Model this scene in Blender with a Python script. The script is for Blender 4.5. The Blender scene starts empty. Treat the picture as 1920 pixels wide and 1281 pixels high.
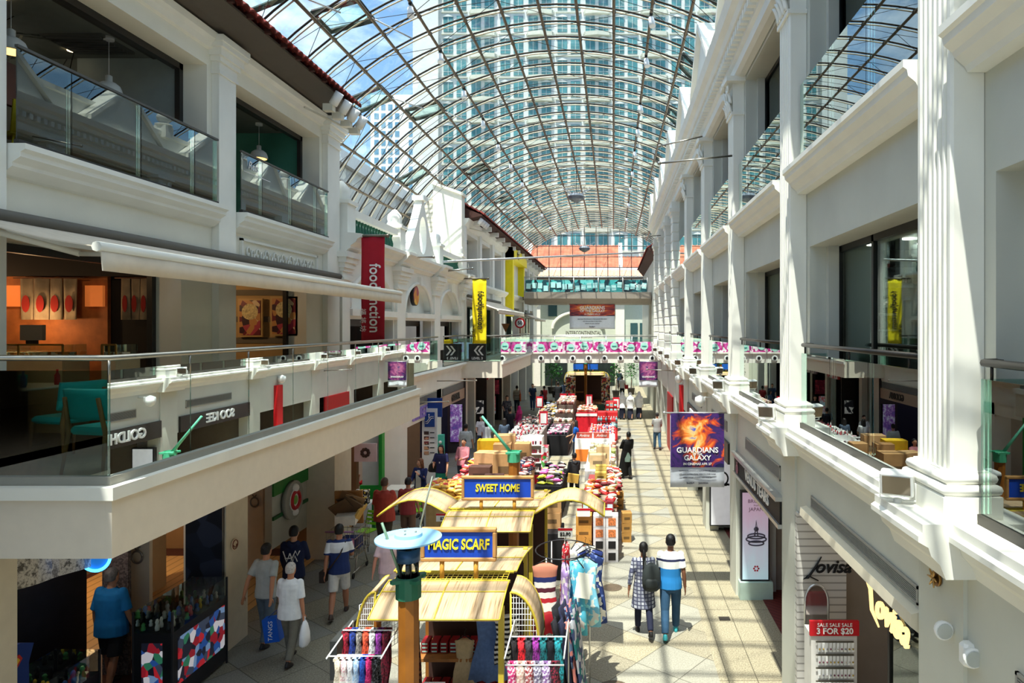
import bpy, bmesh, math, random
from mathutils import Vector, Matrix, Euler
R = math.radians
SC = bpy.context.scene
COL = SC.collection
E = 5.4            # eye height above the atrium floor
F = 1280.0         # focal length in pixels of the 1920 wide frame
# ------------------------------------------------------------ camera
cam_d = bpy.data.cameras.new('camera'); cam = bpy.data.objects.new('camera', cam_d); COL.objects.link(cam)
cam_d.sensor_width = 36; cam_d.lens = 36 * F / 1920
cam_d.shift_x = (960 - 1150) / 1920; cam_d.shift_y = (612 - 640.5) / 1920
cam_d.clip_start = 0.05; cam_d.clip_end = 800
cam.location = (0, 0, E); cam.rotation_euler = (R(90), 0, 0)
SC.camera = cam
SC.view_settings.view_transform = 'Standard'; SC.view_settings.look = 'None'
SC.view_settings.gamma = 1; SC.view_settings.use_curve_mapping = False
SC.view_settings.exposure = 0.5
SC.cycles.max_bounces = 14; SC.cycles.transparent_max_bounces = 32
SC.cycles.diffuse_bounces = 5; SC.cycles.glossy_bounces = 4; SC.cycles.transmission_bounces = 8
SC.cycles.caustics_reflective = False; SC.cycles.caustics_refractive = False
SC.cycles.sample_clamp_indirect = 6.0
# ------------------------------------------------------------ sky with clouds
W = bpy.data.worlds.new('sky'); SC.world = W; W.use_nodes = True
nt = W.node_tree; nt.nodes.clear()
def nn(t, typ, **kw):
    n = t.nodes.new(typ)
    for k, v in kw.items(): setattr(n, k, v)
    return n
o_ = nn(nt, 'ShaderNodeOutputWorld'); bg = nn(nt, 'ShaderNodeBackground')
tc = nn(nt, 'ShaderNodeTexCoord'); sep = nn(nt, 'ShaderNodeSeparateXYZ')
nt.links.new(tc.outputs['Generated'], sep.inputs[0])
rp = nn(nt, 'ShaderNodeValToRGB')
rp.color_ramp.elements[0].position = 0.0; rp.color_ramp.elements[0].color = (.30, .50, .74, 1)
rp.color_ramp.elements[1].position = 0.75; rp.color_ramp.elements[1].color = (.06, .17, .42, 1)
nt.links.new(sep.outputs['Z'], rp.inputs[0])
nz = nn(nt, 'ShaderNodeTexNoise'); nz.inputs['Scale'].default_value = 3.2; nz.inputs['Detail'].default_value = 9
nz.inputs['Roughness'].default_value = .6
mp = nn(nt, 'ShaderNodeMapping'); mp.inputs['Scale'].default_value = (1, 1, 2.2); mp.inputs['Location'].default_value = (.35, .2, .1)
nt.links.new(tc.outputs['Generated'], mp.inputs[0]); nt.links.new(mp.outputs[0], nz.inputs[0])
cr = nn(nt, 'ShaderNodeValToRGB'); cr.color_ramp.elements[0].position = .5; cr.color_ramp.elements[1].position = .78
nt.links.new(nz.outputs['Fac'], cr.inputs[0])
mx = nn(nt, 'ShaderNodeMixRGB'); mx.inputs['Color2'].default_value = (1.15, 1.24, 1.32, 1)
ov = nn(nt, 'ShaderNodeMapRange'); ov.inputs[1].default_value = .62; ov.inputs[2].default_value = .85   # unseen bright cloud added towards the zenith to light the arcade from above
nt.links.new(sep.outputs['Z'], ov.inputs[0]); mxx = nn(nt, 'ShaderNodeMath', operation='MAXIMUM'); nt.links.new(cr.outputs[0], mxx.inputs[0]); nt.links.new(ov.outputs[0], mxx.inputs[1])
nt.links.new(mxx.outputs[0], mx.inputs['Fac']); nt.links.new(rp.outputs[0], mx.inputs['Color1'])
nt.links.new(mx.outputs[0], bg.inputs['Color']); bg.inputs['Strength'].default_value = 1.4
nt.links.new(bg.outputs[0], o_.inputs[0])
# ------------------------------------------------------------ sun, high and a little behind the camera
sl = bpy.data.lights.new('sun', 'SUN'); sl.energy = 6.4; sl.angle = R(.55); sl.color = (1, .96, .88)
so = bpy.data.objects.new('sun', sl); COL.objects.link(so)
so.rotation_euler = Vector((.13, .33, -1)).to_track_quat('-Z', 'Y').to_euler(); so.location = (-3, -6, 30)

# ============================================================ helpers
def PY(u, v, Y): return Vector(((u - 1150) * Y / F, Y, E - (v - 612) * Y / F))
def PX(u, v, X):
    Y = F * X / (u - 1150); return Vector((X, Y, E - (v - 612) * Y / F))
def PG(u, v, z=0.0):
    Y = F * (E - z) / (v - 612); return Vector(((u - 1150) * Y / F, Y, z))
def lin(c):
    c = c / 255.0
    return c / 12.92 if c <= .04045 else ((c + .055) / 1.055) ** 2.4
def rgb(c):
    if isinstance(c, str): c = tuple(int(c[i:i+2], 16) for i in (0, 2, 4))
    return tuple(lin(x) for x in c)
MATS = {}
def M(c, rough=.6, metal=0, noise=0.0, ns=6.0, emit=0.0, bump=0.0, bs=30.0, spec=.4, trans=0.0, name=None):
    """plain surface colour with a little procedural variation"""
    key = (str(c), rough, metal, noise, ns, emit, bump, bs, spec, trans)
    if key in MATS: return MATS[key]
    m = bpy.data.materials.new(name or 'surface_%d' % len(MATS)); m.use_nodes = True
    t = m.node_tree; p = t.nodes['Principled BSDF']; k = rgb(c)
    p.inputs['Roughness'].default_value = rough; p.inputs['Metallic'].default_value = metal
    p.inputs['Specular IOR Level'].default_value = spec
    geo = nn(t, 'ShaderNodeTexCoord')
    n = nn(t, 'ShaderNodeTexNoise'); n.inputs['Scale'].default_value = ns; n.inputs['Detail'].default_value = 5
    t.links.new(geo.outputs['Object'], n.inputs['Vector'])
    a = noise if noise else .04
    r = nn(t, 'ShaderNodeValToRGB'); r.color_ramp.elements[0].position = .3; r.color_ramp.elements[1].position = .7
    r.color_ramp.elements[0].color = tuple(x * (1 - a) for x in k) + (1,)
    r.color_ramp.elements[1].color = tuple(min(1, x * (1 + a)) for x in k) + (1,)
    t.links.new(n.outputs['Fac'], r.inputs[0]); t.links.new(r.outputs[0], p.inputs['Base Color'])
    if emit:
        t.links.new(r.outputs[0], p.inputs['Emission Color']); p.inputs['Emission Strength'].default_value = emit
    if bump:
        n2 = nn(t, 'ShaderNodeTexNoise'); n2.inputs['Scale'].default_value = bs; n2.inputs['Detail'].default_value = 3
        t.links.new(geo.outputs['Object'], n2.inputs['Vector'])
        b = nn(t, 'ShaderNodeBump'); b.inputs['Strength'].default_value = bump; b.inputs['Distance'].default_value = .02
        t.links.new(n2.outputs['Fac'], b.inputs['Height']); t.links.new(b.outputs[0], p.inputs['Normal'])
    MATS[key] = m; return m
def glass(tint=(.86, .95, .92), refl=1.0, ior=1.45, rough=0.0):
    key = ('glass', tint, refl, ior, rough)
    if key in MATS: return MATS[key]
    m = bpy.data.materials.new('glass_%d' % len(MATS)); m.use_nodes = True; t = m.node_tree; t.nodes.clear()
    out = nn(t, 'ShaderNodeOutputMaterial'); mix = nn(t, 'ShaderNodeMixShader')
    tr = nn(t, 'ShaderNodeBsdfTransparent'); tr.inputs[0].default_value = tint + (1,)
    gl = nn(t, 'ShaderNodeBsdfGlossy'); gl.inputs['Roughness'].default_value = rough; gl.inputs['Color'].default_value = (.92, 1, .97, 1)
    fr = nn(t, 'ShaderNodeFresnel'); fr.inputs['IOR'].default_value = ior
    mu = nn(t, 'ShaderNodeMath', operation='MULTIPLY', use_clamp=True); mu.inputs[1].default_value = refl
    t.links.new(fr.outputs[0], mu.inputs[0]); t.links.new(mu.outputs[0], mix.inputs[0])
    t.links.new(tr.outputs[0], mix.inputs[1]); t.links.new(gl.outputs[0], mix.inputs[2]); t.links.new(mix.outputs[0], out.inputs[0])
    MATS[key] = m; return m
def wave_mat(c1, c2, scale, axis='Z', rough=.8, thin=.5, dist=0.0, name=None, axes='Object'):
    """two-colour stripes"""
    key = ('wave', str(c1), str(c2), scale, axis, rough, thin, dist)
    if key in MATS: return MATS[key]
    m = bpy.data.materials.new(name or 'stripe_%d' % len(MATS)); m.use_nodes = True; t = m.node_tree; p = t.nodes['Principled BSDF']
    p.inputs['Roughness'].default_value = rough
    tcn = nn(t, 'ShaderNodeTexCoord'); w = nn(t, 'ShaderNodeTexWave', bands_direction=axis)
    w.inputs['Scale'].default_value = scale; w.inputs['Distortion'].default_value = dist; w.inputs['Detail'].default_value = 2
    w.inputs['Detail Scale'].default_value = 3
    r = nn(t, 'ShaderNodeValToRGB'); r.color_ramp.interpolation = 'LINEAR'
    r.color_ramp.elements[0].position = max(0, thin - .06); r.color_ramp.elements[1].position = min(1, thin + .06)
    r.color_ramp.elements[0].color = rgb(c1) + (1,); r.color_ramp.elements[1].color = rgb(c2) + (1,)
    t.links.new(tcn.outputs[axes], w.inputs[0]); t.links.new(w.outputs['Fac'], r.inputs[0]); t.links.new(r.outputs[0], p.inputs['Base Color'])
    MATS[key] = m; return m
def speckle(cols, scale, rough=.7, kind='voronoi', emit=0.0, bump=0.0):
    """patchwork of several colours (printed or knitted surfaces, mixed small goods)"""
    key = ('speck', str(cols), scale, rough, kind, emit, bump)
    if key in MATS: return MATS[key]
    m = bpy.data.materials.new('patchwork_%d' % len(MATS)); m.use_nodes = True; t = m.node_tree; p = t.nodes['Principled BSDF']
    p.inputs['Roughness'].default_value = rough
    tcn = nn(t, 'ShaderNodeTexCoord')
    if kind == 'voronoi':
        v = nn(t, 'ShaderNodeTexVoronoi'); v.inputs['Scale'].default_value = scale
        t.links.new(tcn.outputs['Object'], v.inputs[0]); s = nn(t, 'ShaderNodeSeparateColor'); t.links.new(v.outputs['Color'], s.inputs[0]); f = s.outputs[0]
    else:
        v = nn(t, 'ShaderNodeTexNoise'); v.inputs['Scale'].default_value = scale; v.inputs['Detail'].default_value = 8; v.inputs['Roughness'].default_value = .75
        t.links.new(tcn.outputs['Object'], v.inputs[0]); mr = nn(t, 'ShaderNodeMapRange'); mr.inputs[1].default_value = .33; mr.inputs[2].default_value = .67
        t.links.new(v.outputs['Fac'], mr.inputs[0]); f = mr.outputs[0]
    r = nn(t, 'ShaderNodeValToRGB'); r.color_ramp.interpolation = 'CONSTANT' if kind == 'voronoi' else 'LINEAR'
    el = r.color_ramp.elements
    while len(el) < len(cols): el.new(.5)
    for i, c in enumerate(cols):
        el[i].position = i / len(cols) if kind == 'voronoi' else i / max(1, len(cols) - 1); el[i].color = rgb(c) + (1,)
    t.links.new(f, r.inputs[0]); t.links.new(r.outputs[0], p.inputs['Base Color'])
    if emit:
        t.links.new(r.outputs[0], p.inputs['Emission Color']); p.inputs['Emission Strength'].default_value = emit
    if bump:
        b = nn(t, 'ShaderNodeBump'); b.inputs['Strength'].default_value = bump; b.inputs['Distance'].default_value = .02
        t.links.new(f, b.inputs['Height']); t.links.new(b.outputs[0], p.inputs['Normal'])
    MATS[key] = m; return m

USED = {}
class MB:
    """collects shapes and links them as one mesh object"""
    def __init__(s): s.v = []; s.f = []; s.m = []; s.cm = 0; s.sm = set()
    def add(s, vs, fs, smooth=False):
        b = len(s.v); s.v += [Vector(p) for p in vs]
        for f in fs:
            if smooth: s.sm.add(len(s.f))
            s.f.append([b + i for i in f]); s.m.append(s.cm)
        return s
    def mat(s, i): s.cm = i; return s
    def box(s, x0, x1, y0, y1, z0, z1, rot=None, piv=None):
        vs = [(x, y, z) for z in (z0, z1) for x, y in ((x0, y0), (x1, y0), (x1, y1), (x0, y1))]
        if rot is not None:
            pv = Vector(piv if piv is not None else ((x0+x1)/2, (y0+y1)/2, (z0+z1)/2)); q = Euler(rot).to_matrix()
            vs = [pv + q @ (Vector(a) - pv) for a in vs]
        return s.add(vs, [(3,2,1,0), (4,5,6,7), (0,1,5,4), (1,2,6,5), (2,3,7,6), (3,0,4,7)])
    def cbox(s, c, d, rot=None):
        return s.box(c[0]-d[0]/2, c[0]+d[0]/2, c[1]-d[1]/2, c[1]+d[1]/2, c[2]-d[2]/2, c[2]+d[2]/2, rot)
    def bbox(s, x0, x1, y0, y1, z0, z1, b=.01):
        """box with bevelled edges along z and chamfered top"""
        pts = [(x0+b, y0), (x1-b, y0), (x1, y0+b), (x1, y1-b), (x1-b, y1), (x0+b, y1), (x0, y1-b), (x0, y0+b)]
        cx, cy = (x0+x1)/2, (y0+y1)/2
        def inset(q, d): return [(px + (d if px < cx else -d), py + (d if py < cy else -d)) for px, py in q]
        rings = [[(a, c, z0+b) for a, c in pts], [(a, c, z1-b) for a, c in pts]]
        rings = [[(a, c, z0) for a, c in inset(pts, b*.7)]] + rings + [[(a, c, z1) for a, c in inset(pts, b*.7)]]
        return s.loft(rings)
    def loft(s, rings, closed=True, caps=True, smooth=False):
        n = len(rings[0]); vs = [p for r in rings for p in r]; fs = []
        for i in range(len(rings)-1):
            for j in range(n if closed else n-1):
                k = (j+1) % n; fs.append((i*n+j, i*n+k, (i+1)*n+k, (i+1)*n+j))
        s.add(vs, fs, smooth)
        if caps and closed:
            b = len(s.v) - len(vs)
            s.f.append([b+j for j in range(n)][::-1]); s.m.append(s.cm)
            s.f.append([b+(len(rings)-1)*n+j for j in range(n)]); s.m.append(s.cm)
        return s
    def tube(s, pts, r, n=8, caps=True, smooth=True, flat=1.0):
        pts = [Vector(p) for p in pts]; rr = r if isinstance(r, (list, tuple)) else [r]*len(pts); rings = []
        up0 = None
        for i, p in enumerate(pts):
            d = (pts[min(i+1, len(pts)-1)] - pts[max(i-1, 0)]).normalized()
            if up0 is None:
                up0 = Vector((0, 0, 1)) if abs(d.z) < .9 else Vector((0, 1, 0))
            a = d.cross(up0)
            if a.length < 1e-4: a = d.cross(Vector((1, 0, 0)))
            a.normalize(); b = a.cross(d).normalized(); up0 = b
            rings.append([p + a*math.cos(2*math.pi*k/n)*rr[i] + b*math.sin(2*math.pi*k/n)*rr[i]*flat for k in range(n)])
        return s.loft(rings, True, caps, smooth)
    def lathe(s, prof, c=(0, 0, 0), n=16, smooth=True, ax='Z', sx=1.0, sy=1.0):
        c = Vector(c); rings = []
        for r, z in prof:
            ring = []
            for k in range(n):
                a = 2*math.pi*k/n; x, y = r*math.cos(a)*sx, r*math.sin(a)*sy
                ring.append(c + (Vector((x, y, z)) if ax == 'Z' else Vector((x, z, -y)) if ax == 'Y' else Vector((z, x, y))))
            rings.append(ring)
        return s.loft(rings, True, True, smooth)
    def prism(s, poly, a, b, ax='X'):
        """polygon extruded along an axis; poly is (y,z) for X, (x,z) for Y, (x,y) for Z"""
        g = (lambda p, q: (q, p[0], p[1])) if ax == 'X' else (lambda p, q: (p[0], q, p[1])) if ax == 'Y' else (lambda p, q: (p[0], p[1], q))
        return s.loft([[g(p, a) for p in poly], [g(p, b) for p in poly]])
    def sheet(s, grid, th=.01, smooth=True):
        """grid[i][j] of points given a thickness along its normals"""
        n, m = len(grid), len(grid[0]); G = [[Vector(p) for p in r] for r in grid]; top = []; bot = []
        for i in range(n):
            for j in range(m):
                du = G[min(i+1, n-1)][j] - G[max(i-1, 0)][j]; dv = G[i][min(j+1, m-1)] - G[i][max(j-1, 0)]
                q = du.cross(dv); q = q.normalized() if q.length > 1e-9 else Vector((0, 0, 1))
                top.append(G[i][j] + q*th/2); bot.append(G[i][j] - q*th/2)
        fs = []; N = n*m
        for i in range(n-1):
            for j in range(m-1):
                a, b, c, d = i*m+j, (i+1)*m+j, (i+1)*m+j+1, i*m+j+1
                fs.append((a, b, c, d)); fs.append((N+d, N+c, N+b, N+a))
        s.add(top+bot, fs, smooth); ed = []
        for j in range(m-1): ed += [(j, j+1, N+j+1, N+j), ((n-1)*m+j+1, (n-1)*m+j, N+(n-1)*m+j, N+(n-1)*m+j+1)]
        for i in range(n-1): ed += [((i+1)*m, i*m, N+i*m, N+(i+1)*m), (i*m+m-1, (i+1)*m+m-1, N+(i+1)*m+m-1, N+i*m+m-1)]
        b = len(s.v) - 2*N
        for f in ed: s.f.append([b+k for k in f]); s.m.append(s.cm)
        return s
    def ball(s, c, r, n=10, m=6, sc=(1, 1, 1)):
        rings = []
        for i in range(1, m):
            t = math.pi*i/m; rings.append([(c[0]+r*math.sin(t)*math.cos(2*math.pi*k/n)*sc[0], c[1]+r*math.sin(t)*math.sin(2*math.pi*k/n)*sc[1], c[2]-r*math.cos(t)*sc[2]) for k in range(n)])
        s.loft(rings, True, False, True); b = len(s.v) - n*(m-1); s.v += [Vector((c[0], c[1], c[2]-r*sc[2])), Vector((c[0], c[1], c[2]+r*sc[2]))]
        for k in range(n):
            s.sm.add(len(s.f)); s.f.append([len(s.v)-2, b+(k+1) % n, b+k]); s.m.append(s.cm)
            s.sm.add(len(s.f)); s.f.append([len(s.v)-1, b+(m-2)*n+k, b+(m-2)*n+(k+1) % n]); s.m.append(s.cm)
        return s
    def text(s, txt, o, size, ax='X', ay='Z', depth=.01, align='CENTER', shear=0.0, bold=0.0, sx=1.0):
        """lettering laid with its baseline along vector ax, rising along ay, from point o"""
        cu = bpy.data.curves.new('t', 'FONT'); cu.body = txt; cu.size = size; cu.align_x = align; cu.align_y = 'CENTER'
        cu.extrude = depth/2; cu.shear = shear; cu.offset = bold; cu.resolution_u = 3
        ob = bpy.data.objects.new('t', cu); COL.objects.link(ob); bpy.context.view_layer.update()
        me = bpy.data.meshes.new_from_object(ob)
        V = {'X': Vector((1, 0, 0)), 'Y': Vector((0, 1, 0)), '-Y': Vector((0, -1, 0)), 'Z': Vector((0, 0, 1)), '-Z': Vector((0, 0, -1)), '-X': Vector((-1, 0, 0))}
        ax = V[ax] if isinstance(ax, str) else Vector(ax); ay = V[ay] if isinstance(ay, str) else Vector(ay); az = ax.cross(ay)
        s.add([Vector(o) + ax*v.co.x*sx + ay*v.co.y + az*v.co.z for v in me.vertices], [tuple(p.vertices) for p in me.polygons])
        bpy.data.objects.remove(ob); bpy.data.curves.remove(cu); bpy.data.meshes.remove(me); return s
    def move(s, off=(0, 0, 0), rz=0.0, sc=1.0):
        q = Matrix.Rotation(rz, 3, 'Z'); o = Vector(off); s.v = [q @ (p*sc) + o for p in s.v]; return s
    def build(s, name, mat, parent=None, local=False, org=None):
        mats = mat if isinstance(mat, (list, tuple)) else [mat]
        if parent is not None: o = Vector((0, 0, 0)) if local else wloc(parent)
        elif org is not None: o = Vector(org)
        else:
            xs = [p.x for p in s.v]; ys = [p.y for p in s.v]; zs = [p.z for p in s.v]
            o = Vector(((min(xs)+max(xs))/2, (min(ys)+max(ys))/2, min(zs)))
        me = bpy.data.meshes.new(name); me.from_pydata([p - o for p in s.v], [], s.f)
        for q in mats: me.materials.append(q)
        if len(mats) > 1: me.polygons.foreach_set('material_index', s.m)
        if s.sm: me.polygons.foreach_set('use_smooth', [i in s.sm for i in range(len(s.f))])
        me.update()
        ob = bpy.data.objects.new(name, me); COL.objects.link(ob)
        if parent is not None: ob.parent = parent
        else: ob.location = o
        return ob
def wloc(o):
    v = Vector((0, 0, 0))
    while o is not None: v += o.location; o = o.parent
    return v
def thing(name, label, cat, loc=(0, 0, 0), rz=0.0, group=None):
    o = bpy.data.objects.new(name, None); COL.objects.link(o); o.empty_display_size = .2
    o.location = loc; o.rotation_euler = (0, 0, rz); o['label'] = label; o['category'] = cat
    if group: o['group'] = group
    return o
def tag(o, label, cat, group=None):
    o['label'] = label; o['category'] = cat
    if group: o['group'] = group
    return o
def struct(o, label=None):
    o['kind'] = 'structure'
    if label: o['label'] = label
    return o
def kids(o): return [c for c in bpy.data.objects if c.parent == o]
def dup(root, loc, rz=None, label=None, group=None, sc=None):
    r = root.copy(); COL.objects.link(r); r.location = loc
    if rz is not None: r.rotation_euler = (0, 0, rz)
    if sc is not None: r.scale = (sc, sc, sc)
    if label: r['label'] = label
    if group: r['group'] = group
    for ch in KIDS(root):
        c = ch.copy(); COL.objects.link(c); c.parent = r
        for g in KIDS(ch):
            d = g.copy(); COL.objects.link(d); d.parent = c
    return r
_k = {}
def KIDS(o):
    if o.name not in _k: _k[o.name] = list(kids(o))
    return _k[o.name]
def Z(h): return E + h
def wallx(mb, x0, x1, y0, y1, z0, z1, holes):
    """wall slab across x0..x1 with rectangular openings (ya,yb,za,zb)"""
    ys = sorted(set([y0, y1] + [min(max(q, y0), y1) for h in holes for q in h[:2]]))
    for a, b in zip(ys, ys[1:]):
        m = (a+b)/2; cut = sorted((h[2], h[3]) for h in holes if h[0] < m < h[1]); z = z0
        for c, d in cut:
            if c > z: mb.box(x0, x1, a, b, z, c)
            z = max(z, d)
        if z < z1: mb.box(x0, x1, a, b, z, z1)
    return mb
ORD = ['first', 'second', 'third', 'fourth', 'fifth', 'sixth', 'seventh', 'eighth', 'ninth', 'tenth', 'eleventh', 'twelfth', 'thirteenth', 'fourteenth', 'fifteenth', 'sixteenth', 'seventeenth', 'eighteenth', 'nineteenth', 'twentieth', 'twenty-first', 'twenty-second', 'twenty-third', 'twenty-fourth']
# ---- shared materials
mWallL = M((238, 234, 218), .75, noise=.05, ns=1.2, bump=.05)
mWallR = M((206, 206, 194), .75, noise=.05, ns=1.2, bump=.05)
mTrim = M((238, 236, 226), .6, noise=.04, ns=2)
mSteel = M((170, 165, 155), .3, 1.0, noise=.1)
mSteelW = M((200, 200, 198), .35, .8)
mBlack = M((18, 18, 20), .5)
mDark = M((34, 28, 24), .7, noise=.2)
mWhite = M((240, 240, 238), .5)
mGlass = glass((.82, .95, .91), 2.2, 1.5)
mGlassD = glass((.62, .78, .74), 2.4, 1.5)
mRoofGl = glass((.95, .98, .97), .07, 1.3)
# ============================================================ FLOOR
def floor_mat():
    m = bpy.data.materials.new('granite_paving'); m.use_nodes = True; t = m.node_tree; p = t.nodes['Principled BSDF']; L = t.links.new
    g = nn(t, 'ShaderNodeTexCoord')
    mp = nn(t, 'ShaderNodeMapping'); mp.inputs['Rotation'].default_value = (0, 0, R(38)); L(g.outputs['Object'], mp.inputs[0])
    ck = nn(t, 'ShaderNodeTexChecker'); ck.inputs['Scale'].default_value = .62
    L(mp.outputs[0], ck.inputs['Vector'])
    n1 = nn(t, 'ShaderNodeTexNoise'); n1.inputs['Scale'].default_value = 42; n1.inputs['Detail'].default_value = 4; n1.inputs['Roughness'].default_value = .8
    L(g.outputs['Object'], n1.inputs['Vector'])
    def ramp(src, c1, c2, a=.38, b=.62):
        r = nn(t, 'ShaderNodeValToRGB'); e = r.color_ramp.elements; e[0].position = a; e[1].position = b
        e[0].color = rgb(c1) + (1,); e[1].color = rgb(c2) + (1,); L(src, r.inputs[0]); return r.outputs[0]
    beige = ramp(n1.outputs['Fac'], (122, 112, 92), (186, 178, 156)); grey = ramp(n1.outputs['Fac'], (134, 132, 122), (172, 168, 156))
    m1 = nn(t, 'ShaderNodeMixRGB'); L(ck.outputs['Fac'], m1.inputs['Fac']); L(beige, m1.inputs[1]); L(grey, m1.inputs[2])
    # per-tile shade
    br = nn(t, 'ShaderNodeTexBrick'); br.offset = 0; br.inputs['Scale'].default_value = 1; br.inputs['Brick Width'].default_value = .806; br.inputs['Row Height'].default_value = .806
    br.inputs['Mortar Size'].default_value = .007; br.inputs['Color1'].default_value = (.84, .84, .84, 1); br.inputs['Color2'].default_value = (1.1, 1.08, 1.02, 1); br.inputs['Mortar'].default_value = (.3, .28, .25, 1)
    L(mp.outputs[0], br.inputs['Vector'])
    m2 = nn(t, 'ShaderNodeMixRGB', blend_type='MULTIPLY'); m2.inputs['Fac'].default_value = 1; L(m1.outputs[0], m2.inputs[1]); L(br.outputs['Color'], m2.inputs[2])
    # plain beige border courses beside the right shop fronts
    sp = nn(t, 'ShaderNodeSeparateXYZ'); L(g.outputs['Object'], sp.inputs[0])
    gt = nn(t, 'ShaderNodeMath', operation='GREATER_THAN'); gt.inputs[1].default_value = 1.62; L(sp.outputs['X'], gt.inputs[0])
    b2 = nn(t, 'ShaderNodeTexBrick'); b2.offset = 0; b2.inputs['Scale'].default_value = 1; b2.inputs['Brick Width'].default_value = .44; b2.inputs['Row Height'].default_value = 1.3
    b2.inputs['Mortar Size'].default_value = .007; b2.inputs['Color1'].default_value = (.9, .88, .82, 1); b2.inputs['Color2'].default_value = (1.02, 1, .94, 1); b2.inputs['Mortar'].default_value = (.3, .28, .25, 1)
    L(g.outputs['Object'], b2.inputs['Vector'])
    m3 = nn(t, 'ShaderNodeMixRGB', blend_type='MULTIPLY'); m3.inputs['Fac'].default_value = 1; L(beige, m3.inputs[1]); L(b2.outputs['Color'], m3.inputs[2])
    m4 = nn(t, 'ShaderNodeMixRGB'); L(gt.outputs[0], m4.inputs['Fac']); L(m2.outputs[0], m4.inputs[1]); L(m3.outputs[0], m4.inputs[2])
    # darker slate side on the left walk
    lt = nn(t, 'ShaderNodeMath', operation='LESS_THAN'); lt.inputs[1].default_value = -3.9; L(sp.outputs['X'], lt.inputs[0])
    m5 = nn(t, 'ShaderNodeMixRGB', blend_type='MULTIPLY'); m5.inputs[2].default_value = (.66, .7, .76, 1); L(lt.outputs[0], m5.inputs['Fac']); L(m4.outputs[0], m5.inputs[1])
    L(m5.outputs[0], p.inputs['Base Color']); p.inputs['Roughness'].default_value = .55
    return m
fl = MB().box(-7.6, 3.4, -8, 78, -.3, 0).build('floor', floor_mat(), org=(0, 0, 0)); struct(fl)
struct(MB().box(-14, -7.0, -8, 62, -.3, .012).build('floor_left_shops', M((84, 44, 32), .6, noise=.15, ns=2)))
struct(MB().box(2.95, 9.5, -8, 62, -.3, .012).build('floor_right_shops', wave_mat((88, 22, 20), (120, 40, 32), 4, 'DIAGONAL', .7, .9)))
struct(MB().box(-120, 120, 62.5, 330, -1, -.02).build('ground_outside', M((150, 150, 140), .9)))

# ============================================================ RIGHT FACADE
PF = [5.4, 9.86, 14.3, 18.7, 23.1]          # far edges of the fluted pilasters
PR = [27.8, 31.5, 35.6, 39.7]              # rusticated ones
ALLP = [.95] + PF + PR
XR, XG = 2.64, 3.08                        # wall face, glazing plane
holes = []
for a, b in zip(ALLP, ALLP[1:]):
    w = .55
    holes.append((a+.14, b-w-.14, Z(-1.5), Z(1.07)))
    holes.append((a+.14, b-w-.14, Z(2.02), Z(4.92)))
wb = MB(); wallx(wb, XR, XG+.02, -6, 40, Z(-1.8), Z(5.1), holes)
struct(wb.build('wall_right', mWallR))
wb = MB()                                   # second, inner step of every reveal
for h in holes:
    wb.box(2.86, 3.0, h[1]-.1, h[1]+.01, h[2], h[3]); wb.box(2.86, 3.0, h[0]-.01, h[0]+.1, h[2], h[3])
struct(wb.build('trim_1', mWallR))
# ground floor wall with shop openings
XW = 2.49
gh = []
for a, b in zip(ALLP, ALLP[1:]):
    gh.append((a+.12, b-.62, 0, Z(-2.94) if b != 9.86 else Z(-2.49)))
wb = MB(); wallx(wb, XW, XW+.3, -6, 40, 0, Z(-1.62), gh)
struct(wb.build('wall_right_ground', mWallR))
# ledge following the pilasters
lm = MB()
prof = [(0, -1.36), (.0, -1.42), (-.03, -1.44), (-.03, -1.48), (.04, -1.52), (.06, -1.58), (.12, -1.64), (.16, -1.74)]
path = []
y = -6
xs0, xs1 = 2.33, 2.12
for b in ALLP:
    path += [(xs0, b-.72), (xs1, b-.72), (xs1, b+.14), (xs0, b+.14)]
path = [(xs0, -6)] + path + [(xs0, 44)]
rings = []
for x, yy in path: rings.append([(x+dx, yy, Z(h)) for dx, h in prof] + [(XR+.25, yy, Z(-1.74)), (XR+.25, yy, Z(-1.36))])
lm.loft(rings)
struct(lm.build('trim_ledge_right', mTrim))
# level 3 sills and level 3 entablature
sp_ = [(0, 2.12), (0, 2.06), (.03, 2.04), (.04, 1.99), (.1, 1.94), (.12, 1.9), (.19, 1.84), (.21, 1.8)]
for i, (a, b) in enumerate(zip(ALLP, ALLP[1:])):
    sm = MB(); y0, y1 = a+.02, b-.56
    sm.loft([[(2.3+dx, yy, Z(h)) for dx, h in sp_] + [(XR+.3, yy, Z(1.8)), (XR+.3, yy, Z(2.12))] for yy in (y0, y1)])
    struct(sm.build('trim_sill_right', mTrim))
em = MB()
pe = [(2.5, 4.98), (2.42, 5.02), (2.42, 5.2), (2.36, 5.24), (2.36, 5.42), (2.2, 5.5), (2.16, 5.6), (2.06, 5.66), (2.0, 5.82), (2.4, 5.86), (2.4, 6.35), (2.34, 6.38), (2.34, 6.5), (2.62, 6.5), (2.62, 4.98)]
em.loft([[(x, yy, Z(h)) for x, h in pe] for yy in (-6, 40.2)])
struct(em.build('trim_cornice_right', mTrim))
dm = MB(); yy = 4.0
while yy < 40: dm.box(2.22, 2.37, yy, yy+.11, Z(5.3), Z(5.44)); yy += .22
struct(dm.build('trim_dentils_right', mTrim))
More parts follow.
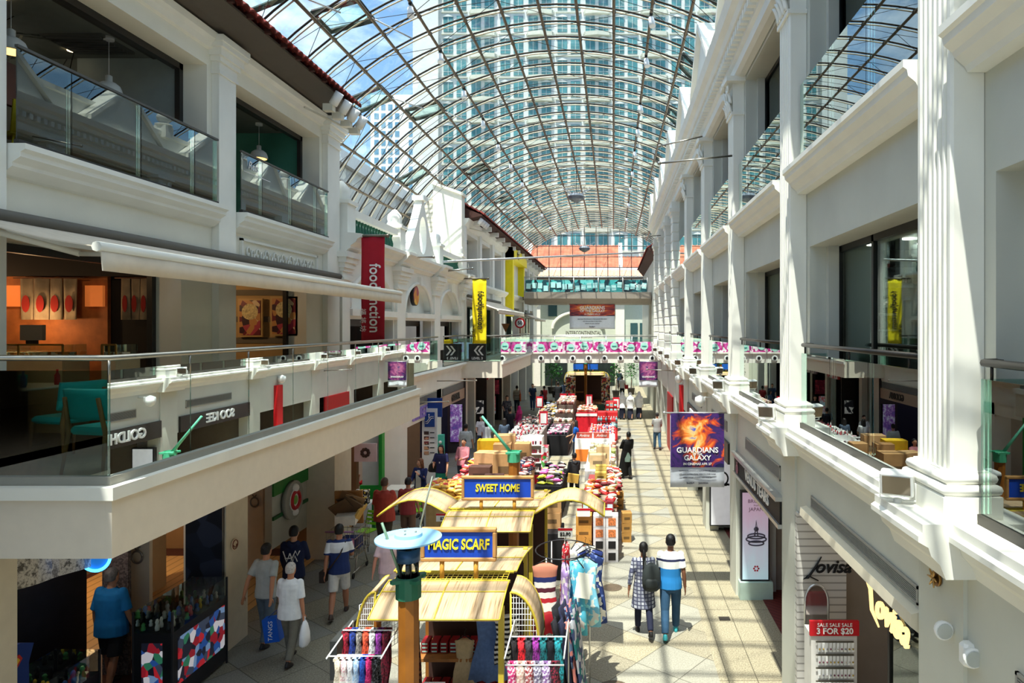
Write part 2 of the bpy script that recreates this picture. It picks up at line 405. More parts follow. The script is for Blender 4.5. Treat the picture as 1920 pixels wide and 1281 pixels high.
# gable pediments on the parapet, each its own
bays = list(zip(ALLP, ALLP[1:]))
for i, (a, b) in enumerate(bays):
    c = (a+b-.55)/2 + .1; hw = (b-a)/2 - .75
    if hw > 1.6: hw = 1.5
    pm = MB(); pm.prism([(c-hw, Z(5.86)), (c+hw, Z(5.86)), (c+hw*.18, Z(7.0)), (c, Z(7.1)), (c-hw*.18, Z(7.0))], 2.12, 2.5)
    t = thing('pediment', 'white triangular pediment on the right parapet, %s from the camera' % ORD[i], 'pediment', (2.3, c, Z(5.86)))
    pm.build('gable', mTrim, t)
    cm = MB()
    for s in (-1, 1):
        cm.loft([[(x, c+s*hw*1.06, Z(5.84)) for x in (2.0, 2.55)] + [(x, c+s*hw*1.06, Z(5.98)) for x in (2.55, 2.0)], [(x, c, Z(7.1)) for x in (2.0, 2.55)] + [(x, c, Z(7.26)) for x in (2.55, 2.0)]])
    cm.build('coping', mTrim, t)
    if i % 2 == 1 or i > 4:
        u = MB(); u.box(2.2, 2.6, a-.42, a-.02, Z(6.3), Z(6.7)); u.lathe([(.24, 0), (.26, .06), (.1, .1), (.2, .2), (.22, .32), (.12, .46), (.03, .52)], (2.4, a-.22, Z(6.7)), 14)
        tag(u.build('urn_finial', mTrim), 'white dome-topped finial on the right parapet at the %s pilaster' % ORD[max(0, i-1)], 'finial')
# pilasters
def fluted(y1, lab):
    y0 = y1 - .55; t = thing('pilaster', lab, 'pilaster', (2.52, (y0+y1)/2, Z(-1.36)))
    sh = MB(); n = 6; pts = []
    z0, z1 = Z(-1.04), Z(4.28)
    # fluted front: profile in plan
    m = .045; fw = (y1-y0-2*m)/n; pl = [(XR-.005, y0), (2.42, y0), (2.4, y0+.02)]
    for k in range(n):
        a = y0+m+k*fw; g = fw*.16
        pl += [(2.4, a+g), (2.43, a+g+.008), (2.437, a+fw/2), (2.43, a+fw-g-.008), (2.4, a+fw-g)]
    pl += [(2.4, y1-.02), (2.42, y1), (XR-.005, y1)]
    sh.loft([[(x, yy, z) for x, yy in pl] for z in (z0, z1)])
    sh.build('shaft', mTrim, t)
    b = MB()
    for d, h0, h1 in ((.09, -1.36, -1.20), (.075, -1.20, -1.19), (.05, -1.12, -1.09), (.02, -1.07, -1.03)): b.box(2.4-d, XR-.003, y0-d*.8, y1+d*.8, Z(h0), Z(h1))
    for d, h in ((.075, -1.155), (.045, -1.08)):
        b.tube([(XR-.003, y0-d*.7, Z(h)), (2.4-d*.8, y0-d*.7, Z(h)), (2.4-d*.8, y1+d*.7, Z(h)), (XR-.003, y1+d*.7, Z(h))], .038, 8)
    b.box(2.36, XR-.003, y0-.02, y1+.02, Z(-1.2), Z(-1.04))
    b.build('base', mTrim, t)
    c = MB(); yc = (y0+y1)/2
    c.box(2.37, XR-.003, y0-.03, y1+.03, Z(4.26), Z(4.32)); c.box(2.41, XR-.003, y0+.01, y1-.01, Z(4.32), Z(4.9))
    c.loft([[(2.26, y0-.14, z), (2.24, yc, z), (2.26, y1+.14, z), (XR-.003, y1+.14, z), (XR-.003, y0-.14, z)] for z in (Z(4.9), Z(5.0))])
    # acanthus leaves in two rows and corner volutes
    for row, (h, nn_, hh) in enumerate(((4.32, 4, .26), (4.5, 3, .3))):
        for k in range(nn_):
            cy = y0 + (k+.5)*(y1-y0)/nn_; w = (y1-y0)/nn_*.42
            g = []
            for q in range(6):
                f = q/5; bul = .03 + .11*f**2 - (0.05*(f > .85)); zz = h + hh*min(f*1.08, 1) - (.05 if f == 1 else 0); ww = w*(1-.55*f*f)
                g.append([(2.41-bul, cy-ww, Z(zz)), (2.40-bul-.02, cy, Z(zz)+.01), (2.41-bul, cy+ww, Z(zz))])
            c.sheet(g, .022)
    for s in (-1, 1):
        pts = []
        for q in range(12):
            a = q*.62; rr = .1*(1-q/14); pts.append((2.31, yc+s*(.24 - rr*math.cos(a)*.9 + .0), Z(4.76)+rr*math.sin(a)))
        c.tube(pts, [.03*(1-q/16) for q in range(12)], 6)
        c.tube([(2.33, yc+s*.05, Z(4.5)), (2.31, yc+s*.1, Z(4.68)), (2.3, yc+s*.16, Z(4.8))], .02, 6)
    c.ball((2.27, yc, Z(4.93)), .06, 8, 6)
    c.build('capital', mTrim, t)
    return t
for i, y1 in enumerate(PF): fluted(y1, 'white fluted pilaster with leafy capital, %s from the camera on the right facade' % ORD[i])
for i, y1 in enumerate(PR):
    y0 = y1-.55; t = thing('rusticated_pilaster', 'white block-jointed pilaster beyond the fluted ones, %s of them from the camera' % ORD[i], 'pilaster', (2.52, (y0+y1)/2, Z(-1.36)))
    b = MB(); z = -1.05; k = 0
    while z < 4.2: b.bbox(2.34, XR-.003, y0-.04, y1+.04, Z(z), Z(z)+.345, .03); b.box(2.38, XR-.003, y0, y1, Z(z)+.33, Z(z)+.38); z += .37
    b.build('shaft', mTrim, t)
    MB().box(2.3, XR-.003, y0-.1, y1+.1, Z(-1.36), Z(-1.05)).build('base', mTrim, t)
    c = MB()
    for d, h0, h1 in ((.03, 4.2, 4.4), (.08, 4.4, 4.55), (.14, 4.55, 4.7), (.06, 4.7, 5.0)): c.box(2.38-d, XR-.003, y0-d, y1+d, Z(h0), Z(h1))
    c.build('capital', mTrim, t)
# ground piers of the right shops
for i, b in enumerate(ALLP):
    struct(MB().box(XW-.03, XW+.06, b-.6, b+.1, 0, Z(-1.74)).build('trim_pier_right', mWallR))
# level 3 and level 2 railings, glazing and dark shops on the right
def bay_rail(i, y0, y1, lev):
    if lev == 2:
        t = thing('glass_balustrade', 'glass balustrade with dark handrail on right ledge, bay %s from camera, middle level' % ORD[i], 'balustrade', (2.5, (y0+y1)/2, Z(-1.36)))
        zb, zt, x = Z(-1.34), Z(-.36), 2.52
    else:
        t = thing('glass_balustrade', 'frameless glass balustrade above the right sill moulding, bay %s from camera' % ORD[i], 'balustrade', (2.5, (y0+y1)/2, Z(2.12)))
        zb, zt, x = Z(2.12), Z(3.22), 2.5
    n = 3
    for k in range(n):
        a = y0 + (y1-y0)*k/n; b = y0+(y1-y0)*(k+1)/n
        MB().box(x, x+.014, a+.006, b-.006, zb, zt).build('pane', mGlass, t)
    MB().box(x, 2.9, y1-.014, y1, zb, zt).build('side_pane', mGlass, t)
    MB().box(x-.02, x+.05, y0, y1+.01, zb-.02, zb+.05).build('channel', M((60, 56, 50), .5), t)
    if lev == 2:
        r = MB(); r.tube([(x+.02, y0-.1, Z(-.25)), (x+.02, y1+.0, Z(-.25)), (x+.3, y1+.08, Z(-.25))], .028, 8)
        for yy in (y0+.3, (y0+y1)/2, y1-.1): r.tube([(x+.02, yy, Z(-.36)), (x+.02, yy, Z(-.25))], .012, 6)
        r.build('handrail', M((70, 66, 62), .35, .8), t)
for i, (a, b) in enumerate(bays):
    if b > 33: continue
    bay_rail(i, a+.16, b-.72, 2); bay_rail(i, a+.16, b-.72, 3)
mIntD = M((16, 15, 16), .45, noise=.3)
# frames
for i, (a, b) in enumerate(bays):
    for (za, zb, nm) in ((Z(-1.42), Z(1.07), 'a'), (Z(2.02), Z(4.92), 'b')):
        w = MB(); y0, y1 = a+.14, b-.69; n = 3
        for k in range(n+1):
            yy = y0+(y1-y0)*k/n; w.box(XG-.06, XG, yy-.03, yy+.03, za, zb)
        w.box(XG-.06, XG, y0, y1, zb-.08, zb); w.box(XG-.06, XG, y0, y1, za, za+.08)
        g = struct(w.build('window_%d%s' % (i+1, nm), M((30, 28, 26), .4)))
        q = MB().box(XG-.035, XG-.02, y0, y1, za, zb).build('glazing', glass((.8, .86, .84), .7, 1.4) if nm == 'a' else glass((.45, .52, .52), .9, 1.5)); q.parent = g; q.location = q.location - g.location
# rooms
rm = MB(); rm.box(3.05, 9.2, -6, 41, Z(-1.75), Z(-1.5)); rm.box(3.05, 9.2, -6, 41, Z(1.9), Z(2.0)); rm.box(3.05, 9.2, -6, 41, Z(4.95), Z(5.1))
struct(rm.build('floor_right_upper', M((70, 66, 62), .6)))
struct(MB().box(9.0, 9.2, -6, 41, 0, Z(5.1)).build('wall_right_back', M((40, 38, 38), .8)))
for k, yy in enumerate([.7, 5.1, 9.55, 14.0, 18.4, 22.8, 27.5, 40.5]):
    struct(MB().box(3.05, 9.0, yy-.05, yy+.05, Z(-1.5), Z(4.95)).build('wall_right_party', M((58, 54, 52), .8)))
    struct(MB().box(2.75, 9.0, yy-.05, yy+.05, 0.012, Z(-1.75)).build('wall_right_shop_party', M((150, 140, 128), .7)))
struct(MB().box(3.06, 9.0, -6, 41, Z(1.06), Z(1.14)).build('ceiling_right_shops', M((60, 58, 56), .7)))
# right side beyond Y=40: tiled end block
struct(MB().box(2.55, 3.0, 40.3, 60, 0, Z(4.3)).build('wall_right_far', mWallR))
# ============================================================ LEFT FACADE
XL = -6.4
wb = MB()
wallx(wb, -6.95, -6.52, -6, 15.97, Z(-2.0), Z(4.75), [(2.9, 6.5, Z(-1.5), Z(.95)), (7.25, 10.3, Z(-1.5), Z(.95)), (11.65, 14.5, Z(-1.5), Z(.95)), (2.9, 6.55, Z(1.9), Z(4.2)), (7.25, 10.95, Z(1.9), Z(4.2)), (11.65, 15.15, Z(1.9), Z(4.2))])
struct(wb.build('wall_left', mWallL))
for i, (y0, y1) in enumerate([(2.3, 2.8), (6.65, 7.2), (11.08, 11.58), (15.3, 15.97)]):
    t = thing('square_pilaster', 'plain white square pilaster on left facade, %s from the camera' % ORD[i], 'pilaster', (-6.46, (y0+y1)/2, Z(-1.5)))
    MB().box(-6.517, XL, y0, y1, Z(-1.5), Z(4.1)).build('shaft', mTrim, t)
    c = MB()
    for d, h0, h1 in ((.03, 4.1, 4.16), (.01, 4.16, 4.3), (.05, 4.3, 4.38), (.09, 4.38, 4.5), (.14, 4.5, 4.58), (.16, 4.58, 4.68)): c.box(-6.517, XL+d, y0-d, y1+d, Z(h0), Z(h1))
    c.build('capital', mTrim, t)
tm = MB()
for y0, y1 in ((2.8, 6.65), (7.2, 11.08), (11.58, 15.3)):
    tm.loft([[(-6.53, yy, Z(4.45)), (-6.46, yy, Z(4.47)), (-6.42, yy, Z(4.55)), (-6.36, yy, Z(4.6)), (-6.34, yy, Z(4.7)), (-6.53, yy, Z(4.72))] for yy in (y0, y1)])
struct(tm.build('trim_cornice_left', mTrim))
for y0, y1 in ((2.85, 6.6), (7.22, 11.06), (11.6, 15.28)):
    s = MB(); s.loft([[(-6.9, yy, Z(1.94)), (-6.22, yy, Z(1.94)), (-6.22, yy, Z(1.88)), (-6.27, yy, Z(1.85)), (-6.27, yy, Z(1.8)), (-6.36, yy, Z(1.74)), (-6.36, yy, Z(1.7)), (-6.46, yy, Z(1.62)), (-6.53, yy, Z(1.6)), (-6.9, yy, Z(1.6))] for yy in (y0, y1)])
    struct(s.build('trim_sill_left', mTrim))
for i, (y0, y1) in enumerate(((2.85, 6.55), (7.25, 10.92), (11.62, 15.14))):
    t = thing('glass_balustrade', 'glass balustrade with thin rail on upper left sill, %s from camera' % ORD[i], 'balustrade', (-6.34, (y0+y1)/2, Z(1.94)))
    n = 3; e = [y0, y0+.2*(y1-y0), y0+.52*(y1-y0), y0+.84*(y1-y0), y1]
    for a, b in zip(e, e[1:]): MB().box(-6.35, -6.336, a+.006, b-.006, Z(1.95), Z(2.97)).build('pane', mGlass, t)
    MB().box(-6.8, -6.34, y1-.014, y1, Z(1.95), Z(2.97)).build('side_pane', mGlass, t)
    r = MB(); r.box(-6.36, -6.32, y0, y1+.02, Z(2.97), Z(3.0))
    r.build('handrail', M((90, 86, 80), .4, .7), t)
    MB().box(-6.37, -6.31, y0, y1, Z(1.94), Z(1.99)).build('channel', M((50, 48, 44), .5), t)
# sliding-door frames at the inner face
for i, (y0, y1, za, zb) in enumerate([(7.25, 10.95, 1.94, 4.2), (11.65, 15.15, 1.94, 4.2), (7.25, 10.3, -1.5, .95), (11.65, 14.5, -1.5, .95), (2.9, 6.5, -1.5, .95)]):
    w = MB(); w.box(-6.98, -6.9, y0, y1, Z(zb)-.1, Z(zb)-.0)
    w.box(-6.98, -6.9, y1-.09, y1, Z(za), Z(zb)); w.box(-7.06, -6.99, y0, y1, Z(zb)-.07, Z(zb)-.02)
    struct(w.build('window_%d' % (20+i), M((40, 38, 36), .4)))
# eave: soffit wall and roof tiles
sf = MB(); sf.loft([[(-6.53, yy, Z(4.72)), (-6.25, yy, Z(4.78)), (-5.75, yy, Z(4.82)), (-5.75, yy, Z(4.86)), (-6.6, yy, Z(5.2)), (-6.95, yy, Z(5.2)), (-6.95, yy, Z(4.72))] for yy in (-6, 15.6)])
struct(sf.build('ceiling_eave_left', M((92, 84, 76), .8)))
def tile_roof(name, x0, h0, x1, h1, y0, y1, mat, pitch=.2, amp=.05, label=None, flip=1, courses=8, kind='structure'):
    mb = MB(); n = int(abs(y1-y0)/pitch); seg = 6; g = []
    dx, dz = x1-x0, h1-h0; L_ = math.hypot(dx, dz); nx, nz = -dz/L_*flip, dx/L_*flip
    if nz < 0: nx, nz = -nx, -nz
    for i in range(n*seg+1):
        yy = y0 + (y1-y0)*i/(n*seg); w = abs(math.sin(math.pi*i/seg))*amp
        row = []
        for c in range(courses+1):
            f = c/courses
            for st in ((.035, 0) if 0 < c < courses else (0,)):
                o = w + st if c else w
                row.append((x0+dx*f+nx*(o), yy, Z(h0+dz*f)+nz*(o)))
        g.append(row)
    mb.sheet(g, .03, False)
    o = mb.build(name, mat)
    if kind: o['kind'] = kind
    return o
mTile = M((104, 30, 22), .8, noise=.35, ns=5)
tile_roof('roof_tiles_left', -5.58, 4.84, -7.1, 5.6, -6, 15.1, mTile)
raft = MB()
yy = 3.0
while yy < 15: raft.box(-6.5, -5.66, yy, yy+.06, Z(4.83), Z(4.9), (0, 0, 0)); yy += .55
struct(raft.build('trim_rafters_left', M((70, 34, 26), .8)))
# ---- left rooms
mRoomW = M((196, 190, 172), .8)
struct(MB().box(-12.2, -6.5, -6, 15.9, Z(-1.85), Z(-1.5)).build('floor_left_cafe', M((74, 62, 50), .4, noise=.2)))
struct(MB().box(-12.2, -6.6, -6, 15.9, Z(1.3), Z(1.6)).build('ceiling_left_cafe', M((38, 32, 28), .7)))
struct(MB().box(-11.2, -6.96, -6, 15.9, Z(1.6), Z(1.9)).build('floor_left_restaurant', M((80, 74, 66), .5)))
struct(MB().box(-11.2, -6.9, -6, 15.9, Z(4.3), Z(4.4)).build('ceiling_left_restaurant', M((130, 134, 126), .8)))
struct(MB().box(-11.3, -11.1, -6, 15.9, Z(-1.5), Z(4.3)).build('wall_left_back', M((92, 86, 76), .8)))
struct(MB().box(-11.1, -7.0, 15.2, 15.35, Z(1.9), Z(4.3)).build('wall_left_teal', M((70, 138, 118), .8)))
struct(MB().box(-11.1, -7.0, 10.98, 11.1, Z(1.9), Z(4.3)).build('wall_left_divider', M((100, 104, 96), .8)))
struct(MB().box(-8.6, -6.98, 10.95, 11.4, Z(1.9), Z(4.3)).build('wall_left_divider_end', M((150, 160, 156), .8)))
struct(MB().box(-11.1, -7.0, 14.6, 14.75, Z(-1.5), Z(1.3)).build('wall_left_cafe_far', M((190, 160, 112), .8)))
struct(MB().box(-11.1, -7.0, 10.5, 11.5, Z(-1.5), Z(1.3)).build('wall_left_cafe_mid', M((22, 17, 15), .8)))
# ---- left balcony (level 2)
bal = MB(); pr = [(-4.9, -1.5), (-4.75, -1.46), (-4.67, -1.5), (-4.66, -1.6), (-4.72, -1.64), (-4.72, -2.17), (-6.5, -2.17), (-6.5, -1.5)]
pts_top = [(-4.67, 6.37), (-4.67, 16.5)]
bal.box(-6.6, -4.745, 6.46, 16.435, Z(-2.165), Z(-1.505))
bal.box(-12, -6.6, 6.46, 7.1, Z(-2.165), Z(-1.505))
struct(bal.build('floor_balcony', M((150, 140, 124), .5, noise=.1)))
fa = MB(); fa.box(-4.74, -4.68, 6.37, 16.5, Z(-2.17), Z(-1.62)); fa.box(-12, -4.741, 6.371, 6.45, Z(-2.17), Z(-1.62)); fa.box(-6.5, -4.741, 16.44, 16.499, Z(-2.17), Z(-1.62))
struct(fa.build('trim_balcony_fascia', M((226, 214, 196), .6, noise=.03)))
fa = MB(); fa.box(-4.86, -4.64, 6.33, 16.53, Z(-1.62), Z(-1.5)); fa.box(-12, -4.861, 6.331, 6.5, Z(-1.619), Z(-1.501)); fa.box(-6.5, -4.861, 16.4, 16.529, Z(-1.619), Z(-1.501))
struct(fa.build('trim_balcony_edge', mTrim))
def railing(name, label, pts, zb, zt, zr, spacing, tilt=False, org=None, mG=None, post=True):
    t = thing(name, label, 'balustrade', (pts[0][0], pts[0][1], zb))
    r = MB(); r.tube([(p[0], p[1], zr) for p in pts], .03, 10); r.build('handrail', mSteel, t)
    for (a, b) in zip(pts, pts[1:]):
        a, b = Vector((a[0], a[1], 0)), Vector((b[0], b[1], 0)); L_ = (b-a).length; n = max(1, round(L_/spacing)); d = (b-a)/L_; nr = Vector((-d.y, d.x, 0))
        for k in range(n):
            p, q = a + d*(L_*k/n+.008), a+d*(L_*(k+1)/n-.008)
            g = MB(); g.loft([[p+nr*.007+Vector((0, 0, z)), q+nr*.007+Vector((0, 0, z)), q-nr*.007+Vector((0, 0, z)), p-nr*.007+Vector((0, 0, z))] for z in (zb+.03, zt)])
            g.build('pane', mG or mGlass, t)
            if post:
                c = a+d*(L_*k/n); s = MB(); s.tube([(c.x, c.y, zt-.12), (c.x, c.y, zr)], .014, 6); s.build('bracket', mSteel, t)
    return t
railing('balcony_railing', 'glass railing with steel handrail along cafe balcony on the left', [(-12, 6.47), (-4.78, 6.47), (-4.78, 16.35)], Z(-1.5), Z(-.42), Z(-.3), 1.22)
k = MB(); k.box(-4.83, -4.73, 6.42, 16.4, Z(-1.5), Z(-1.42)); k.box(-12, -4.83, 6.42, 6.52, Z(-1.5), Z(-1.42)); struct(k.build('trim_balcony_channel', M((150, 148, 138), .6)))
# ---- ground floor under the balcony
mBeige = M((218, 206, 184), .7, noise=.04)
struct(MB().box(-11.6, -6.4, -6, 16, Z(-2.35), Z(-2.0)).build('ceiling_left_ground', M((120, 108, 92), .8)))
struct(MB().box(-11.6, -11.4, -6, 29, 0, Z(-2.1)).build('wall_left_ground_back', M((130, 116, 98), .8)))
for i, (y0, y1, x0, x1, mm) in enumerate([(6.9, 7.33, -7.1, -6.4, mBeige), (11.28, 11.95, -7.1, -6.4, mBeige), (15.8, 16.8, -7.1, -6.45, mBeige), (20.5, 21.2, -6.9, -6.4, mTrim), (24.75, 25.4, -6.9, -6.4, mTrim), (29.15, 30.0, -6.9, -6.4, mTrim)]):
    struct(MB().box(x0, x1, y0, y1, 0, Z(-2.0)).build('trim_column_left', mm))
# ---- section two, arches
wb = MB()
def archwall(mb, x0, x1, ya, yb, z0, z1, c, a, zs, rise, n=16):
    """wall from z0 to z1 with a segmental arch opening"""
    for k in range(n):
        p, q = ya+(yb-ya)*k/n, ya+(yb-ya)*(k+1)/n
        def zz(y):
            f = (y-c)/a
            return zs if abs(f) >= 1 else zs + rise*math.sqrt(1-f*f)
        P_, Q_ = zz(p), zz(q)
        mb.loft([[(x0, p, P_), (x1, p, P_), (x1, p, z1), (x0, p, z1)], [(x0, q, Q_), (x1, q, Q_), (x1, q, z1), (x0, q, z1)]])
A = [(16.5, 20.1), (20.9, 24.3), (25.1, 28.6)]
for ya, yb in A:
    c = (ya+yb)/2; a = (yb-ya)/2 - .12
    archwall(wb, -6.75, -6.45, ya, yb, Z(.42), Z(1.75), c, a, Z(.45), .95, 24)
    wb.box(-6.75, -6.45, ya, ya+.12, Z(-1.5), Z(.5)); wb.box(-6.75, -6.45, yb-.12, yb, Z(-1.5), Z(.5))
    wb.box(-6.8, -6.7, ya, yb, Z(.3), Z(1.75))
struct(wb.build('wall_left_arches', mTrim))
tr = MB()
for ya, yb in A:
    c = (ya+yb)/2; a = (yb-ya)/2 - .12
    tr.box(-6.75, -6.3, ya, yb, Z(.26), Z(.42)); tr.box(-6.75, -6.36, ya, yb, Z(.18), Z(.26))
    pts = [(-6.43, c+a*math.cos(R(180-q*10)), Z(.45)+.95*math.sin(R(q*10))) for q in range(19)]
    tr.tube(pts, .06, 6); tr.box(-6.45, -6.33, c-.1, c+.1, Z(1.34), Z(1.62))
struct(tr.build('trim_arches_left', mTrim))
co = MB(); cp = [(-6.75, 1.75), (-6.42, 1.75), (-6.36, 1.82), (-6.3, 1.84), (-6.3, 1.9), (-6.18, 1.98), (-6.14, 2.06), (-6.06, 2.1), (-6.06, 2.18), (-6.5, 2.22), (-6.75, 2.22)]
ys = [16.0, 16.7, 16.7, 20.0, 20.0, 21.0, 21.0, 24.2, 24.2, 25.2, 25.2, 28.5, 28.5, 29.3]; of = [.14, .14, 0, 0, .14, .14, 0, 0, .14, .14, 0, 0, .14, .14]
co.loft([[(x+(o if x > -6.7 else 0), yy, Z(h)) for x, h in cp] for yy, o in zip(ys, of)])
struct(co.build('trim_cornice_arches', mTrim))
for i, (y0, y1) in enumerate([(16.02, 16.5), (20.1, 20.9), (24.3, 25.1), (28.6, 29.2)]):
    t = thing('panelled_pilaster', 'white pilaster with stepped capital between the left arches, %s from the camera' % ORD[i], 'pilaster', (-6.5, (y0+y1)/2, Z(-1.5)))
    MB().box(-6.75, -6.36, y0+.003, y1-.003, Z(-1.5), Z(1.1)).build('shaft', mTrim, t)
    c = MB()
    for k, (d, h0, h1) in enumerate(((.06, 1.1, 1.16), (.02, 1.16, 1.3), (.06, 1.3, 1.38), (.1, 1.38, 1.5), (.15, 1.5, 1.62), (.2, 1.62, 1.75))): c.box(-6.75, -6.36+d, y0-d, y1+d, Z(h0), Z(h1))
    c.build('capital', mTrim, t)
    MB().box(-6.75, -6.3, y0-.06, y1+.06, Z(-1.5), Z(-1.25)).build('base', mTrim, t)
struct(MB().box(-9.2, -6.6, 16, 29.3, Z(1.75), Z(2.1)).build('floor_terrace_left', mTrim))
# ledge & lower fascia section two
lg = MB(); lp = [(-7, -1.5), (-6.2, -1.5), (-6.14, -1.56), (-6.2, -1.62), (-6.3, -1.66), (-6.38, -1.8), (-6.38, -2.3), (-7, -2.3)]
lg.loft([[(x, yy, Z(h)) for x, h in lp] for yy in (16, 29.3)])
struct(lg.build('trim_ledge_left', mTrim))
struct(MB().box(-7, -6.4, 16.5, 29.3, Z(-2.65), Z(-2.2)).build('wall_left_lower', mWallL))
for i, (ya, yb) in enumerate(A):
    railing('balcony_railing', 'glass railing in front of the %s left arch from the camera' % ORD[i], [(-6.25, ya+.05), (-6.25, yb-.05)], Z(-1.5), Z(-.5), Z(-.38), 1.1)
struct(MB().box(-9.5, -6.7, 16, 29.2, Z(-1.8), Z(-1.52)).build('floor_left_food_hall', M((60, 36, 28), .5)))
struct(MB().box(-9.5, -9.3, 16, 28.8, Z(-1.5), Z(1.75)).build('wall_left_food_hall', M((60, 24, 20), .6, noise=.5, ns=2)))
dj = MB()
for ya, yb in A:
    dj.box(-6.95, -6.85, ya+.12, yb-.12, Z(.05), Z(.3)); dj.box(-6.95, -6.85, yb-.22, yb-.12, Z(-1.5), Z(.1)); dj.box(-6.95, -6.85, ya+.1, yb-.1, Z(.0), Z(.06))
struct(dj.build('door_1', M((70, 60, 54), .4, .2)))
# balustrade on the terrace
def balustrade(y0, y1, lab):
    t = thing('terrace_balustrade', lab, 'balustrade', (-6.5, (y0+y1)/2, Z(2.18)))
    MB().box(-6.66, -6.3, y0, y1, Z(2.66), Z(2.84)).build('coping', mTrim, t)
    n = int((y1-y0)/.2)
    for k in range(n):
        b = MB(); b.lathe([(.06, 0), (.06, .03), (.03, .06), (.07, .16), (.075, .22), (.04, .34), (.03, .4), (.055, .44), (.055, .48)], (-6.48, y0+(k+.5)*(y1-y0)/n, Z(2.18)), 8)
        b.build('baluster', M((34, 92, 72), .5, noise=.1), t)
    return t
balustrade(16.62, 19.98, 'white coping on dark green balusters above red banner')
balustrade(25.18, 28.35, 'white coping on dark green balusters above yellow banner')
for i, (yy) in enumerate([16.3, 20.3, 24.85, 28.5]):
    t = MB(); t.box(-6.75, -6.25, yy-.25, yy+.25, Z(2.18), Z(2.9)); t.box(-6.8, -6.2, yy-.3, yy+.3, Z(2.9), Z(2.98)); t.lathe([(.2, 0), (.24, .05), (.2, .12), (.22, .2), (.2, .32), (.06, .48), (.0, .5)], (-6.5, yy, Z(2.98)), 12)
    tag(t.build('urn_finial', mTrim), 'white urn on a pier of the left terrace parapet, %s from the camera' % ORD[i], 'finial')
# oculus pediment
pd = MB(); yc, w = 22.6, 1.9; n = 24
def outline(a):
    # height of the pediment outline along direction, concave sides
    return None
out = []
for k in range(13):
    f = -1 + k/12; out.append((yc+w*f, Z(2.2)+ (2.05)*(1-abs(f))**1.35))
for k in range(1, 13):
    f = k/12; out.append((yc+w*f, Z(2.2)+2.05*(1-abs(f))**1.35))
ci = [(yc+.42*math.cos(2*math.pi*k/32+math.pi*1.0), Z(3.0)+.62*math.sin(2*math.pi*k/32+math.pi*1.0)) for k in range(32)]
# strips between oculus and outline
def zout(y): f = abs((y-yc)/w); return Z(2.2)+2.05*max(0, 1-f)**1.35
cols = sorted(set([yc-w+2*w*k/24 for k in range(25)] + [c[0] for c in ci]))
for p, q in zip(cols, cols[1:]):
    if q-p < 1e-5: continue
    def zz(y, s):
        f = (y-yc)/.42; return Z(3.0) + s*(.62*math.sqrt(max(0, 1-f*f)) if abs(f) < 1 else 0)
    mid = (p+q)/2
    if abs(mid-yc) < .42:
        pd.loft([[(-6.55, y_, Z(2.18)), (-6.3, y_, Z(2.18)), (-6.3, y_, zz(y_, -1)), (-6.55, y_, zz(y_, -1))] for y_ in (p, q)])
        pd.loft([[(-6.55, y_, zz(y_, 1)), (-6.3, y_, zz(y_, 1)), (-6.3, y_, zout(y_)+.001), (-6.55, y_, zout(y_)+.001)] for y_ in (p, q)])
    else:
        pd.loft([[(-6.55, y_, Z(2.18)), (-6.3, y_, Z(2.18)), (-6.3, y_, zout(y_)+.001), (-6.55, y_, zout(y_)+.001)] for y_ in (p, q)])
pd.box(-6.6, -6.2, yc-.22, yc+.22, Z(4.15), Z(4.3))
tag(pd.build('pediment', mTrim), 'white pediment with a round opening on the left terrace parapet', 'pediment')
# party wall of the section beyond
pw = MB()
def vaultH(X): return math.sqrt(max(.1, 8.5**2-(X+1.46)**2))
n = 12; prev = None
for k in range(n):
    xa, xb = -9.3+k*(9.3-7.62)/n, -9.3+(k+1)*(9.3-7.62)/n
    pw.loft([[(xa, yy, Z(1.7)), (xb, yy, Z(1.7)), (xb, yy, Z(vaultH(xb)-.12)), (xa, yy, Z(vaultH(xa)-.12))] for yy in (29.25, 29.5)])
struct(pw.build('wall_party_brick', wave_mat((196, 190, 172), (226, 220, 204), 1.6, 'Z', .85, .3)))
pw = MB(); pw.loft([[(-7.64, yy, Z(1.7)), (-6.42, yy, Z(1.7)), (-6.42, yy, Z(5.6)), (-7.64, yy, Z(6.05))] for yy in (28.9, 29.5)])
pw.loft([[(-7.7, yy, Z(6.02)), (-6.34, yy, Z(5.53)), (-6.34, yy, Z(5.65)), (-7.7, yy, Z(6.14))] for yy in (28.82, 29.5)])
struct(pw.build('wall_party', M((238, 232, 214), .8, noise=.05)))
# ---- section three
h3 = [(29.8, 32.6, Z(2.0), Z(4.1)), (33.3, 36.0, Z(2.0), Z(4.1)), (36.8, 39.6, Z(2.0), Z(4.1)), (49.5, 51.5, Z(2.0), Z(4.1)), (52.3, 54.4, Z(2.0), Z(4.1)), (55.2, 57.4, Z(2.0), Z(4.1)), (29.8, 34, Z(-1.5), Z(.9)), (35, 39, Z(-1.5), Z(.9)), (41, 47, Z(-1.5), Z(1.2)), (49, 56, Z(-1.5), Z(1.2))]
wb = MB(); wallx(wb, -6.95, -6.5, 29.5, 58, Z(-2.2), Z(4.6), h3); struct(wb.build('wall_left_far', mTrim))
for y0, y1 in ((29.35, 29.75), (32.7, 33.2), (36.1, 36.7), (39.7, 40.3), (48.6, 49.3), (51.6, 52.2), (54.5, 55.1)):
    struct(MB().box(-6.5, -6.38, y0, y1, Z(-1.5), Z(4.5)).build('trim_far_left', mTrim))
s = MB(); s.loft([[(-6.6, yy, Z(2.0)), (-6.2, yy, Z(2.0)), (-6.2, yy, Z(1.9)), (-6.4, yy, Z(1.7)), (-6.6, yy, Z(1.7))] for yy in (29.3, 58)])
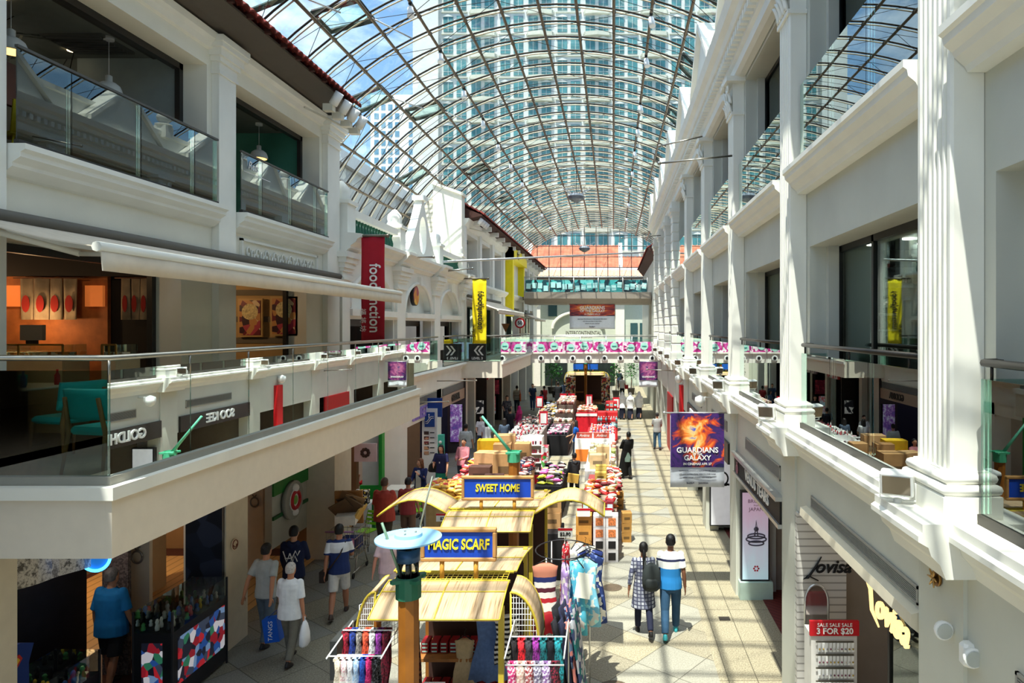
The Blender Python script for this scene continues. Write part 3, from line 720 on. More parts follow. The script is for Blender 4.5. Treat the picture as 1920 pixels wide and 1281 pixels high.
s.loft([[(-6.6, yy, Z(4.65)), (-6.2, yy, Z(4.65)), (-6.25, yy, Z(4.5)), (-6.42, yy, Z(4.3)), (-6.6, yy, Z(4.3))] for yy in (29.3, 58)])
struct(s.build('trim_sill_far_left', mTrim))
struct(MB().box(-7.3, -7.15, 29.5, 58, Z(-1.5), Z(4.6)).build('wall_left_far_inner', glass((.25, .32, .32), 2.0, 1.5)))
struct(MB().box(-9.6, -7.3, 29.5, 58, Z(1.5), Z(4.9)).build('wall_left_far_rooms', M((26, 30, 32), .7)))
tile_roof('roof_tiles_far', -5.62, 4.84, -7.3, 5.7, 29.6, 58, mTile, .24, .06)
sf = MB(); sf.loft([[(-6.6, yy, Z(4.6)), (-5.7, yy, Z(4.8)), (-5.7, yy, Z(4.84)), (-6.6, yy, Z(5.2))] for yy in (29.6, 58)])
struct(sf.build('ceiling_eave_far', M((70, 40, 32), .8)))
for k in range(14):
    yy = 30.4+k*2; c = MB(); c.box(-6.4, -5.8, yy, yy+.18, Z(4.5), Z(4.72)); struct(c.build('trim_bracket_far', mTrim))
# far balcony
fb = MB(); fb.box(-7, -4.67, 28.7, 38.6, Z(-2.17), Z(-1.5)); struct(fb.build('floor_balcony_far', M((232, 222, 204), .6)))
fb = MB(); fb.box(-4.7, -4.62, 28.65, 38.65, Z(-1.6), Z(-1.5)); struct(fb.build('trim_balcony_edge_far', mTrim))
railing('balcony_railing', 'dark glass railing around the far balcony beside the lower bridge', [(-6.3, 28.8), (-4.75, 28.8), (-4.75, 38.6)], Z(-1.5), Z(-.5), Z(-.4), 1.5, mG=mGlassD)
struct(MB().box(-7, -6.4, 38.6, 58, Z(-2.3), Z(-1.5)).build('trim_ledge_far', mTrim))
struct(MB().box(-11, -10.8, 29, 58, 0, Z(-1.5)).build('wall_left_far_ground', M((70, 64, 60), .8)))
for k, yy in enumerate([31.5, 34, 36.6, 39.4, 42.5, 46, 50, 54]):
    struct(MB().box(-6.9, -6.42, yy, yy+.35, 0, Z(-1.5)).build('trim_column_far', mTrim))
struct(MB().box(-10.9, -6.9, 29.2, 58, Z(-2.3), Z(-2.2)).build('ceiling_left_far_ground', M((60, 56, 52), .8)))
for k, yy in enumerate([29.2, 33, 38.3, 45.5, 53]):
    struct(MB().box(-10.9, -6.95, yy, yy+.1, 0, Z(-2.2)).build('wall_left_shop_party', M((40, 44, 60), .8)))
# near rear end behind the camera closes the atrium
struct(MB().box(-12, 9, -6.4, -6, Z(-1.5), Z(4)).build('wall_behind_camera', mWallL))
tile_roof('roof_tiles_right', 2.05, 4.75, 3.4, 5.5, 41.5, 58, mTile, .3, .06)
struct(MB().loft([[(2.56, yy, Z(4.2)), (2.12, yy, Z(4.72)), (2.12, yy, Z(4.78)), (3.2, yy, Z(5.1))] for yy in (41.4, 58)]).build('ceiling_eave_right', M((70, 40, 32), .8)))
# ============================================================ GLASS VAULT
CX, RV, ST = -1.46, 8.5, R(6.74)
def vp(k, y, r=RV):
    a = R(10.1) + ST*(k-8); return Vector((CX+r*math.sin(a), y, E + r*math.cos(a)))
K0, K1, Y0, Y1 = -3, 13, -5, 58
mBar = M((112, 98, 80), .45, .5, noise=.1); mBarD = M((52, 44, 36), .5, .3); mBarL = M((196, 184, 160), .4, .4)
rf = thing('glass_roof', 'arched glass roof on a grid of thin steel ribs over the whole arcade', 'roof', (CX, 26, E+RV)); rf['kind'] = 'structure'
for k in range(K0, K1+1):
    b = MB(); b.tube([vp(k, Y0, RV-.1), vp(k, Y1, RV-.1)], .042, 6)
    y = Y0
    while y <= Y1:
        p = vp(k, y, RV-.08); b.mat(1); b.ball(p, .062, 6, 4); b.mat(0); y += 1
    b.build('purlin', [mBar, mBarD], rf)
for j in range(int(Y1-Y0)+1):
    y = Y0+j; b = MB()
    pts = [vp(K0+q/2, y) for q in range(2*(K1-K0)+1)]
    b.tube(pts, .028, 4, smooth=False); b.mat(1); b.tube([vp(K0+q/2, y+.1, RV-.03) for q in range(2*(K1-K0)+1)], .02, 4, smooth=False)
    b.build('rib', [mBarD, mBarL], rf)
g = MB(); g.loft([[vp(K0+q/1, y, RV+.05) for q in range(K1-K0+1)] + [vp(K0+q/1, y, RV+.065) for q in range(K1-K0, -1, -1)] for y in (Y0, Y1)])
g.build('glazing', mRoofGl, rf)
cb = MB()
for j in range(0, int(Y1-Y0), 2):
    for k in range(K0, K1, 4):
        a, b = vp(k, Y0+j, RV-.25), vp(min(K1, k+4), min(Y1, Y0+j+2), RV-.25)
        cb.tube([a, b], .008, 3); cb.tube([vp(k, min(Y1, Y0+j+2), RV-.25), vp(min(K1, k+4), Y0+j, RV-.25)], .008, 3)
cb.build('bracing_cables', mBarD, rf)
# glazed end gable
eg = MB(); eb = MB()
xs = [CX-6+q for q in range(0, 13)]
for x in xs:
    x = min(x, 4.4); eb.tube([(x, Y1, Z(3.2)), (x, Y1, E+math.sqrt(max(.1, RV**2-(x-CX)**2)))], .03, 4)
for h in (3.2, 4.1, 5.0, 5.9, 6.8, 7.7):
    w = math.sqrt(max(0, RV**2-h*h)); eb.tube([(max(CX-w, -7.5), Y1, Z(h)), (min(CX+w, 4.5), Y1, Z(h))], .03, 4)
for q in range(0, 12, 2): eb.tube([(xs[q], Y1, Z(3.3)), (xs[q+1], Y1, Z(5.9))], .012, 4)
eb.build('end_frame', mBarD, rf)
# operable vents
VL = ['open dark-framed roof vent above the near left tiled eave', 'open roof vent second nearest on the left of the glass arch'] + ['open dark-framed roof vent, %s one along the %s side' % (a, b) for a, b in (('third', 'left'), ('fifth', 'left'), ('sixth', 'left'), ('fourth', 'left'), ('lowest', 'left'), ('first', 'right'), ('second', 'right'), ('third', 'right'), ('last', 'left'), ('last', 'right'))]
for i, (k, y) in enumerate([(0, 13.6), (1, 16), (1, 23), (1, 31.5), (1, 39), (0, 20), (-1, 27), (10, 16), (10, 21), (10, 26), (1, 46), (10, 33)]):
    t = thing('roof_vent', VL[i], 'vent', vp(k, y))
    a0, a1 = (k, k+1)
    c = [vp(a0, y-.5, RV+.08), vp(a1, y-.5, RV+.08), vp(a1, y+.5, RV+.08), vp(a0, y+.5, RV+.08)]
    lift = (vp(k, y)-Vector((CX, y, E))).normalized()*.35
    c = [c[0]+lift, c[1], c[2], c[3]+lift]
    f = MB()
    for p, q in zip(c, c[1:]+c[:1]): f.tube([p, q], .07, 4, smooth=False)
    f.build('frame', M((22, 36, 32), .5), t)
    gm = MB(); gm.sheet([[c[0], c[3]], [c[1], c[2]]], .012, False); gm.build('pane', glass((.82, .92, .9), .25, 1.3), t)
    MB().tube([vp(k+1, y, RV-.1), vp(k+1.6, y+.9, RV-.55)], .02, 6).build('stay', mSteelW, t)
# ============================================================ BRIDGES
def ring_roundels(t, y, xs, z, mb):
    pass
b1 = thing('lower_bridge', 'white footbridge with pink patterned panels crossing at the middle level', 'bridge', (-2, 40, Z(-2.1)))
m = MB(); m.box(-6.9, 2.6, 38.7, 42.5, Z(-2.08), Z(-1.52)); m.box(-6.9, 2.6, 38.6, 42.6, Z(-1.55), Z(-1.46)); m.build('deck', M((238, 234, 224), .6), b1)
rd = MB()
for k in range(10):
    x = -5.9+k*.9; rd.lathe([(.17, -.05), (.17, -.02), (.13, 0), (.1, .04)], (x, 38.68, Z(-1.8)), 14, ax='Y')
    rd.mat(1); rd.lathe([(.09, -.075), (.09, -.05)], (x, 38.68, Z(-1.8)), 12, ax='Y'); rd.mat(0)
rd.build('roundels', [mWhite, mBlack], b1)
def promo_mat(base, c2, c3, sc):
    return speckle([base, c2, base, c3, base, c2], sc, .5)
for k in range(5):
    x0 = -6.25+k*1.7
    p = MB(); p.box(x0+.02, x0+1.68, 38.62, 38.66, Z(-1.46), Z(-.88)); p.build('pattern_panel', speckle([(206, 60, 150), (240, 200, 228), (190, 40, 130), (250, 236, 244), (214, 90, 168)], 7, .4), b1)
    for q in (.45, 1.2):
        c = MB(); c.lathe([(.22, -.01), (.22, .01)], (x0+q, 38.61, Z(-1.17)+(.05 if q > 1 else -.04)), 18, ax='Y'); c.build('disc', M((176, 226, 214), .4), b1)
    MB().box(x0+.02, x0+1.68, 38.63, 38.65, Z(-.86), Z(-.72)).build('pane', mGlass, b1)
bt = MB(); bt.mat(0)
for k in range(5):
    x0 = -6.25+k*1.7
    for q in (.45, 1.2): bt.box(x0+q-.13, x0+q+.13, 38.585, 38.595, Z(-1.17)+(.05 if q > 1 else -.04)-.025, Z(-1.17)+(.05 if q > 1 else -.04)+.025)
bt.build('disc_caption', M((40, 150, 140), .5), b1)
MB().box(-5.35, -4.95, 38.57, 38.6, Z(-1.32), Z(-1.06)).build('blue_plate', M((30, 110, 190), .4), b1)
ar = MB(); ar.text('>', (.75, 38.58, Z(-1.17)), .5, depth=.01); ar.build('arrow', mWhite, b1)
r = MB(); r.tube([(-6.7, 38.7, Z(-.58)), (2.5, 38.7, Z(-.58))], .03, 6)
for k in range(7): r.tube([(-6.25+k*1.46, 38.7, Z(-1.5)), (-6.25+k*1.46, 38.7, Z(-.58))], .03, 6)
r.tube([(-6.7, 42.4, Z(-.55)), (2.5, 42.4, Z(-.55))], .03, 6)
r.build('handrail', mSteelW, b1)
b2 = thing('upper_bridge', 'grey footbridge with teal printed glass panels crossing at the top level', 'bridge', (-2, 47, Z(1.3)))
m = MB(); m.box(-5.9, 2.5, 45, 49, Z(1.83), Z(2.25)); m.loft([[(x, 45.05, Z(1.83)), (x, 45.5, Z(1.5)), (x, 48.4, Z(1.5)), (x, 48.9, Z(1.83))] for x in (-5.9, 2.5)]); m.box(-7, -5.9, 47.05, 49, Z(1.83), Z(2.25))
m.build('deck', M((150, 140, 128), .5, .2), b2)
r = MB(); r.tube([(-5.9, 45.05, Z(3.25)), (2.3, 45.05, Z(3.25))], .035, 6)
for k in range(6): r.tube([(-5.86+k*1.62, 45.05, Z(2.25)), (-5.86+k*1.62, 45.05, Z(3.25))], .03, 6)
r.build('handrail', mSteelW, b2)
random.seed(5)
for k in range(5):
    x0 = -5.84+k*1.62; MB().box(x0+.04, x0+1.58, 45.0, 45.03, Z(2.27), Z(3.06)).build('printed_pane', speckle([(24, 66, 74), (60, 160, 160), (16, 40, 48), (100, 190, 186), (30, 90, 100)], 3.4, .3), b2)
    c = MB()
    for q in range(4):
        x = x0+.1+q*.38; z = Z(2.32)+random.random()*.24; c.box(x, x+.3, 44.975, 44.99, z, z+.36, (0, random.uniform(-.1, .1), 0))
    c.build('printed_card', M((172, 222, 220), .4), b2)
tx = MB(); tx.text('Style', (1.8, 44.97, Z(2.7)), .42, depth=.01); tx.build('lettering', mWhite, b2)
# ============================================================ END BUILDING + TOWER
eb_ = MB(); wallY = 62
eb_.box(-12, 8, 62, 63, 0, Z(4.3))
ebm = M((196, 204, 184), .8)
eo = thing('hotel_building', 'pale green hotel front closing the far end of the arcade below a tiled roof', 'building', (-2, 62.5, 0))
eb_.build('wall', ebm, eo)
q = MB(); q.box(-6.8, .3, 61.8, 62, Z(-2.6), Z(-2.4)); q.box(-7.2, -6.6, 61.7, 62, 0, Z(4)); q.box(.2, 1.0, 61.7, 62, 0, Z(4)); q.box(3.4, 4.2, 61.7, 62, 0, Z(4)); q.box(-7, 4.5, 61.6, 62, Z(4.1), Z(4.4))
q.tube([(-3.2+2.3*math.cos(R(180-a*9)), 61.85, Z(-.2)+1.5*math.sin(R(a*9))) for a in range(21)], .14, 6, smooth=False)
q.box(-5.6, -.9, 61.75, 61.95, Z(-1.4), Z(-1.25))
q.build('mouldings', M((234, 232, 216), .7), eo)
for x0, x1, h0, h1 in ((-5.9, -5.1, .9, 2.1), (-4.9, -4.1, 2.4, 3.2), (-3.9, -3.3, 2.4, 3.2), (1.55, 2.2, -1.4, .3), (2.4, 3.0, -1.4, .3), (-2.2, -1.4, 2.4, 3.2)): w = MB(); w.box(x0, x1, 61.9, 61.98, Z(h0), Z(h1)); w.build('window', M((52, 84, 84), .2), eo)
w = MB(); w.box(-6.2, -4.2, 61.85, 61.98, 0, Z(-2.9)); w.box(-3.6, .1, 61.85, 61.98, 0, Z(-2.9)); w.build('entrance', M((40, 50, 46), .3), eo)
s = MB(); s.text('INTERCONTINENTAL', (-2.7, 61.6, Z(-.62)), .5, depth=.06, sx=.66, bold=.006); s.build('sign_letters', M((60, 54, 46), .5), eo)
s = MB(); s.text('SINGAPORE', (-2.5, 61.6, Z(-1.0)), .22, depth=.04); s.build('sign_letters_small', M((90, 84, 70), .5), eo)
def tile_slope(name, x0, x1, y0, h0, y1, h1, mat, parent, pitch=.35, amp=.07, courses=14):
    mb = MB(); n = int((x1-x0)/pitch); seg = 5; g = []
    for i in range(n*seg+1):
        x = x0+(x1-x0)*i/(n*seg); w_ = abs(math.sin(math.pi*i/seg))*amp; row = []
        for c in range(courses+1):
            f = c/courses
            for st in ((.05, 0) if 0 < c < courses else (0,)): row.append((x, y0+(y1-y0)*f, Z(h0+(h1-h0)*f)+w_+st))
        g.append(row)
    mb.sheet(g, .03, False); return mb.build(name, mat, parent)
mOr = M((164, 94, 68), .85, noise=.35, ns=1.5)
tile_slope('upper_roof', -8, 0.55, 62.5, 5.35, 67, 7.9, mOr, eo); tile_slope('side_roof', .8, 4.5, 62.5, 5.35, 65, 6.6, mOr, eo); tile_slope('far_left_roof', -13, -8.2, 62, 4.6, 66, 7.4, mOr, eo)
tile_slope('lower_roof', -8, 5, 60.9, 4.45, 62.3, 5.1, M((196, 150, 122), .8, noise=.2), eo, courses=4)
g = MB(); g.loft([[(x, 62.3, Z(5.0)), (x, 67.1, Z(7.75)), (x, 67.1, Z(8.2)), (x, 62.3, Z(5.6))] for x in (.5, .85)]); g.loft([[(x, 62, Z(4.4)), (x, 67.1, Z(7.7)), (x, 67.1, Z(8.15)), (x, 62, Z(5.3))] for x in (-8.2, -7.85)])
g.box(-8, 5, 62.2, 62.4, Z(5.1), Z(5.35)); g.build('gable_wall', mWhite, eo)
MB().box(-8, 5, 60.8, 61, Z(4.25), Z(4.42)).build('gutter', M((60, 40, 34), .6), eo)
# tower
tw = thing('hotel_tower', 'tall white hotel tower with teal windows rising beyond the glass roof', 'building', (-3, 104, 0))
YT = 103; mTW = M((196, 196, 188), .8, noise=.04, ns=.4); mWin = M((66, 118, 120), .3, noise=.35, ns=.8, spec=.5); mPale = M((184, 182, 164), .8)
b = MB(); b.box(-30, 34, YT, YT+14, 0, 66); b.box(-30, -26.2, YT-.9, YT, 0, 66)
rows = []; z = Z(154/1280*103)
b.build('wall', mTW, tw)
fl_h = 3.28; cnt = 0; allw = []
gx = -25.6
cols = []
for g_ in range(7):
    for c in range(4): cols.append((gx + g_*8.6 + c*1.98 + (0.25 if c > 1 else 0), c))
for r_ in range(13):
    z0 = 17.0 + r_*fl_h
    for x, c in cols: allw.append((x, z0, c))
stuffm = MB(); 
random.seed(2)
allw_sorted = sorted(allw, key=lambda q: (q[1]-40)**2 + (q[0]+2)**2)
def win(mb, x, z0, c):
    mb.mat(0).box(x, x+1.42, YT-.12, YT, z0, z0+2.4)
    mb.mat(1).box(x+.68, x+.73, YT-.16, YT-.12, z0, z0+2.25); mb.box(x, x+1.42, YT-.16, YT-.12, z0+.5, z0+.55)
    mb.mat(2)
    if c in (0, 3): mb.prism([(x-.1, z0+2.25), (x+1.52, z0+2.25), (x+.71, z0+2.6)], YT-.25, YT, 'Y')
for i, (x, z0, c) in enumerate(allw_sorted):
    if i < 99:
        mb = MB(); win(mb, x, z0, c); mb.build('window', [mWin, mTW, mTW], tw)
    else: win(stuffm, x, z0, c)
o = stuffm.build('more_windows', [mWin, mTW, mTW], tw); o['kind'] = 'stuff'
bc = MB()
for r_ in range(13):
    z0 = 17.0+r_*fl_h
    for g_ in range(7):
        x0 = gx+g_*8.6
        for (xa, wd) in ((x0-.3, 3.9), (x0+3.9, 4.2)):
            if (g_+r_) % 1 == 0:
                pl = [(xa, YT), (xa+.3, YT-.7), (xa+wd/2, YT-1.0), (xa+wd-.3, YT-.7), (xa+wd, YT)]
                if xa != x0-.3: bc.loft([[(p[0], p[1], z) for p in pl] for z in (z0-.75, z0-.15)])
                bc.box(xa, xa+wd, YT-.3, YT, z0-.45, z0-.3)
bc.build('balcony_band', mPale, tw)
# pale tower and low block beyond the roof on the left
t2 = thing('apartment_tower', 'distant pale blue apartment tower with a fine window grid beyond the left roof', 'building', (-70, 215, 0))
MB().box(-74, -53.5, 208, 225, 0, 76).build('wall', M((214, 216, 214), .8), t2)
g = MB()
for r_ in range(20):
    for c in range(9):
        if c != 4: g.box(-72.8+c*2.1, -71.5+c*2.1, 207.9, 208, 20+r_*2.7, 21.7+r_*2.7)
g.build('window_grid', M((96, 136, 160), .3), t2)
nb = thing('neighbour_block', 'low cream building with a tiled roof edge outside the glass on the left', 'building', (-19, 45, 0))
n_ = MB(); n_.box(-26, -14.5, 24, 75, 0, Z(8.6)); n_.build('wall', M((220, 210, 196), .8, noise=.1, ns=.5), nb)
n_ = MB(); n_.box(-26, -14.2, 23.8, 75, Z(8.6), Z(9.3)); n_.build('parapet', M((240, 232, 222), .8), nb)
# ============================================================ PEOPLE
def remesh(o, vs, smooth=True, dec=None):
    m = o.modifiers.new('skin_union', 'REMESH'); m.mode = 'VOXEL'; m.voxel_size = vs; m.use_smooth_shade = True
    s = o.modifiers.new('soft', 'SMOOTH'); s.factor = .5; s.iterations = 2
    return o
def ell(c, rx, ry, n=14, tilt=None):
    c = Vector(c); return [c + Vector((rx*math.cos(2*math.pi*k/n), ry*math.sin(2*math.pi*k/n), 0)) for k in range(n)]
def person(label, x, y, rz=0, H=1.7, top=('tee', (128, 128, 128)), bottom=('trousers', (50, 50, 60)), hair=('short', (22, 18, 16)),
           skin=(190, 140, 108), shoes=(40, 40, 42), legs=(14, -12), knees=(2, 14), arms=(-12, 14), elbows=(10, 12), abd=8, lean=0,
           face=False, fine=True, head_turn=0, build=1.0, group=None, z=0.0, sit=False, topmat=None, botmat=None, reach=None):
    t = thing('person', label, 'person', (x, y, z), R(rz), group)
    q = Euler((R(-lean), 0, 0)).to_matrix(); hipz = .5*H if not sit else .27*H
    def up(p):     # lean the upper body about the hips
        p = Vector(p); o = Vector((0, 0, hipz)); return o + q @ (p - o)
    dz = hipz - .5*H
    def T(px, py, pz): return up((px*H, py*H, pz*H + dz))
    mSk = M(skin, .5, noise=.05); vs = .0085 if fine else .014
    # ---- joints
    J = {}
    for s, nm, a, kn in ((-1, 'L', legs[0], knees[0]), (1, 'R', legs[1], knees[1])):
        hp = Vector((s*.052*H, 0, hipz)); ta = R(a); d = Vector((s*.015, math.sin(ta), -math.cos(ta))); k = hp + d*.235*H
        sa = R(a-kn); d2 = Vector((s*.0, math.sin(sa), -math.cos(sa))); an = k + d2*.225*H
        J[nm] = (hp, k, an, sa)
    low = min(J['L'][2].z, J['R'][2].z); off = .045*H - low       # plant the lower foot on the ground
    if not sit:
        for nm in J: hp, k, an, sa = J[nm]; J[nm] = (hp+Vector((0, 0, off)), k+Vector((0, 0, off)), an+Vector((0, 0, off)), sa)
        hipz += off; dz += off
    Aj = {}
    for s, nm, a, e in ((-1, 'L', arms[0], elbows[0]), (1, 'R', arms[1], elbows[1])):
        sh = T(s*.098*build**.5, 0, .805); ab = R(abd if not isinstance(abd, tuple) else abd[0 if s < 0 else 1])
        ta = R(a); d = Vector((s*math.sin(ab), math.sin(ta)*math.cos(ab), -math.cos(ta)*math.cos(ab))); el = sh + d*.17*H
        ea = R(a+e); inw = .0 if e < 40 else -.45*s
        d2 = Vector((s*math.sin(ab)*.5+inw, math.sin(ea), -math.cos(ea))).normalized(); wr = el + d2*.15*H
        Aj[nm] = (sh, el, wr, d2, s)
    # ---- body, one skin
    b = MB(); w = build
    def TR(z, rx, ry, oy=0): return [T(px, py+oy, z) for px, py in [(rx*math.cos(2*math.pi*k/16), ry*math.sin(2*math.pi*k/16)) for k in range(16)]]
    b.loft([TR(.46, .05*w, .045*w), TR(.5, .092*w, .062*w), TR(.54, .096*w, .064*w), TR(.6, .08*w, .055*w), TR(.68, .086*w, .058*w), TR(.76, .098*w, .06*w), TR(.8, .098*w, .05*w), TR(.825, .06, .038), TR(.84, .033, .032)])
    b.tube([T(0, -.004, .82), T(0, .002, .85), T(0, .006, .885)], [.036*H, .031*H, .031*H], 10)
    hc = T(0, .008, .93); ht = Matrix.Rotation(R(head_turn), 3, 'Z')
    def HD(px, py, pz): return hc + q @ (ht @ Vector((px*H, py*H, pz*H)))
    hd = []
    for zf, rx, ry, oy in ((-.062, .012, .016, .022), (-.055, .026, .03, .014), (-.035, .037, .042, .006), (-.01, .043, .05, .001), (.02, .045, .053, -.003), (.045, .039, .046, -.005), (.06, .025, .03, -.005), (.066, .008, .01, -.005)):
        hd.append([HD(rx*math.cos(2*math.pi*k/14), oy+ry*math.sin(2*math.pi*k/14), zf) for k in range(14)])
    b.loft(hd)
    b.tube([HD(0, .048, .004), HD(0, .062, -.014), HD(0, .052, -.02)], [.005*H, .0085*H, .006*H], 6)
    for s in (-1, 1): b.ball(HD(s*.046, -.003, -.006), .013*H, 8, 5, (.5, .8, 1.3))
    for nm in 'LR':
        hp, k, an, sa = J[nm]
        b.tube([hp+Vector((0, 0, .02*H)), hp.lerp(k, .45), k, k.lerp(an, .35), an], [.054*H*w, .047*H*w, .032*H, .034*H, .021*H], 12)
        sh, el, wr, d2, s = Aj[nm]
        b.ball(sh, .033*H*w, 10, 7)
        b.tube([sh, sh.lerp(el, .5), el, el.lerp(wr, .35), wr], [.031*H*w, .027*H*w, .0215*H, .0215*H, .0145*H], 10)
        # hand: palm, four fingers, thumb
        side = Vector((0, 1, 0)) if abs(d2.y) < .7 else Vector((0, 0, 1)); side = (side - d2*side.dot(d2)).normalized(); nrm = d2.cross(side).normalized()
        palm = [wr + d2*f*H + (side*math.cos(2*math.pi*k_/8)*a_ + nrm*math.sin(2*math.pi*k_/8)*a2)*H for f, a_, a2 in ((0, .014, .011), (.02, .021, .0095), (.042, .023, .009), (.05, .021, .008)) for k_ in range(8)]
        b.loft([palm[i*8:(i+1)*8] for i in range(4)])
        curl = -s*nrm*.25 if nrm.x*s > 0 else s*nrm*.25; curl = Vector((-s, 0, 0))*.28
        if fine:
            for fi, (o_, ln) in enumerate(((-.017, .034), (-.006, .042), (.005, .044), (.016, .038))):
                p0 = wr + d2*.046*H + side*o_*H; p1 = p0 + (d2+curl*.4)*ln*.5*H; p2 = p1 + (d2+curl*1.6).normalized()*ln*.5*H
                b.tube([p0, p1, p2], [.0056*H, .0052*H, .004*H], 6)
            p0 = wr + d2*.014*H + side*.018*H; b.tube([p0, p0+(d2*.6+side*.8)*.022*H, p0+(d2+side*.55)*.042*H], [.0075*H, .0065*H, .0048*H], 6)
        else:
            b.tube([wr+d2*.045*H, wr+(d2+curl*.6)*.09*H], [.017*H, .009*H], 6)
    if not fine or True:
        pass
    body = b.build('body', mSk, t, local=True); remesh(body, vs)
    # ---- clothes
    kind, tcol = top; tm = topmat or M(tcol, .85, noise=.1, ns=9, bump=.25, bs=9)
    c = MB(); ease = 1.13 if kind != 'loose' else 1.28; hem = {'tee': .475, 'shirt': .46, 'hoodie': .47, 'kurta': .3, 'abaya': .06, 'veil': .42, 'loose': .45, 'cardigan': .47, 'crop': .53}[kind] if kind in ('tee', 'shirt', 'hoodie', 'kurta', 'abaya', 'veil', 'loose', 'cardigan', 'crop') else .47
    ww = w*ease; rings = []
    if hem < .44:
        rings.append(TR(hem, .125*ww if kind != 'veil' else .12*ww, .1*ww))
        rings.append(TR((hem+.5)/2, .112*ww, .085*ww))
    else: rings.append(TR(hem, .102*ww, .072*ww))
    rings += [TR(.54, .1*ww, .07*ww), TR(.6, .09*ww, .064*ww), TR(.68, .093*ww, .065*ww), TR(.76, .1*ww, .064*ww), TR(.805, .098*ww, .052*ww), TR(.83, .058, .042), TR(.842, .043, .038)]
    c.loft(rings)
    sl_ = {'tee': .75, 'shirt': .8, 'hoodie': 1.95, 'kurta': 1.6, 'abaya': 1.95, 'veil': 1.9, 'loose': .9, 'cardigan': 1.9, 'crop': .5}.get(kind, .8)
    for nm in 'LR':
        sh, el, wr, d2, s = Aj[nm]; th = 1.28 if kind in ('abaya', 'veil', 'hoodie', 'loose') else 1.2
        c.ball(sh, .037*H*w, 10, 7)
        if sl_ <= 1: p = sh.lerp(el, sl_); c.tube([sh, p], [.036*H*w, .036*H*w*(1.06)], 12)
        else:
            p = el.lerp(wr, sl_-1); c.tube([sh, sh.lerp(el, .5), el, p], [.036*H*w, .033*H*w*th/1.2, .028*H*th/1.2, .023*H*th/1.1], 12)
    if kind == 'veil':
        c.loft([[HD(0, 0, 0)*0 + p for p in r] for r in [[HD(.066*f*math.cos(2*math.pi*k/14), .06*f*math.sin(2*math.pi*k/14)-.004, zf) for k in range(14)] for f, zf in ((1.75, -.2), (1.35, -.1), (1.0, -.04), (.9, .02), (.75, .055), (.3, .08))]])
    if kind == 'hoodie': c.tube([T(-.05, -.01, .835), T(-.04, -.045, .82), T(0, -.062, .8), T(.04, -.045, .82), T(.05, -.01, .835)], .024*H, 8)
    g = c.build('headscarf_and_robe' if kind == 'veil' else {'tee': 't_shirt', 'shirt': 'shirt', 'loose': 'shirt', 'kurta': 'tunic', 'abaya': 'robe', 'crop': 'top'}.get(kind, kind), tm, t, local=True); remesh(g, max(vs, .011))
    bk, bcol = bottom; bm_ = botmat or M(bcol, .85, noise=.12, ns=10, bump=.25, bs=8)
    c = MB()
    if bk in ('trousers', 'shorts', 'leggings'):
        e = 1.16 if bk != 'leggings' else 1.06; wz = H
        c.loft([[p for p in TR(z_, r1*w*1.06, r2*w*1.06)] for z_, r1, r2 in ((.44, .06, .05), (.48, .098, .068), (.53, .1, .068), (.565, .088, .062))])
        for nm in 'LR':
            hp, k, an, sa = J[nm]
            if bk == 'shorts': c.tube([hp+Vector((0, 0, .0)), hp.lerp(k, .5), hp.lerp(k, .92)], [.058*H*w, .056*H*w, .052*H*w], 12)
            else: c.tube([hp, hp.lerp(k, .45), k, k.lerp(an, .4), k.lerp(an, .93)], [.056*H*w, .05*H*w*e/1.1, .037*H*e, .036*H*e, .031*H*e], 12)
        g = c.build(bk, bm_, t, local=True)
    else:
        ln = .3 if bk == 'skirt' else .05
        if bk == 'miniskirt': ln = .39
        g_ = [TR(ln, (.12 if ln < .35 else .105)*w, .09*w), TR((ln+.5)/2, .11*w, .08*w), TR(.53, .1*w, .068*w), TR(.56, .09*w, .062*w)]
        c.loft(g_); g = c.build('skirt', bm_, t, local=True)
    remesh(g, max(vs, .011))
    for nm in 'LR':
        hp, k, an, sa = J[nm]; f = MB(); tl = (sa*.6) if sa < 0 else 0
        qx = Matrix.Rotation(tl if not sit else 0, 3, 'X'); n = 12
        def FT(px, py, pz): return an + qx @ Vector((px*H, py*H, pz*H-.045*H))
        rg = []
        for zf, wx, y0, y1 in ((0, .024, -.038, .105), (.012, .027, -.04, .108), (.026, .024, -.038, .09), (.045, .02, -.03, .035), (.056, .018, -.024, .02)):
            cy = (y0+y1)/2; ry = (y1-y0)/2; rg.append([FT(wx*math.cos(2*math.pi*k_/n), cy+ry*math.sin(2*math.pi*k_/n), zf) for k_ in range(n)])
        f.loft(rg, smooth=True); f.build('shoe', M(shoes, .5, noise=.1), t, local=True)
    # ---- hair
    hk, hcol = hair; mh = M(hcol, .55, noise=.25, ns=40, bump=.4, bs=60)
    if hk != 'none' and kind != 'veil':
        h = MB(); fr = -.002 if hk != 'short' else 0
        rg = []
        for zf, rx, ry, oy in ((-.03, .04, .03, -.026), (-.01, .047, .038, -.018), (.015, .0495, .045, -.012), (.036, .048, .051, -.006), (.054, .041, .044, -.004), (.07, .026, .028, -.004), (.077, .008, .01, -.004)):
            rg.append([HD(rx*math.cos(2*math.pi*k/14), oy+ry*math.sin(2*math.pi*k/14), zf) for k in range(14)])
        h.loft(rg)
        if hk == 'long':
            h.loft([[HD(rx*math.cos(2*math.pi*k/12), oy+ry*math.sin(2*math.pi*k/12), zf) for k in range(12)] for zf, rx, ry, oy in ((.03, .046, .03, -.022), (-.02, .052, .032, -.026), (-.07, .052, .026, -.034), (-.12, .048, .022, -.042), (-.165, .035, .016, -.046))])
            for s in (-1, 1): h.tube([HD(s*.04, .018, .03), HD(s*.05, .01, -.01), HD(s*.05, 0, -.06), HD(s*.048, .005, -.11)], [.012*H, .013*H, .013*H, .008*H], 8)
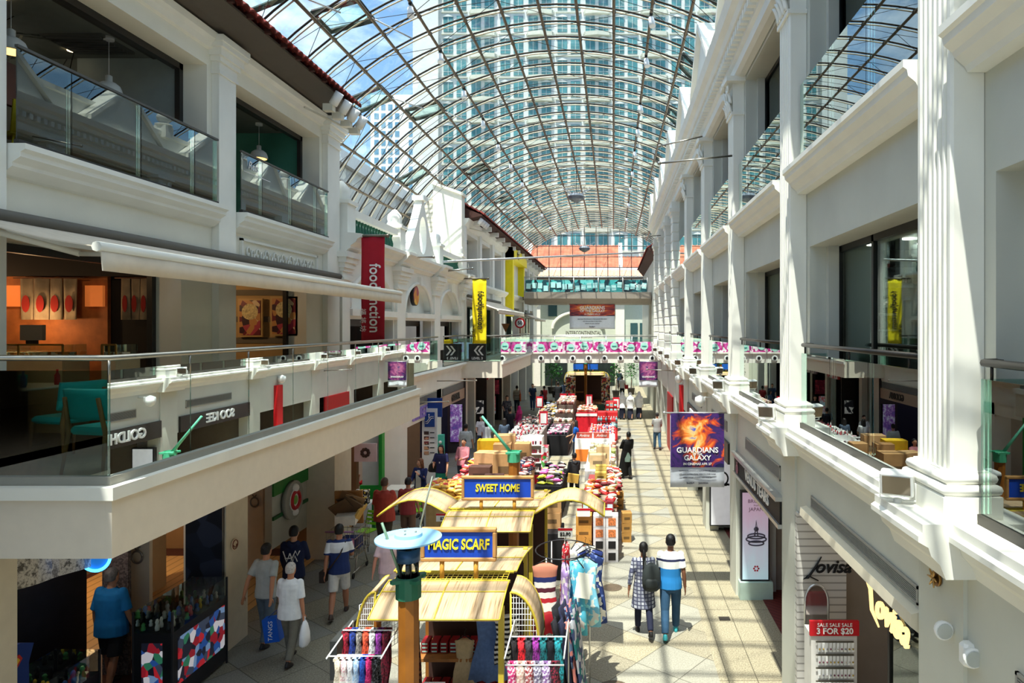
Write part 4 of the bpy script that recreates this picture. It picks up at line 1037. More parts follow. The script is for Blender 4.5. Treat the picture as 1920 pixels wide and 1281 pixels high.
        if hk == 'plait':
            h.tube([HD(0, -.045, -.01), HD(.0, -.062, -.05), HD(-.004, -.066, -.1)], [.02*H, .018*H, .016*H], 8)
            for k in range(9): h.ball(HD(-.004-.001*k, -.068-.0012*k, -.1-.019*k), (.0155-.0006*k)*H, 8, 5, (1, .8, 1.15))
        if hk == 'bun': h.ball(HD(0, -.06, .01), .028*H, 10, 7)
        if hk == 'cap':
            pass
        o = h.build('hair', mh, t, local=True); remesh(o, max(vs, .01))
        if hk == 'cap':
            h = MB(); h.lathe([(.052*H, 0), (.05*H, .03*H), (.03*H, .05*H), (.004*H, .054*H)], HD(0, -.004, .02), 14); h.loft([[HD(.04*math.cos(a*math.pi/8), .045+.04*math.sin(a*math.pi/8), z_) for a in range(9)] for z_ in (.022, .028)]); h.build('cap', M((26, 26, 30), .8), t, local=True)
    if face:
        e = MB()
        for s in (-1, 1): e.ball(HD(s*.017, .0465, .006), .0052*H, 8, 5, (1.3, .7, .8))
        e.build('eyes', M((240, 238, 232), .3), t, local=True)
        e = MB()
        for s in (-1, 1):
            e.ball(HD(s*.017, .0505, .006), .003*H, 8, 5); e.tube([HD(s*.009, .0505, .0155), HD(s*.017, .0515, .0185), HD(s*.027, .047, .0155)], .0016*H, 5)
        e.build('pupils_and_brows', M((30, 22, 18), .5), t, local=True)
        e = MB(); e.tube([HD(-.013, .047, -.032), HD(-.006, .051, -.0355), HD(.006, .051, -.0355), HD(.013, .047, -.032)], .003*H, 6); e.build('lips', M((176, 82, 78), .5), t, local=True)
    t['_j'] = 0; del t['_j']
    return t, J, Aj, T, HD
def W_(t, p):
    """local point of a person to world"""
    return Matrix.Rotation(t.rotation_euler.z, 3, 'Z') @ Vector(p) + t.location
def band_mat(stops, axis='Z', rough=.85):
    """horizontal colour bands at set heights (object space), as on a striped garment"""
    m = bpy.data.materials.new('banded_cloth'); m.use_nodes = True; t = m.node_tree; p = t.nodes['Principled BSDF']; p.inputs['Roughness'].default_value = rough
    tcn = nn(t, 'ShaderNodeTexCoord'); s = nn(t, 'ShaderNodeSeparateXYZ'); t.links.new(tcn.outputs['Object'], s.inputs[0])
    mr = nn(t, 'ShaderNodeMapRange'); mr.inputs[1].default_value = 0; mr.inputs[2].default_value = 2; t.links.new(s.outputs[axis], mr.inputs[0])
    r = nn(t, 'ShaderNodeValToRGB'); r.color_ramp.interpolation = 'CONSTANT'; el = r.color_ramp.elements
    while len(el) < len(stops): el.new(.5)
    for e, (z, c) in zip(el, stops): e.position = z/2; e.color = rgb(c) + (1,)
    t.links.new(mr.outputs[0], r.inputs[0]); t.links.new(r.outputs[0], p.inputs['Base Color']); return m
def plaid(c0, c1, c2, sc=14):
    m = bpy.data.materials.new('checked_cloth'); m.use_nodes = True; t = m.node_tree; p = t.nodes['Principled BSDF']; p.inputs['Roughness'].default_value = .9
    tcn = nn(t, 'ShaderNodeTexCoord'); b = nn(t, 'ShaderNodeTexBrick'); b.offset = 0; b.inputs['Scale'].default_value = sc
    b.inputs['Brick Width'].default_value = .8; b.inputs['Row Height'].default_value = .8; b.inputs['Mortar Size'].default_value = .12
    mp = nn(t, 'ShaderNodeMapping'); mp.inputs['Rotation'].default_value = (R(90), 0, 0); t.links.new(tcn.outputs['Object'], mp.inputs[0]); t.links.new(mp.outputs[0], b.inputs['Vector'])
    b.inputs['Color1'].default_value = rgb(c0)+(1,); b.inputs['Color2'].default_value = rgb(c1)+(1,); b.inputs['Mortar'].default_value = rgb(c2)+(1,)
    t.links.new(b.outputs['Color'], p.inputs['Base Color']); return m
skA, skB, skC = (196, 146, 114), (150, 100, 72), (214, 168, 140)
# the couple on the sunny walk
p, J_, A_, T_, H_ = person('woman in a patterned grey tunic with a long black plait walking away on the sunny walk', .53, 12.0, 4, 1.6, ('kurta', (150, 150, 165)), ('leggings', (24, 28, 52)), ('plait', (14, 12, 14)), (140, 96, 72), (24, 22, 22), (10, -16), (4, 22), (-14, 10), (14, 14), (16, 6), face=False, build=.98, topmat=plaid((196, 198, 206), (92, 96, 122), (60, 62, 86), 13))
p['label'] = 'person in patterned grey tunic with long black plait walking away on the sunny paving'
bp = thing('backpack', 'dark grey backpack on the back of the person in the patterned tunic', 'backpack', (.66, 11.82, .83))
b = MB(); b.loft([[(.66+wx*math.cos(a*math.pi/6), 11.80+wy*math.sin(a*math.pi/6), z_) for a in range(12)] for z_, wx, wy in ((.83, .1, .06), (.87, .15, .09), (1.0, .165, .1), (1.15, .155, .09), (1.26, .11, .065), (1.3, .05, .04))], smooth=True); b.build('bag_body', M((44, 50, 50), .7, noise=.2), bp)
b = MB(); b.loft([[(.66+wx*math.cos(a*math.pi/6), 11.72+wy*math.sin(a*math.pi/6), z_) for a in range(12)] for z_, wx, wy in ((.88, .09, .03), (.93, .12, .05), (1.02, .11, .045), (1.06, .08, .02))], smooth=True); b.build('front_pocket', M((34, 40, 40), .7), bp)
for s in (-1, 1):
    b = MB(); b.tube([(.66+s*.09, 11.84, .9), (.66+s*.12, 11.86, 1.1), (.66+s*.1, 11.9, 1.32)], .018, 6); b.build('strap', M((30, 34, 34), .7), bp)
p, J_, A_, T_, H_ = person('person in white and blue polo shirt and jeans walking away beside the tunic wearer', 1.0, 11.93, -3, 1.77, ('tee', (240, 240, 240)), ('trousers', (44, 78, 108)), ('short', (12, 10, 12)), (120, 78, 56), (60, 170, 180), (-12, 14), (18, 3), (10, -12), (10, 16), (8, 10), topmat=band_mat([(0, (34, 130, 200)), (1.19, (238, 238, 236)), (1.32, (24, 30, 70)), (1.355, (238, 238, 236))]))
# black-clad figure browsing
person('person all in black stooping over the goods table at the edge of the sunny walk', .46, 24.2, 25, 1.7, ('abaya', (16, 15, 17)), ('trousers', (14, 14, 16)), ('short', (12, 10, 10)), skA, (16, 16, 16), (6, -6), (4, 10), (30, 20), (50, 40), 8, lean=-14, fine=False)
b = MB(); b.loft([[(.5+w_*math.cos(a*math.pi/5), 24.1+.05*math.sin(a*math.pi/5), z_) for a in range(10)] for z_, w_ in ((.62, .1), (.75, .12), (.95, .05))]); tag(b.build('shopping_bag', M((120, 140, 130), .5)), 'small grey carrier bag held by the person in black', 'bag')
person('person in grey shirt and jeans walking away past the red doorway on the right', 1.92, 29.9, 8, 1.62, ('tee', (150, 152, 150)), ('trousers', (60, 96, 124)), ('short', (30, 28, 26)), skA, (40, 36, 36), (10, -10), (4, 12), (14, 8), (60, 40), 8, fine=False)
for i, (x_, y_, lb) in enumerate(((.52, 39.6, 'leftmost of the three people in white veils and dark skirts'), (.98, 39.4, 'middle one of the three people in white veils and dark skirts'), (1.5, 39.8, 'rightmost of the three people in white veils and dark skirts'))):
    person(lb, x_, y_, 5-6*i, 1.58, ('veil', (246, 246, 248)), ('longskirt', (30, 34, 54)), ('none', (0, 0, 0)), skA, (20, 20, 24), (6, -6), (2, 6), (4, 4), (20, 20), 10, fine=False)
person('person in white top and dark trousers with a red bag at the far end', .66, 50.8, 0, 1.68, ('tee', (232, 226, 220)), ('trousers', (26, 28, 36)), ('short', (24, 20, 20)), skA, (30, 30, 30), (8, -8), (2, 8), (8, -8), (10, 10), 8, fine=False)
b = MB(); b.loft([[(.98+.13*math.cos(a*math.pi/5), 50.7+.06*math.sin(a*math.pi/5), z_) for a in range(10)] for z_ in (.75, .8, 1.0, 1.05)]); b.tube([(.9, 50.7, 1.05), (.94, 50.7, 1.3), (1.02, 50.7, 1.05)], .012, 5); tag(b.build('handbag', M((190, 36, 44), .5)), 'red handbag carried by the far person in white', 'bag')
person('distant person in dark blue shirt walking ahead of the red bag carrier', .5, 58, 0, 1.7, ('tee', (40, 52, 80)), ('trousers', (30, 30, 40)), ('short', (20, 18, 18)), skA, fine=False)
# left walk
person('person in a bright blue t-shirt and black shorts at the shop entrance lower left', -7.5, 10.2, -6, 1.78, ('loose', (12, 108, 168)), ('shorts', (20, 22, 28)), ('short', (92, 88, 86)), (170, 118, 90), (40, 38, 38), (8, -8), (2, 8), (-4, 4), (14, 14), 12, build=1.08)
p, J_, A_, T_, H_ = person('person in pale grey t-shirt and grey trousers holding hands behind the back', -5.9, 11.6, -10, 1.71, ('tee', (168, 172, 170)), ('trousers', (98, 110, 120)), ('short', (24, 22, 22)), (186, 128, 96), (30, 30, 34), (10, -10), (3, 10), (-30, -32), (14, 16), (12, 12))
p, J_, A_, T_, H_ = person('person in navy jumper with a white angular emblem across the back', -5.85, 12.5, 6, 1.74, ('hoodie', (14, 26, 62)), ('trousers', (20, 22, 30)), ('short', (16, 14, 14)), skA, (30, 30, 30), (8, -8), (2, 8), (10, 20), (30, 60), 8)
em_ = MB()
for pts in ([(-.13, .1), (-.07, -.08), (-.02, .06)], [(-.02, .06), (.03, -.08), (.06, .02), (.1, -.08)], [(-.1, -.02), (.02, -.02)], [(.0, -.06), (.07, .1), (.1, .02), (.14, .1)]): em_.tube([T_(x_*.62, -.0795, .7+z_*.62) for x_, z_ in pts], .011, 5)
em_.build('emblem', M((236, 236, 236), .7), p, local=True)
p, J_, A_, T_, H_ = person('grey-haired person in white short-sleeved shirt with a white carrier bag', -5.2, 11.0, -4, 1.6, ('loose', (236, 238, 240)), ('trousers', (112, 108, 96)), ('short', (196, 188, 180)), (190, 128, 96), (34, 32, 32), (14, -12), (3, 14), (10, -8), (10, 12), (10, 10))
hw = W_(p, A_['R'][2])
t = thing('carrier_bag', 'white plastic carrier bag held by the grey-haired person', 'bag', (hw.x+.02, hw.y, hw.z-.5))
b = MB(); b.loft([[(hw.x+.02+w_*math.cos(a*math.pi/6), hw.y+d_*math.sin(a*math.pi/6), hw.z-z_) for a in range(12)] for z_, w_, d_ in ((.5, .05, .09), (.46, .075, .13), (.3, .07, .12), (.17, .045, .08), (.1, .02, .03))], smooth=True); b.build('bag_body', M((238, 240, 244), .4, noise=.05, bump=.5, bs=6), t)
b = MB(); b.tube([(hw.x+.02, hw.y, hw.z-.12), (hw.x+.02, hw.y+.01, hw.z-.05), (hw.x+.015, hw.y, hw.z-.035)], .01, 6); b.build('handle', M((238, 240, 244), .4), t)
hw = W_(p, A_['L'][2])
t = thing('paper_bag', 'bright blue shopping bag swinging between two people on the left', 'bag', (hw.x-.12, hw.y, hw.z-.55))
b = MB(); b.box(hw.x-.26, hw.x-.02, hw.y-.08, hw.y+.08, hw.z-.52, hw.z-.14, (0, R(-8), 0)); b.build('bag_body', M((16, 92, 200), .5, noise=.05), t)
b = MB(); b.text('TANGS', (hw.x-.14, hw.y-.086, hw.z-.33), .1, ax=(0, 0, 1), ay=(-1, 0, 0), depth=.004); b.build('lettering', mWhite, t)
b = MB(); b.tube([(hw.x-.22, hw.y, hw.z-.15), (hw.x-.08, hw.y, hw.z-.02), (hw.x-.06, hw.y, hw.z-.15)], .006, 5); b.build('handle', M((16, 60, 150), .5), t)
p, J_, A_, T_, H_ = person('person in navy and white t-shirt and pale shorts with a shoulder strap', -5.12, 12.75, 14, 1.72, ('tee', (26, 44, 96)), ('shorts', (206, 204, 200)), ('short', (18, 16, 16)), (176, 120, 92), (70, 56, 50), (-16, 16), (22, 2), (-14, 22), (6, 50), 9, topmat=band_mat([(0, (24, 46, 100)), (1.2, (228, 230, 234)), (1.38, (24, 46, 100))]))
b = MB(); c0 = W_(p, (0, 0, 0)); b.tube([W_(p, T_(.07, -.03, .82)), W_(p, T_(.02, -.086, .7)), W_(p, T_(-.08, -.08, .56)), W_(p, T_(-.13, -.03, .5))], .014, 5)
q_ = W_(p, T_(-.15, -.02, .46)); b.cbox(q_, (.1, .2, .2)); tag(b.build('shoulder_bag', M((50, 38, 34), .7)), 'dark shoulder bag on a strap across the navy and white t-shirt', 'bag')
person('taller person in a rust red shirt seen from behind beside the green chairs', -5.4, 16.1, -2, 1.82, ('loose', (176, 66, 52)), ('trousers', (70, 60, 44)), ('short', (84, 60, 48)), (190, 130, 100), (40, 30, 26), (6, -8), (2, 10), (4, 20), (10, 50), 8, build=1.1)
person('shorter person in a dull red t-shirt and brown shorts beside the rust shirt', -5.02, 16.7, 8, 1.7, ('tee', (150, 58, 60)), ('shorts', (110, 84, 66)), ('short', (24, 18, 18)), (184, 128, 100), (50, 40, 40), (8, -6), (2, 8), (10, 10), (20, 20), 8)
person('small person in a pale pink shirt partly hidden under the blue lamp disc', -4.3, 13.0, 8, 1.5, ('tee', (226, 196, 202)), ('shorts', (206, 190, 190)), ('short', (60, 44, 38)), (206, 140, 116), (40, 44, 90), (12, -12), (3, 16), (-24, 20), (10, 20), 14)
p, J_, A_, T_, H_ = person('person in navy cardigan, white top and black shorts with a hand at the mouth', -5.45, 19.3, 165, 1.66, ('cardigan', (26, 40, 92)), ('miniskirt', (24, 24, 32)), ('long', (112, 70, 44)), (214, 160, 130), (40, 36, 36), (4, -4), (2, 2), (30, 24), (110, 60), 8, face=True, head_turn=-30)
b = MB(); b.loft([[T_(x_*w_, .083+o_, z_) for x_ in (-1, -.5, .5, 1)] + [T_(x_*w_, .06, z_) for x_ in (1, -1)] for z_, w_, o_ in ((.45, .05, .004), (.6, .045, -.004), (.74, .04, 0), (.81, .02, -.01))]); b.build('white_top', M((236, 234, 232), .8), p, local=True)
p, J_, A_, T_, H_ = person('smiling person in navy t-shirt and green skirt with a black shoulder bag', -5.42, 21.5, 172, 1.66, ('tee', (34, 36, 78)), ('skirt', (16, 130, 104)), ('long', (30, 22, 20)), (220, 164, 132), (60, 60, 60), (6, -8), (2, 10), (6, 14), (20, 70), 10, face=True, build=1.04, botmat=band_mat([(0, (22, 36, 56)), (.62, (16, 130, 104))]))
q_ = W_(p, T_(.14, .03, .58)); t = thing('handbag', 'black handbag on the shoulder of the person in the green skirt', 'bag', (q_.x, q_.y, q_.z-.15))
b = MB(); b.loft([[(q_.x+w_*math.cos(a*math.pi/6), q_.y+.08*math.sin(a*math.pi/6), q_.z+z_) for a in range(12)] for z_, w_ in ((-.15, .14), (-.12, .18), (.05, .15), (.12, .1))]); b.build('bag_body', M((24, 24, 26), .4), t)
b = MB(); b.tube([(q_.x-.08, q_.y, q_.z+.1), (q_.x+.06, q_.y, q_.z+.42), (q_.x+.1, q_.y, q_.z+.1)], .01, 6); b.build('strap', M((24, 24, 26), .4), t)
MB().cbox(T_(0, .087, .68), (.03, .006, .05)).build('pendant_card', mWhite, p, local=True)
person('smiling person in a pink jacket leaning behind the red sweet packets', -5.0, 22.6, 168, 1.66, ('hoodie', (200, 128, 138)), ('trousers', (60, 64, 80)), ('short', (24, 18, 18)), (204, 146, 112), (40, 40, 40), (4, -4), (2, 4), (24, 20), (60, 60), 8, lean=-10, face=True)
person('person in pale grey t-shirt and blue jeans walking away past the purple poster', -5.62, 26, -4, 1.68, ('loose', (176, 180, 184)), ('trousers', (60, 92, 140)), ('short', (26, 22, 22)), (196, 140, 110), (50, 50, 50), (8, -8), (2, 8), (2, 6), (10, 14), 12, build=1.08, fine=False)
p, J_, A_, T_, H_ = person('seated person in a red shirt holding a phone to the ear outside the cafe', -7.0, 19.6, 150, 1.7, ('tee', (200, 30, 36)), ('trousers', (40, 40, 50)), ('short', (18, 16, 16)), (190, 136, 108), (30, 30, 30), (84, 84), (84, 84), (30, 60), (40, 110), 8, sit=True, face=True)
p['label'] = 'seated person in a red shirt holding a hand to the ear'
# further along the left walk
FAR = [(-5.6, 29.0, 175, 1.62, ('tee', (232, 232, 230)), ('trousers', (70, 96, 130)), 'short', 'person in white t-shirt and jeans facing the camera beside the seaside poster', 0),
 (-5.15, 27.8, 0, 1.62, ('tee', (222, 222, 224)), ('skirt', (42, 58, 96)), 'long', 'long-haired person in white top and blue skirt on the left walk', 0),
 (-4.5, 28.2, 10, 1.6, ('tee', (70, 84, 104)), ('trousers', (50, 60, 80)), 'long', 'long-haired person with a slate blue backpack style top near the green arm', 0),
 (-4.75, 31.3, 20, 1.66, ('tee', (34, 36, 44)), ('trousers', (40, 44, 56)), 'short', 'person in black t-shirt bending over the cosmetics table', 0),
 (-5.6, 36, 180, 1.75, ('shirt', (110, 110, 118)), ('trousers', (54, 60, 66)), 'short', 'person in grey checked shirt standing before the dark far shop', 1),
 (-6.0, 42.5, 0, 1.7, ('tee', (214, 210, 204)), ('trousers', (70, 80, 100)), 'short', 'person in white striped shirt with an orange bag on the far left walk', 2),
 (-5.2, 44, 180, 1.7, ('tee', (44, 62, 92)), ('trousers', (48, 84, 130)), 'short', 'person in dark blue shirt and jeans walking toward the camera on the far left', 0),
 (-4.6, 33.4, 60, 1.5, ('veil', (190, 36, 110)), ('longskirt', (170, 30, 96)), 'none', 'person in a magenta headscarf and robe among the far left shoppers', 0),
 (-4.35, 43, 30, 1.65, ('tee', (176, 60, 64)), ('trousers', (60, 60, 70)), 'short', 'person in a dull red shirt among shoppers under the lower bridge', 0),
 (-3.6, 44.5, 0, 1.78, ('abaya', (22, 24, 28)), ('trousers', (22, 24, 30)), 'short', 'tall person in a long black coat under the lower bridge', 0),
 (-3.25, 45.6, 10, 1.76, ('hoodie', (40, 54, 74)), ('trousers', (24, 28, 34)), 'short', 'tall person with dark blue jacket beside the long black coat', 0),
 (-4.25, 40.5, 120, 1.6, ('tee', (96, 120, 150)), ('trousers', (60, 60, 70)), 'long', 'person in washed blue top leaning over the far left tables', 0),
 (-2.6, 50.5, 200, 1.65, ('tee', (150, 120, 100)), ('trousers', (60, 50, 50)), 'short', 'distant person in a tan shirt beside the potted plants', 0),
 (-1.2, 21.0, 25, 1.5, ('hoodie', (40, 40, 44)), ('leggings', (18, 18, 22)), 'cap', 'slim person in grey hood and black leggings between the goods tables', 0),
 (-1.5, 27.45, 80, 1.62, ('tee', (20, 96, 190)), ('trousers', (30, 40, 60)), 'long', 'shop assistant in a bright blue t-shirt behind the white counter', 0)]
for (x_, y_, rz_, h_, tp, bt_, hr, lb, f_) in FAR:
    person(lb.replace('shop assistant', 'person'), x_, y_, rz_, h_, tp, bt_, (hr, (26, 20, 18)), skA if x_ > -5 else skC, (40, 40, 44), (8, -8), (2, 10), (8, 20), (20, 50), 9, fine=False,
        topmat=plaid((150, 150, 156), (70, 72, 84), (40, 42, 56), 10) if f_ == 1 else (wave_mat((60, 60, 66), (228, 224, 216), 3.4, 'Z', .9, .25) if f_ == 2 else None))
b = MB(); b.loft([[(-5.78+.05*math.cos(a*math.pi/5), 42.4+.16*math.sin(a*math.pi/5), z_) for a in range(10)] for z_ in (.75, .8, 1.15, 1.2)]); b.tube([(-5.78, 42.3, 1.2), (-5.8, 42.4, 1.42), (-5.78, 42.5, 1.2)], .012, 5)
tag(b.build('shoulder_bag', M((214, 96, 48), .6)), 'orange bag beside the person in the white striped shirt', 'bag')
b = MB(); b.cbox((-1.22, 20.75, .78), (.34, .12, .26), (0, R(8), 0)); tag(b.build('cardboard_sheet', M((206, 160, 70), .8)), 'folded yellow-brown carton held by the slim person in black leggings', 'carton')
# ============================================================ LEFT FITTINGS
mFab = M((222, 210, 192), .85, noise=.05)
def awning(name, label, y0, y1, xw, hw_, xf, hf, drop, mat=mFab):
    t = thing(name, label, 'awning', (xw, (y0+y1)/2, Z(hf)))
    g = []
    for i in range(9):
        f = i/8; sag = -.05*math.sin(math.pi*f); g.append([(xw+(xf-xw)*f, y, Z(hw_+(hf-hw_)*f+sag)) for y in (y0, (y0+y1)/2, y1)])
    MB().sheet(g, .012).build('canopy', mat, t)
    MB().tube([(xf, y0-.03, Z(hf)), (xf, y1+.03, Z(hf))], .05, 8).build('front_bar', mTrim, t)
    g = [[(xf+.02+.02*math.sin(y*5)*q, y, Z(hf-.03-drop*q)) for y in [y0+(y1-y0)*k/30 for k in range(31)]] for q in (0, .5, 1)]
    MB().sheet(g, .012).build('valance', mat, t)
    MB().tube([(xw+.08, y0-3.5 if y0 < 8 else y0, Z(hw_+.02)), (xw+.08, y1, Z(hw_+.02))], .07, 8).build('roller', M((96, 92, 84), .6), t)
    for yy in (y0+.35, y1-.5):
        a = MB(); m_ = Vector(((xw+xf)/2-.1, yy+.5, Z((hw_+hf)/2-.16))); a.tube([(xw, yy, Z(hw_-.12)), m_], .035, 6); a.tube([m_, (xf, yy+.1, Z(hf-.03))], .028, 6); a.build('folding_arm', mTrim, t)
    return t
awning('awning', 'long beige fabric awning over the cafe balcony on the left', 6.5, 15.7, -6.38, 1.12, -4.9, .76, .2)
awning('awning', 'smaller beige awning on the far left cafe above the lower bridge', 29.6, 38.0, -6.38, 1.3, -5.0, .72, .15)
awning('awning', 'distant beige awning beyond the lower bridge on the left', 46, 53, -6.38, .9, -5.3, .5, .12)
# cafe interior
def warm(x, y, z, e, r=.2, c=(1, .62, .3)):
    l = bpy.data.lights.new('lamp_light', 'POINT'); l.energy = e; l.shadow_soft_size = r; l.color = c
    o = bpy.data.objects.new('lamp_light', l); COL.objects.link(o); o.location = (x, y, z); return o
warm(-8.6, 10.0, Z(.05), 9, .05); warm(-9.3, 9.9, Z(.6), 6, .05); warm(-9.4, 12.6, Z(1.1), 60, .05); warm(-7.8, 8.6, Z(1.15), 12, .05)
warm(-9.6, 9.8, Z(4.1), 7, .05, (1, .86, .7)); warm(-9.6, 13.4, Z(4.1), 7, .05, (1, .86, .7))
mWood = M((160, 106, 56), .5, noise=.2, ns=8); mWoodD = M((92, 56, 32), .5, noise=.2, ns=8)
for i, (yy, x_, lb) in enumerate([(8.2, -9.2, 'nearest'), (9.4, -8.5, 'second'), (10.1, -9.7, 'third'), (11.9, -8.4, 'fourth')]):
    t = thing('ceiling_light', '%s small bright downlight in the dark cafe ceiling behind the awning' % lb, 'light', (x_, yy, Z(1.26)))
    b = MB(); b.lathe([(.09, 0), (.09, .03)], (x_, yy, Z(1.27)), 12); b.build('rim', mSteelW, t)
    b = MB(); b.lathe([(.065, -.012), (.065, .0)], (x_, yy, Z(1.27)), 12); b.build('lens', M((255, 232, 200), emit=14), t)
for i, (x0, x1, n) in enumerate([(-8.95, -8.08, 4), (-7.42, -7.0, 3)]):
    y_ = 10.3
    t = thing('noren_curtain', '%s split cafe curtain with red figures hanging inside the dark cafe' % ('left' if i == 0 else 'right'), 'curtain', ((x0+x1)/2, y_, Z(.1)))
    for k in range(n):
        a, b_ = x0+(x1-x0)*k/n+.008, x0+(x1-x0)*(k+1)/n-.008
        g = [[(x_, y_+.02*math.sin(19*x_+q), Z(.72-.62*q)) for x_ in [a+(b_-a)*j/6 for j in range(7)]] for q in (0, .5, 1)]
        p = MB().sheet(g, .008).build('cloth_panel', M((150, 132, 108), .9, noise=.25), t)
        c_ = (a+b_)/2; w_ = (b_-a)*.3; MB().loft([[(c_+w_*math.cos(q*math.pi/6), y_-d_, Z(.34)+.13*math.sin(q*math.pi/6)) for q in range(12)] for d_ in (.03, .035)]).build('red_figure', M((150, 34, 26), .9), p)
    MB().tube([(x0-.1, y_, Z(.73)), (x1+.1, y_, Z(.73))], .012, 6).build('rail', mWoodD, t)
for i, (x0, x1, lb) in enumerate([(-9.0, -7.75, 'left'), (-7.2, -7.0, 'right')]):
    y0, y1 = 9.6, 10.1
    t = thing('display_counter', '%s cafe counter with a gold-edged glass case on top' % lb, 'counter', ((x0+x1)/2, (y0+y1)/2, Z(-1.5)))
    MB().box(x0, x1, y0, y1, Z(-1.5), Z(-.46)).build('base', M((206, 186, 148), .6), t)
    MB().box(x0+.02, x1-.02, y0+.02, y1-.03, Z(-.46), Z(-.26)).build('glass_case', glass((.8, .9, .86), 1.6), t)
    f = MB()
    for zz in (Z(-.46), Z(-.26)): f.box(x0, x1, y0, y0+.02, zz-.012, zz+.012)
    for xx in (x0, (x0+x1)/2, x1): f.box(xx-.01, xx+.01, y0, y0+.02, Z(-.46), Z(-.26))
    f.build('trim', M((206, 170, 96), .3, .8), t); it = MB()
    for k in range(8): it.box(x0+(x1-x0)*(k+.2)/8, x0+(x1-x0)*(k+.8)/8, y0+.15, y0+.3, Z(-.44), Z(-.37))
    it.build('food_trays', speckle([(240, 236, 220), (210, 150, 90), (230, 220, 200)], 12), t)
struct(MB().box(-10.6, -7.72, 10.42, 10.49, Z(-1.5), Z(1.3)).build('wall_cafe_back', M((160, 92, 44), .7, noise=.25)))
for i, (a, b_, lb) in enumerate([(-9.3, -9.0, 'left'), (-8.02, -7.75, 'right')]):
    tag(MB().box(a, b_, 10.36, 10.41, Z(.3), Z(.62)).build('wall_panel', M((214, 116, 52), .7, emit=.3)), '%s glowing orange panel on the cafe back wall' % lb, 'panel')
struct(MB().box(-10.6, -7.0, 10.3, 10.41, Z(.76), Z(1.3)).build('trim_cafe_beam', M((30, 24, 20), .8)))
t = thing('register_screen', 'grey point of sale screen on the left cafe counter', 'screen', (-8.3, 9.75, Z(-.26)))
MB().box(-8.45, -8.13, 9.72, 9.78, Z(-.2), Z(.02)).build('display', M((120, 120, 116), .4), t); MB().box(-8.35, -8.25, 9.7, 9.8, Z(-.26), Z(-.2)).build('foot', mBlack, t)
for i, (u0, u1, v0, v1, lb) in enumerate([(446, 492, 560, 632, 'left'), (507, 558, 556, 630, 'right')]):
    Y_ = 14.5; a, b = PY(u0, v1, Y_), PY(u1, v0, Y_)
    t = thing('menu_board', '%s framed food picture on the cafe side wall' % lb, 'picture', ((a.x+b.x)/2, Y_, a.z))
    MB().box(a.x, b.x, Y_, Y_+.05, a.z, b.z).build('frame', M((206, 170, 110), .5), t)
    MB().box(a.x+.04, b.x-.04, Y_-.012, Y_, a.z+.04, b.z-.04).build('print', speckle([(120, 30, 50), (210, 150, 90), (60, 20, 40), (190, 70, 90), (236, 210, 170)], 7, .4), t)
    d = MB(); d.lathe([(.17, 0), (.2, .02), (.14, .03)], ((a.x+b.x)/2, Y_-.014, b.z-.28), 18, ax='Y'); d.build('dish_picture', M((232, 206, 150), .5, noise=.4, ns=30), t)
for h in (.72, .15, -.3): struct(MB().box(-8.9, -6.98, 14.58, 14.6, Z(h-.06), Z(h+.06)).build('trim_cafe_stripe', M((120, 112, 98), .8)))
mTeal = M((44, 178, 170), .7, noise=.06)
def chair(label, x, y, rz, z=Z(-1.5)):
    t = thing('cafe_chair', label, 'chair', (x, y, z), R(rz), None)
    b = MB(); b.bbox(-.24, .24, -.23, .23, .42, .5, .03); b.build('seat', mTeal, t, local=True)
    b = MB(); g = [[(px, -.24-.05*(q)+.05*(px/.25)**2, .58+.3*q) for px in [-.25+.5*k/8 for k in range(9)]] for q in (0, .15, .5, .85, 1)]
    b.sheet(g, .055); b.build('backrest', mTeal, t, local=True)
    for sx in (-1, 1):
        l = MB(); l.tube([(sx*.22, .2, .44), (sx*.25, .24, 0)], [.02, .013], 8); l.build('leg', mWood, t, local=True)
        l = MB(); l.tube([(sx*.2, -.29, .8), (sx*.22, -.23, .45), (sx*.25, -.29, 0)], [.02, .022, .013], 8); l.build('leg', mWood, t, local=True)
    return t
chair('bright teal cafe chair standing at the corner of the balcony railing', -5.16, 6.98, -12)
chair('teal cafe chair facing right beside the near white table', -6.2, 7.75, 75)
chair('dark teal cafe chair at the far left of the cafe tables', -7.9, 8.7, 60)
chair('teal cafe chair at the middle balcony table, back to the railing', -5.55, 10.6, 170)
chair('teal cafe chair at the far balcony table near the orange wall', -5.6, 13.6, 190)
def table(label, x, y, top=(226, 222, 210), w=.7, d=.7, h=.74, z=Z(-1.5)):
    t = thing('cafe_table', label, 'table', (x, y, z))
    b = MB(); b.bbox(x-w/2, x+w/2, y-d/2, y+d/2, z+h-.03, z+h, .02); b.build('tabletop', M(top, .4), t)
    b = MB(); b.tube([(x, y, z+.03), (x, y, z+h-.03)], .03, 8); b.build('pedestal', mBlack, t)
    b = MB(); b.lathe([(.25, 0), (.25, .015), (.04, .03)], (x, y, z), 16); b.build('foot', mBlack, t)
    return t
table('white cafe table just beyond the bright teal chair', -5.25, 8.35, w=.8, d=.7)
table('white cafe table inside the cafe opening', -7.5, 8.7, w=.8, d=1.0)
table('white cafe table in the middle of the balcony', -5.75, 11.4, w=.8, d=.9)
table('white cafe table toward the far end of the balcony', -5.75, 14.4, w=.8, d=.9)
for i, (x_, y_, lb, c_) in enumerate([(-7.35, 8.5, 'blue sauce bottle on the white table inside the cafe', (60, 110, 170)), (-7.25, 8.9, 'red sauce bottle on the white table inside the cafe', (180, 50, 50))]):
    b = MB(); b.lathe([(.03, 0), (.032, .02), (.032, .12), (.012, .16), (.014, .2)], (x_, y_, Z(-.76)), 10); tag(b.build('sauce_bottle', M(c_, .4)), lb, 'bottle')
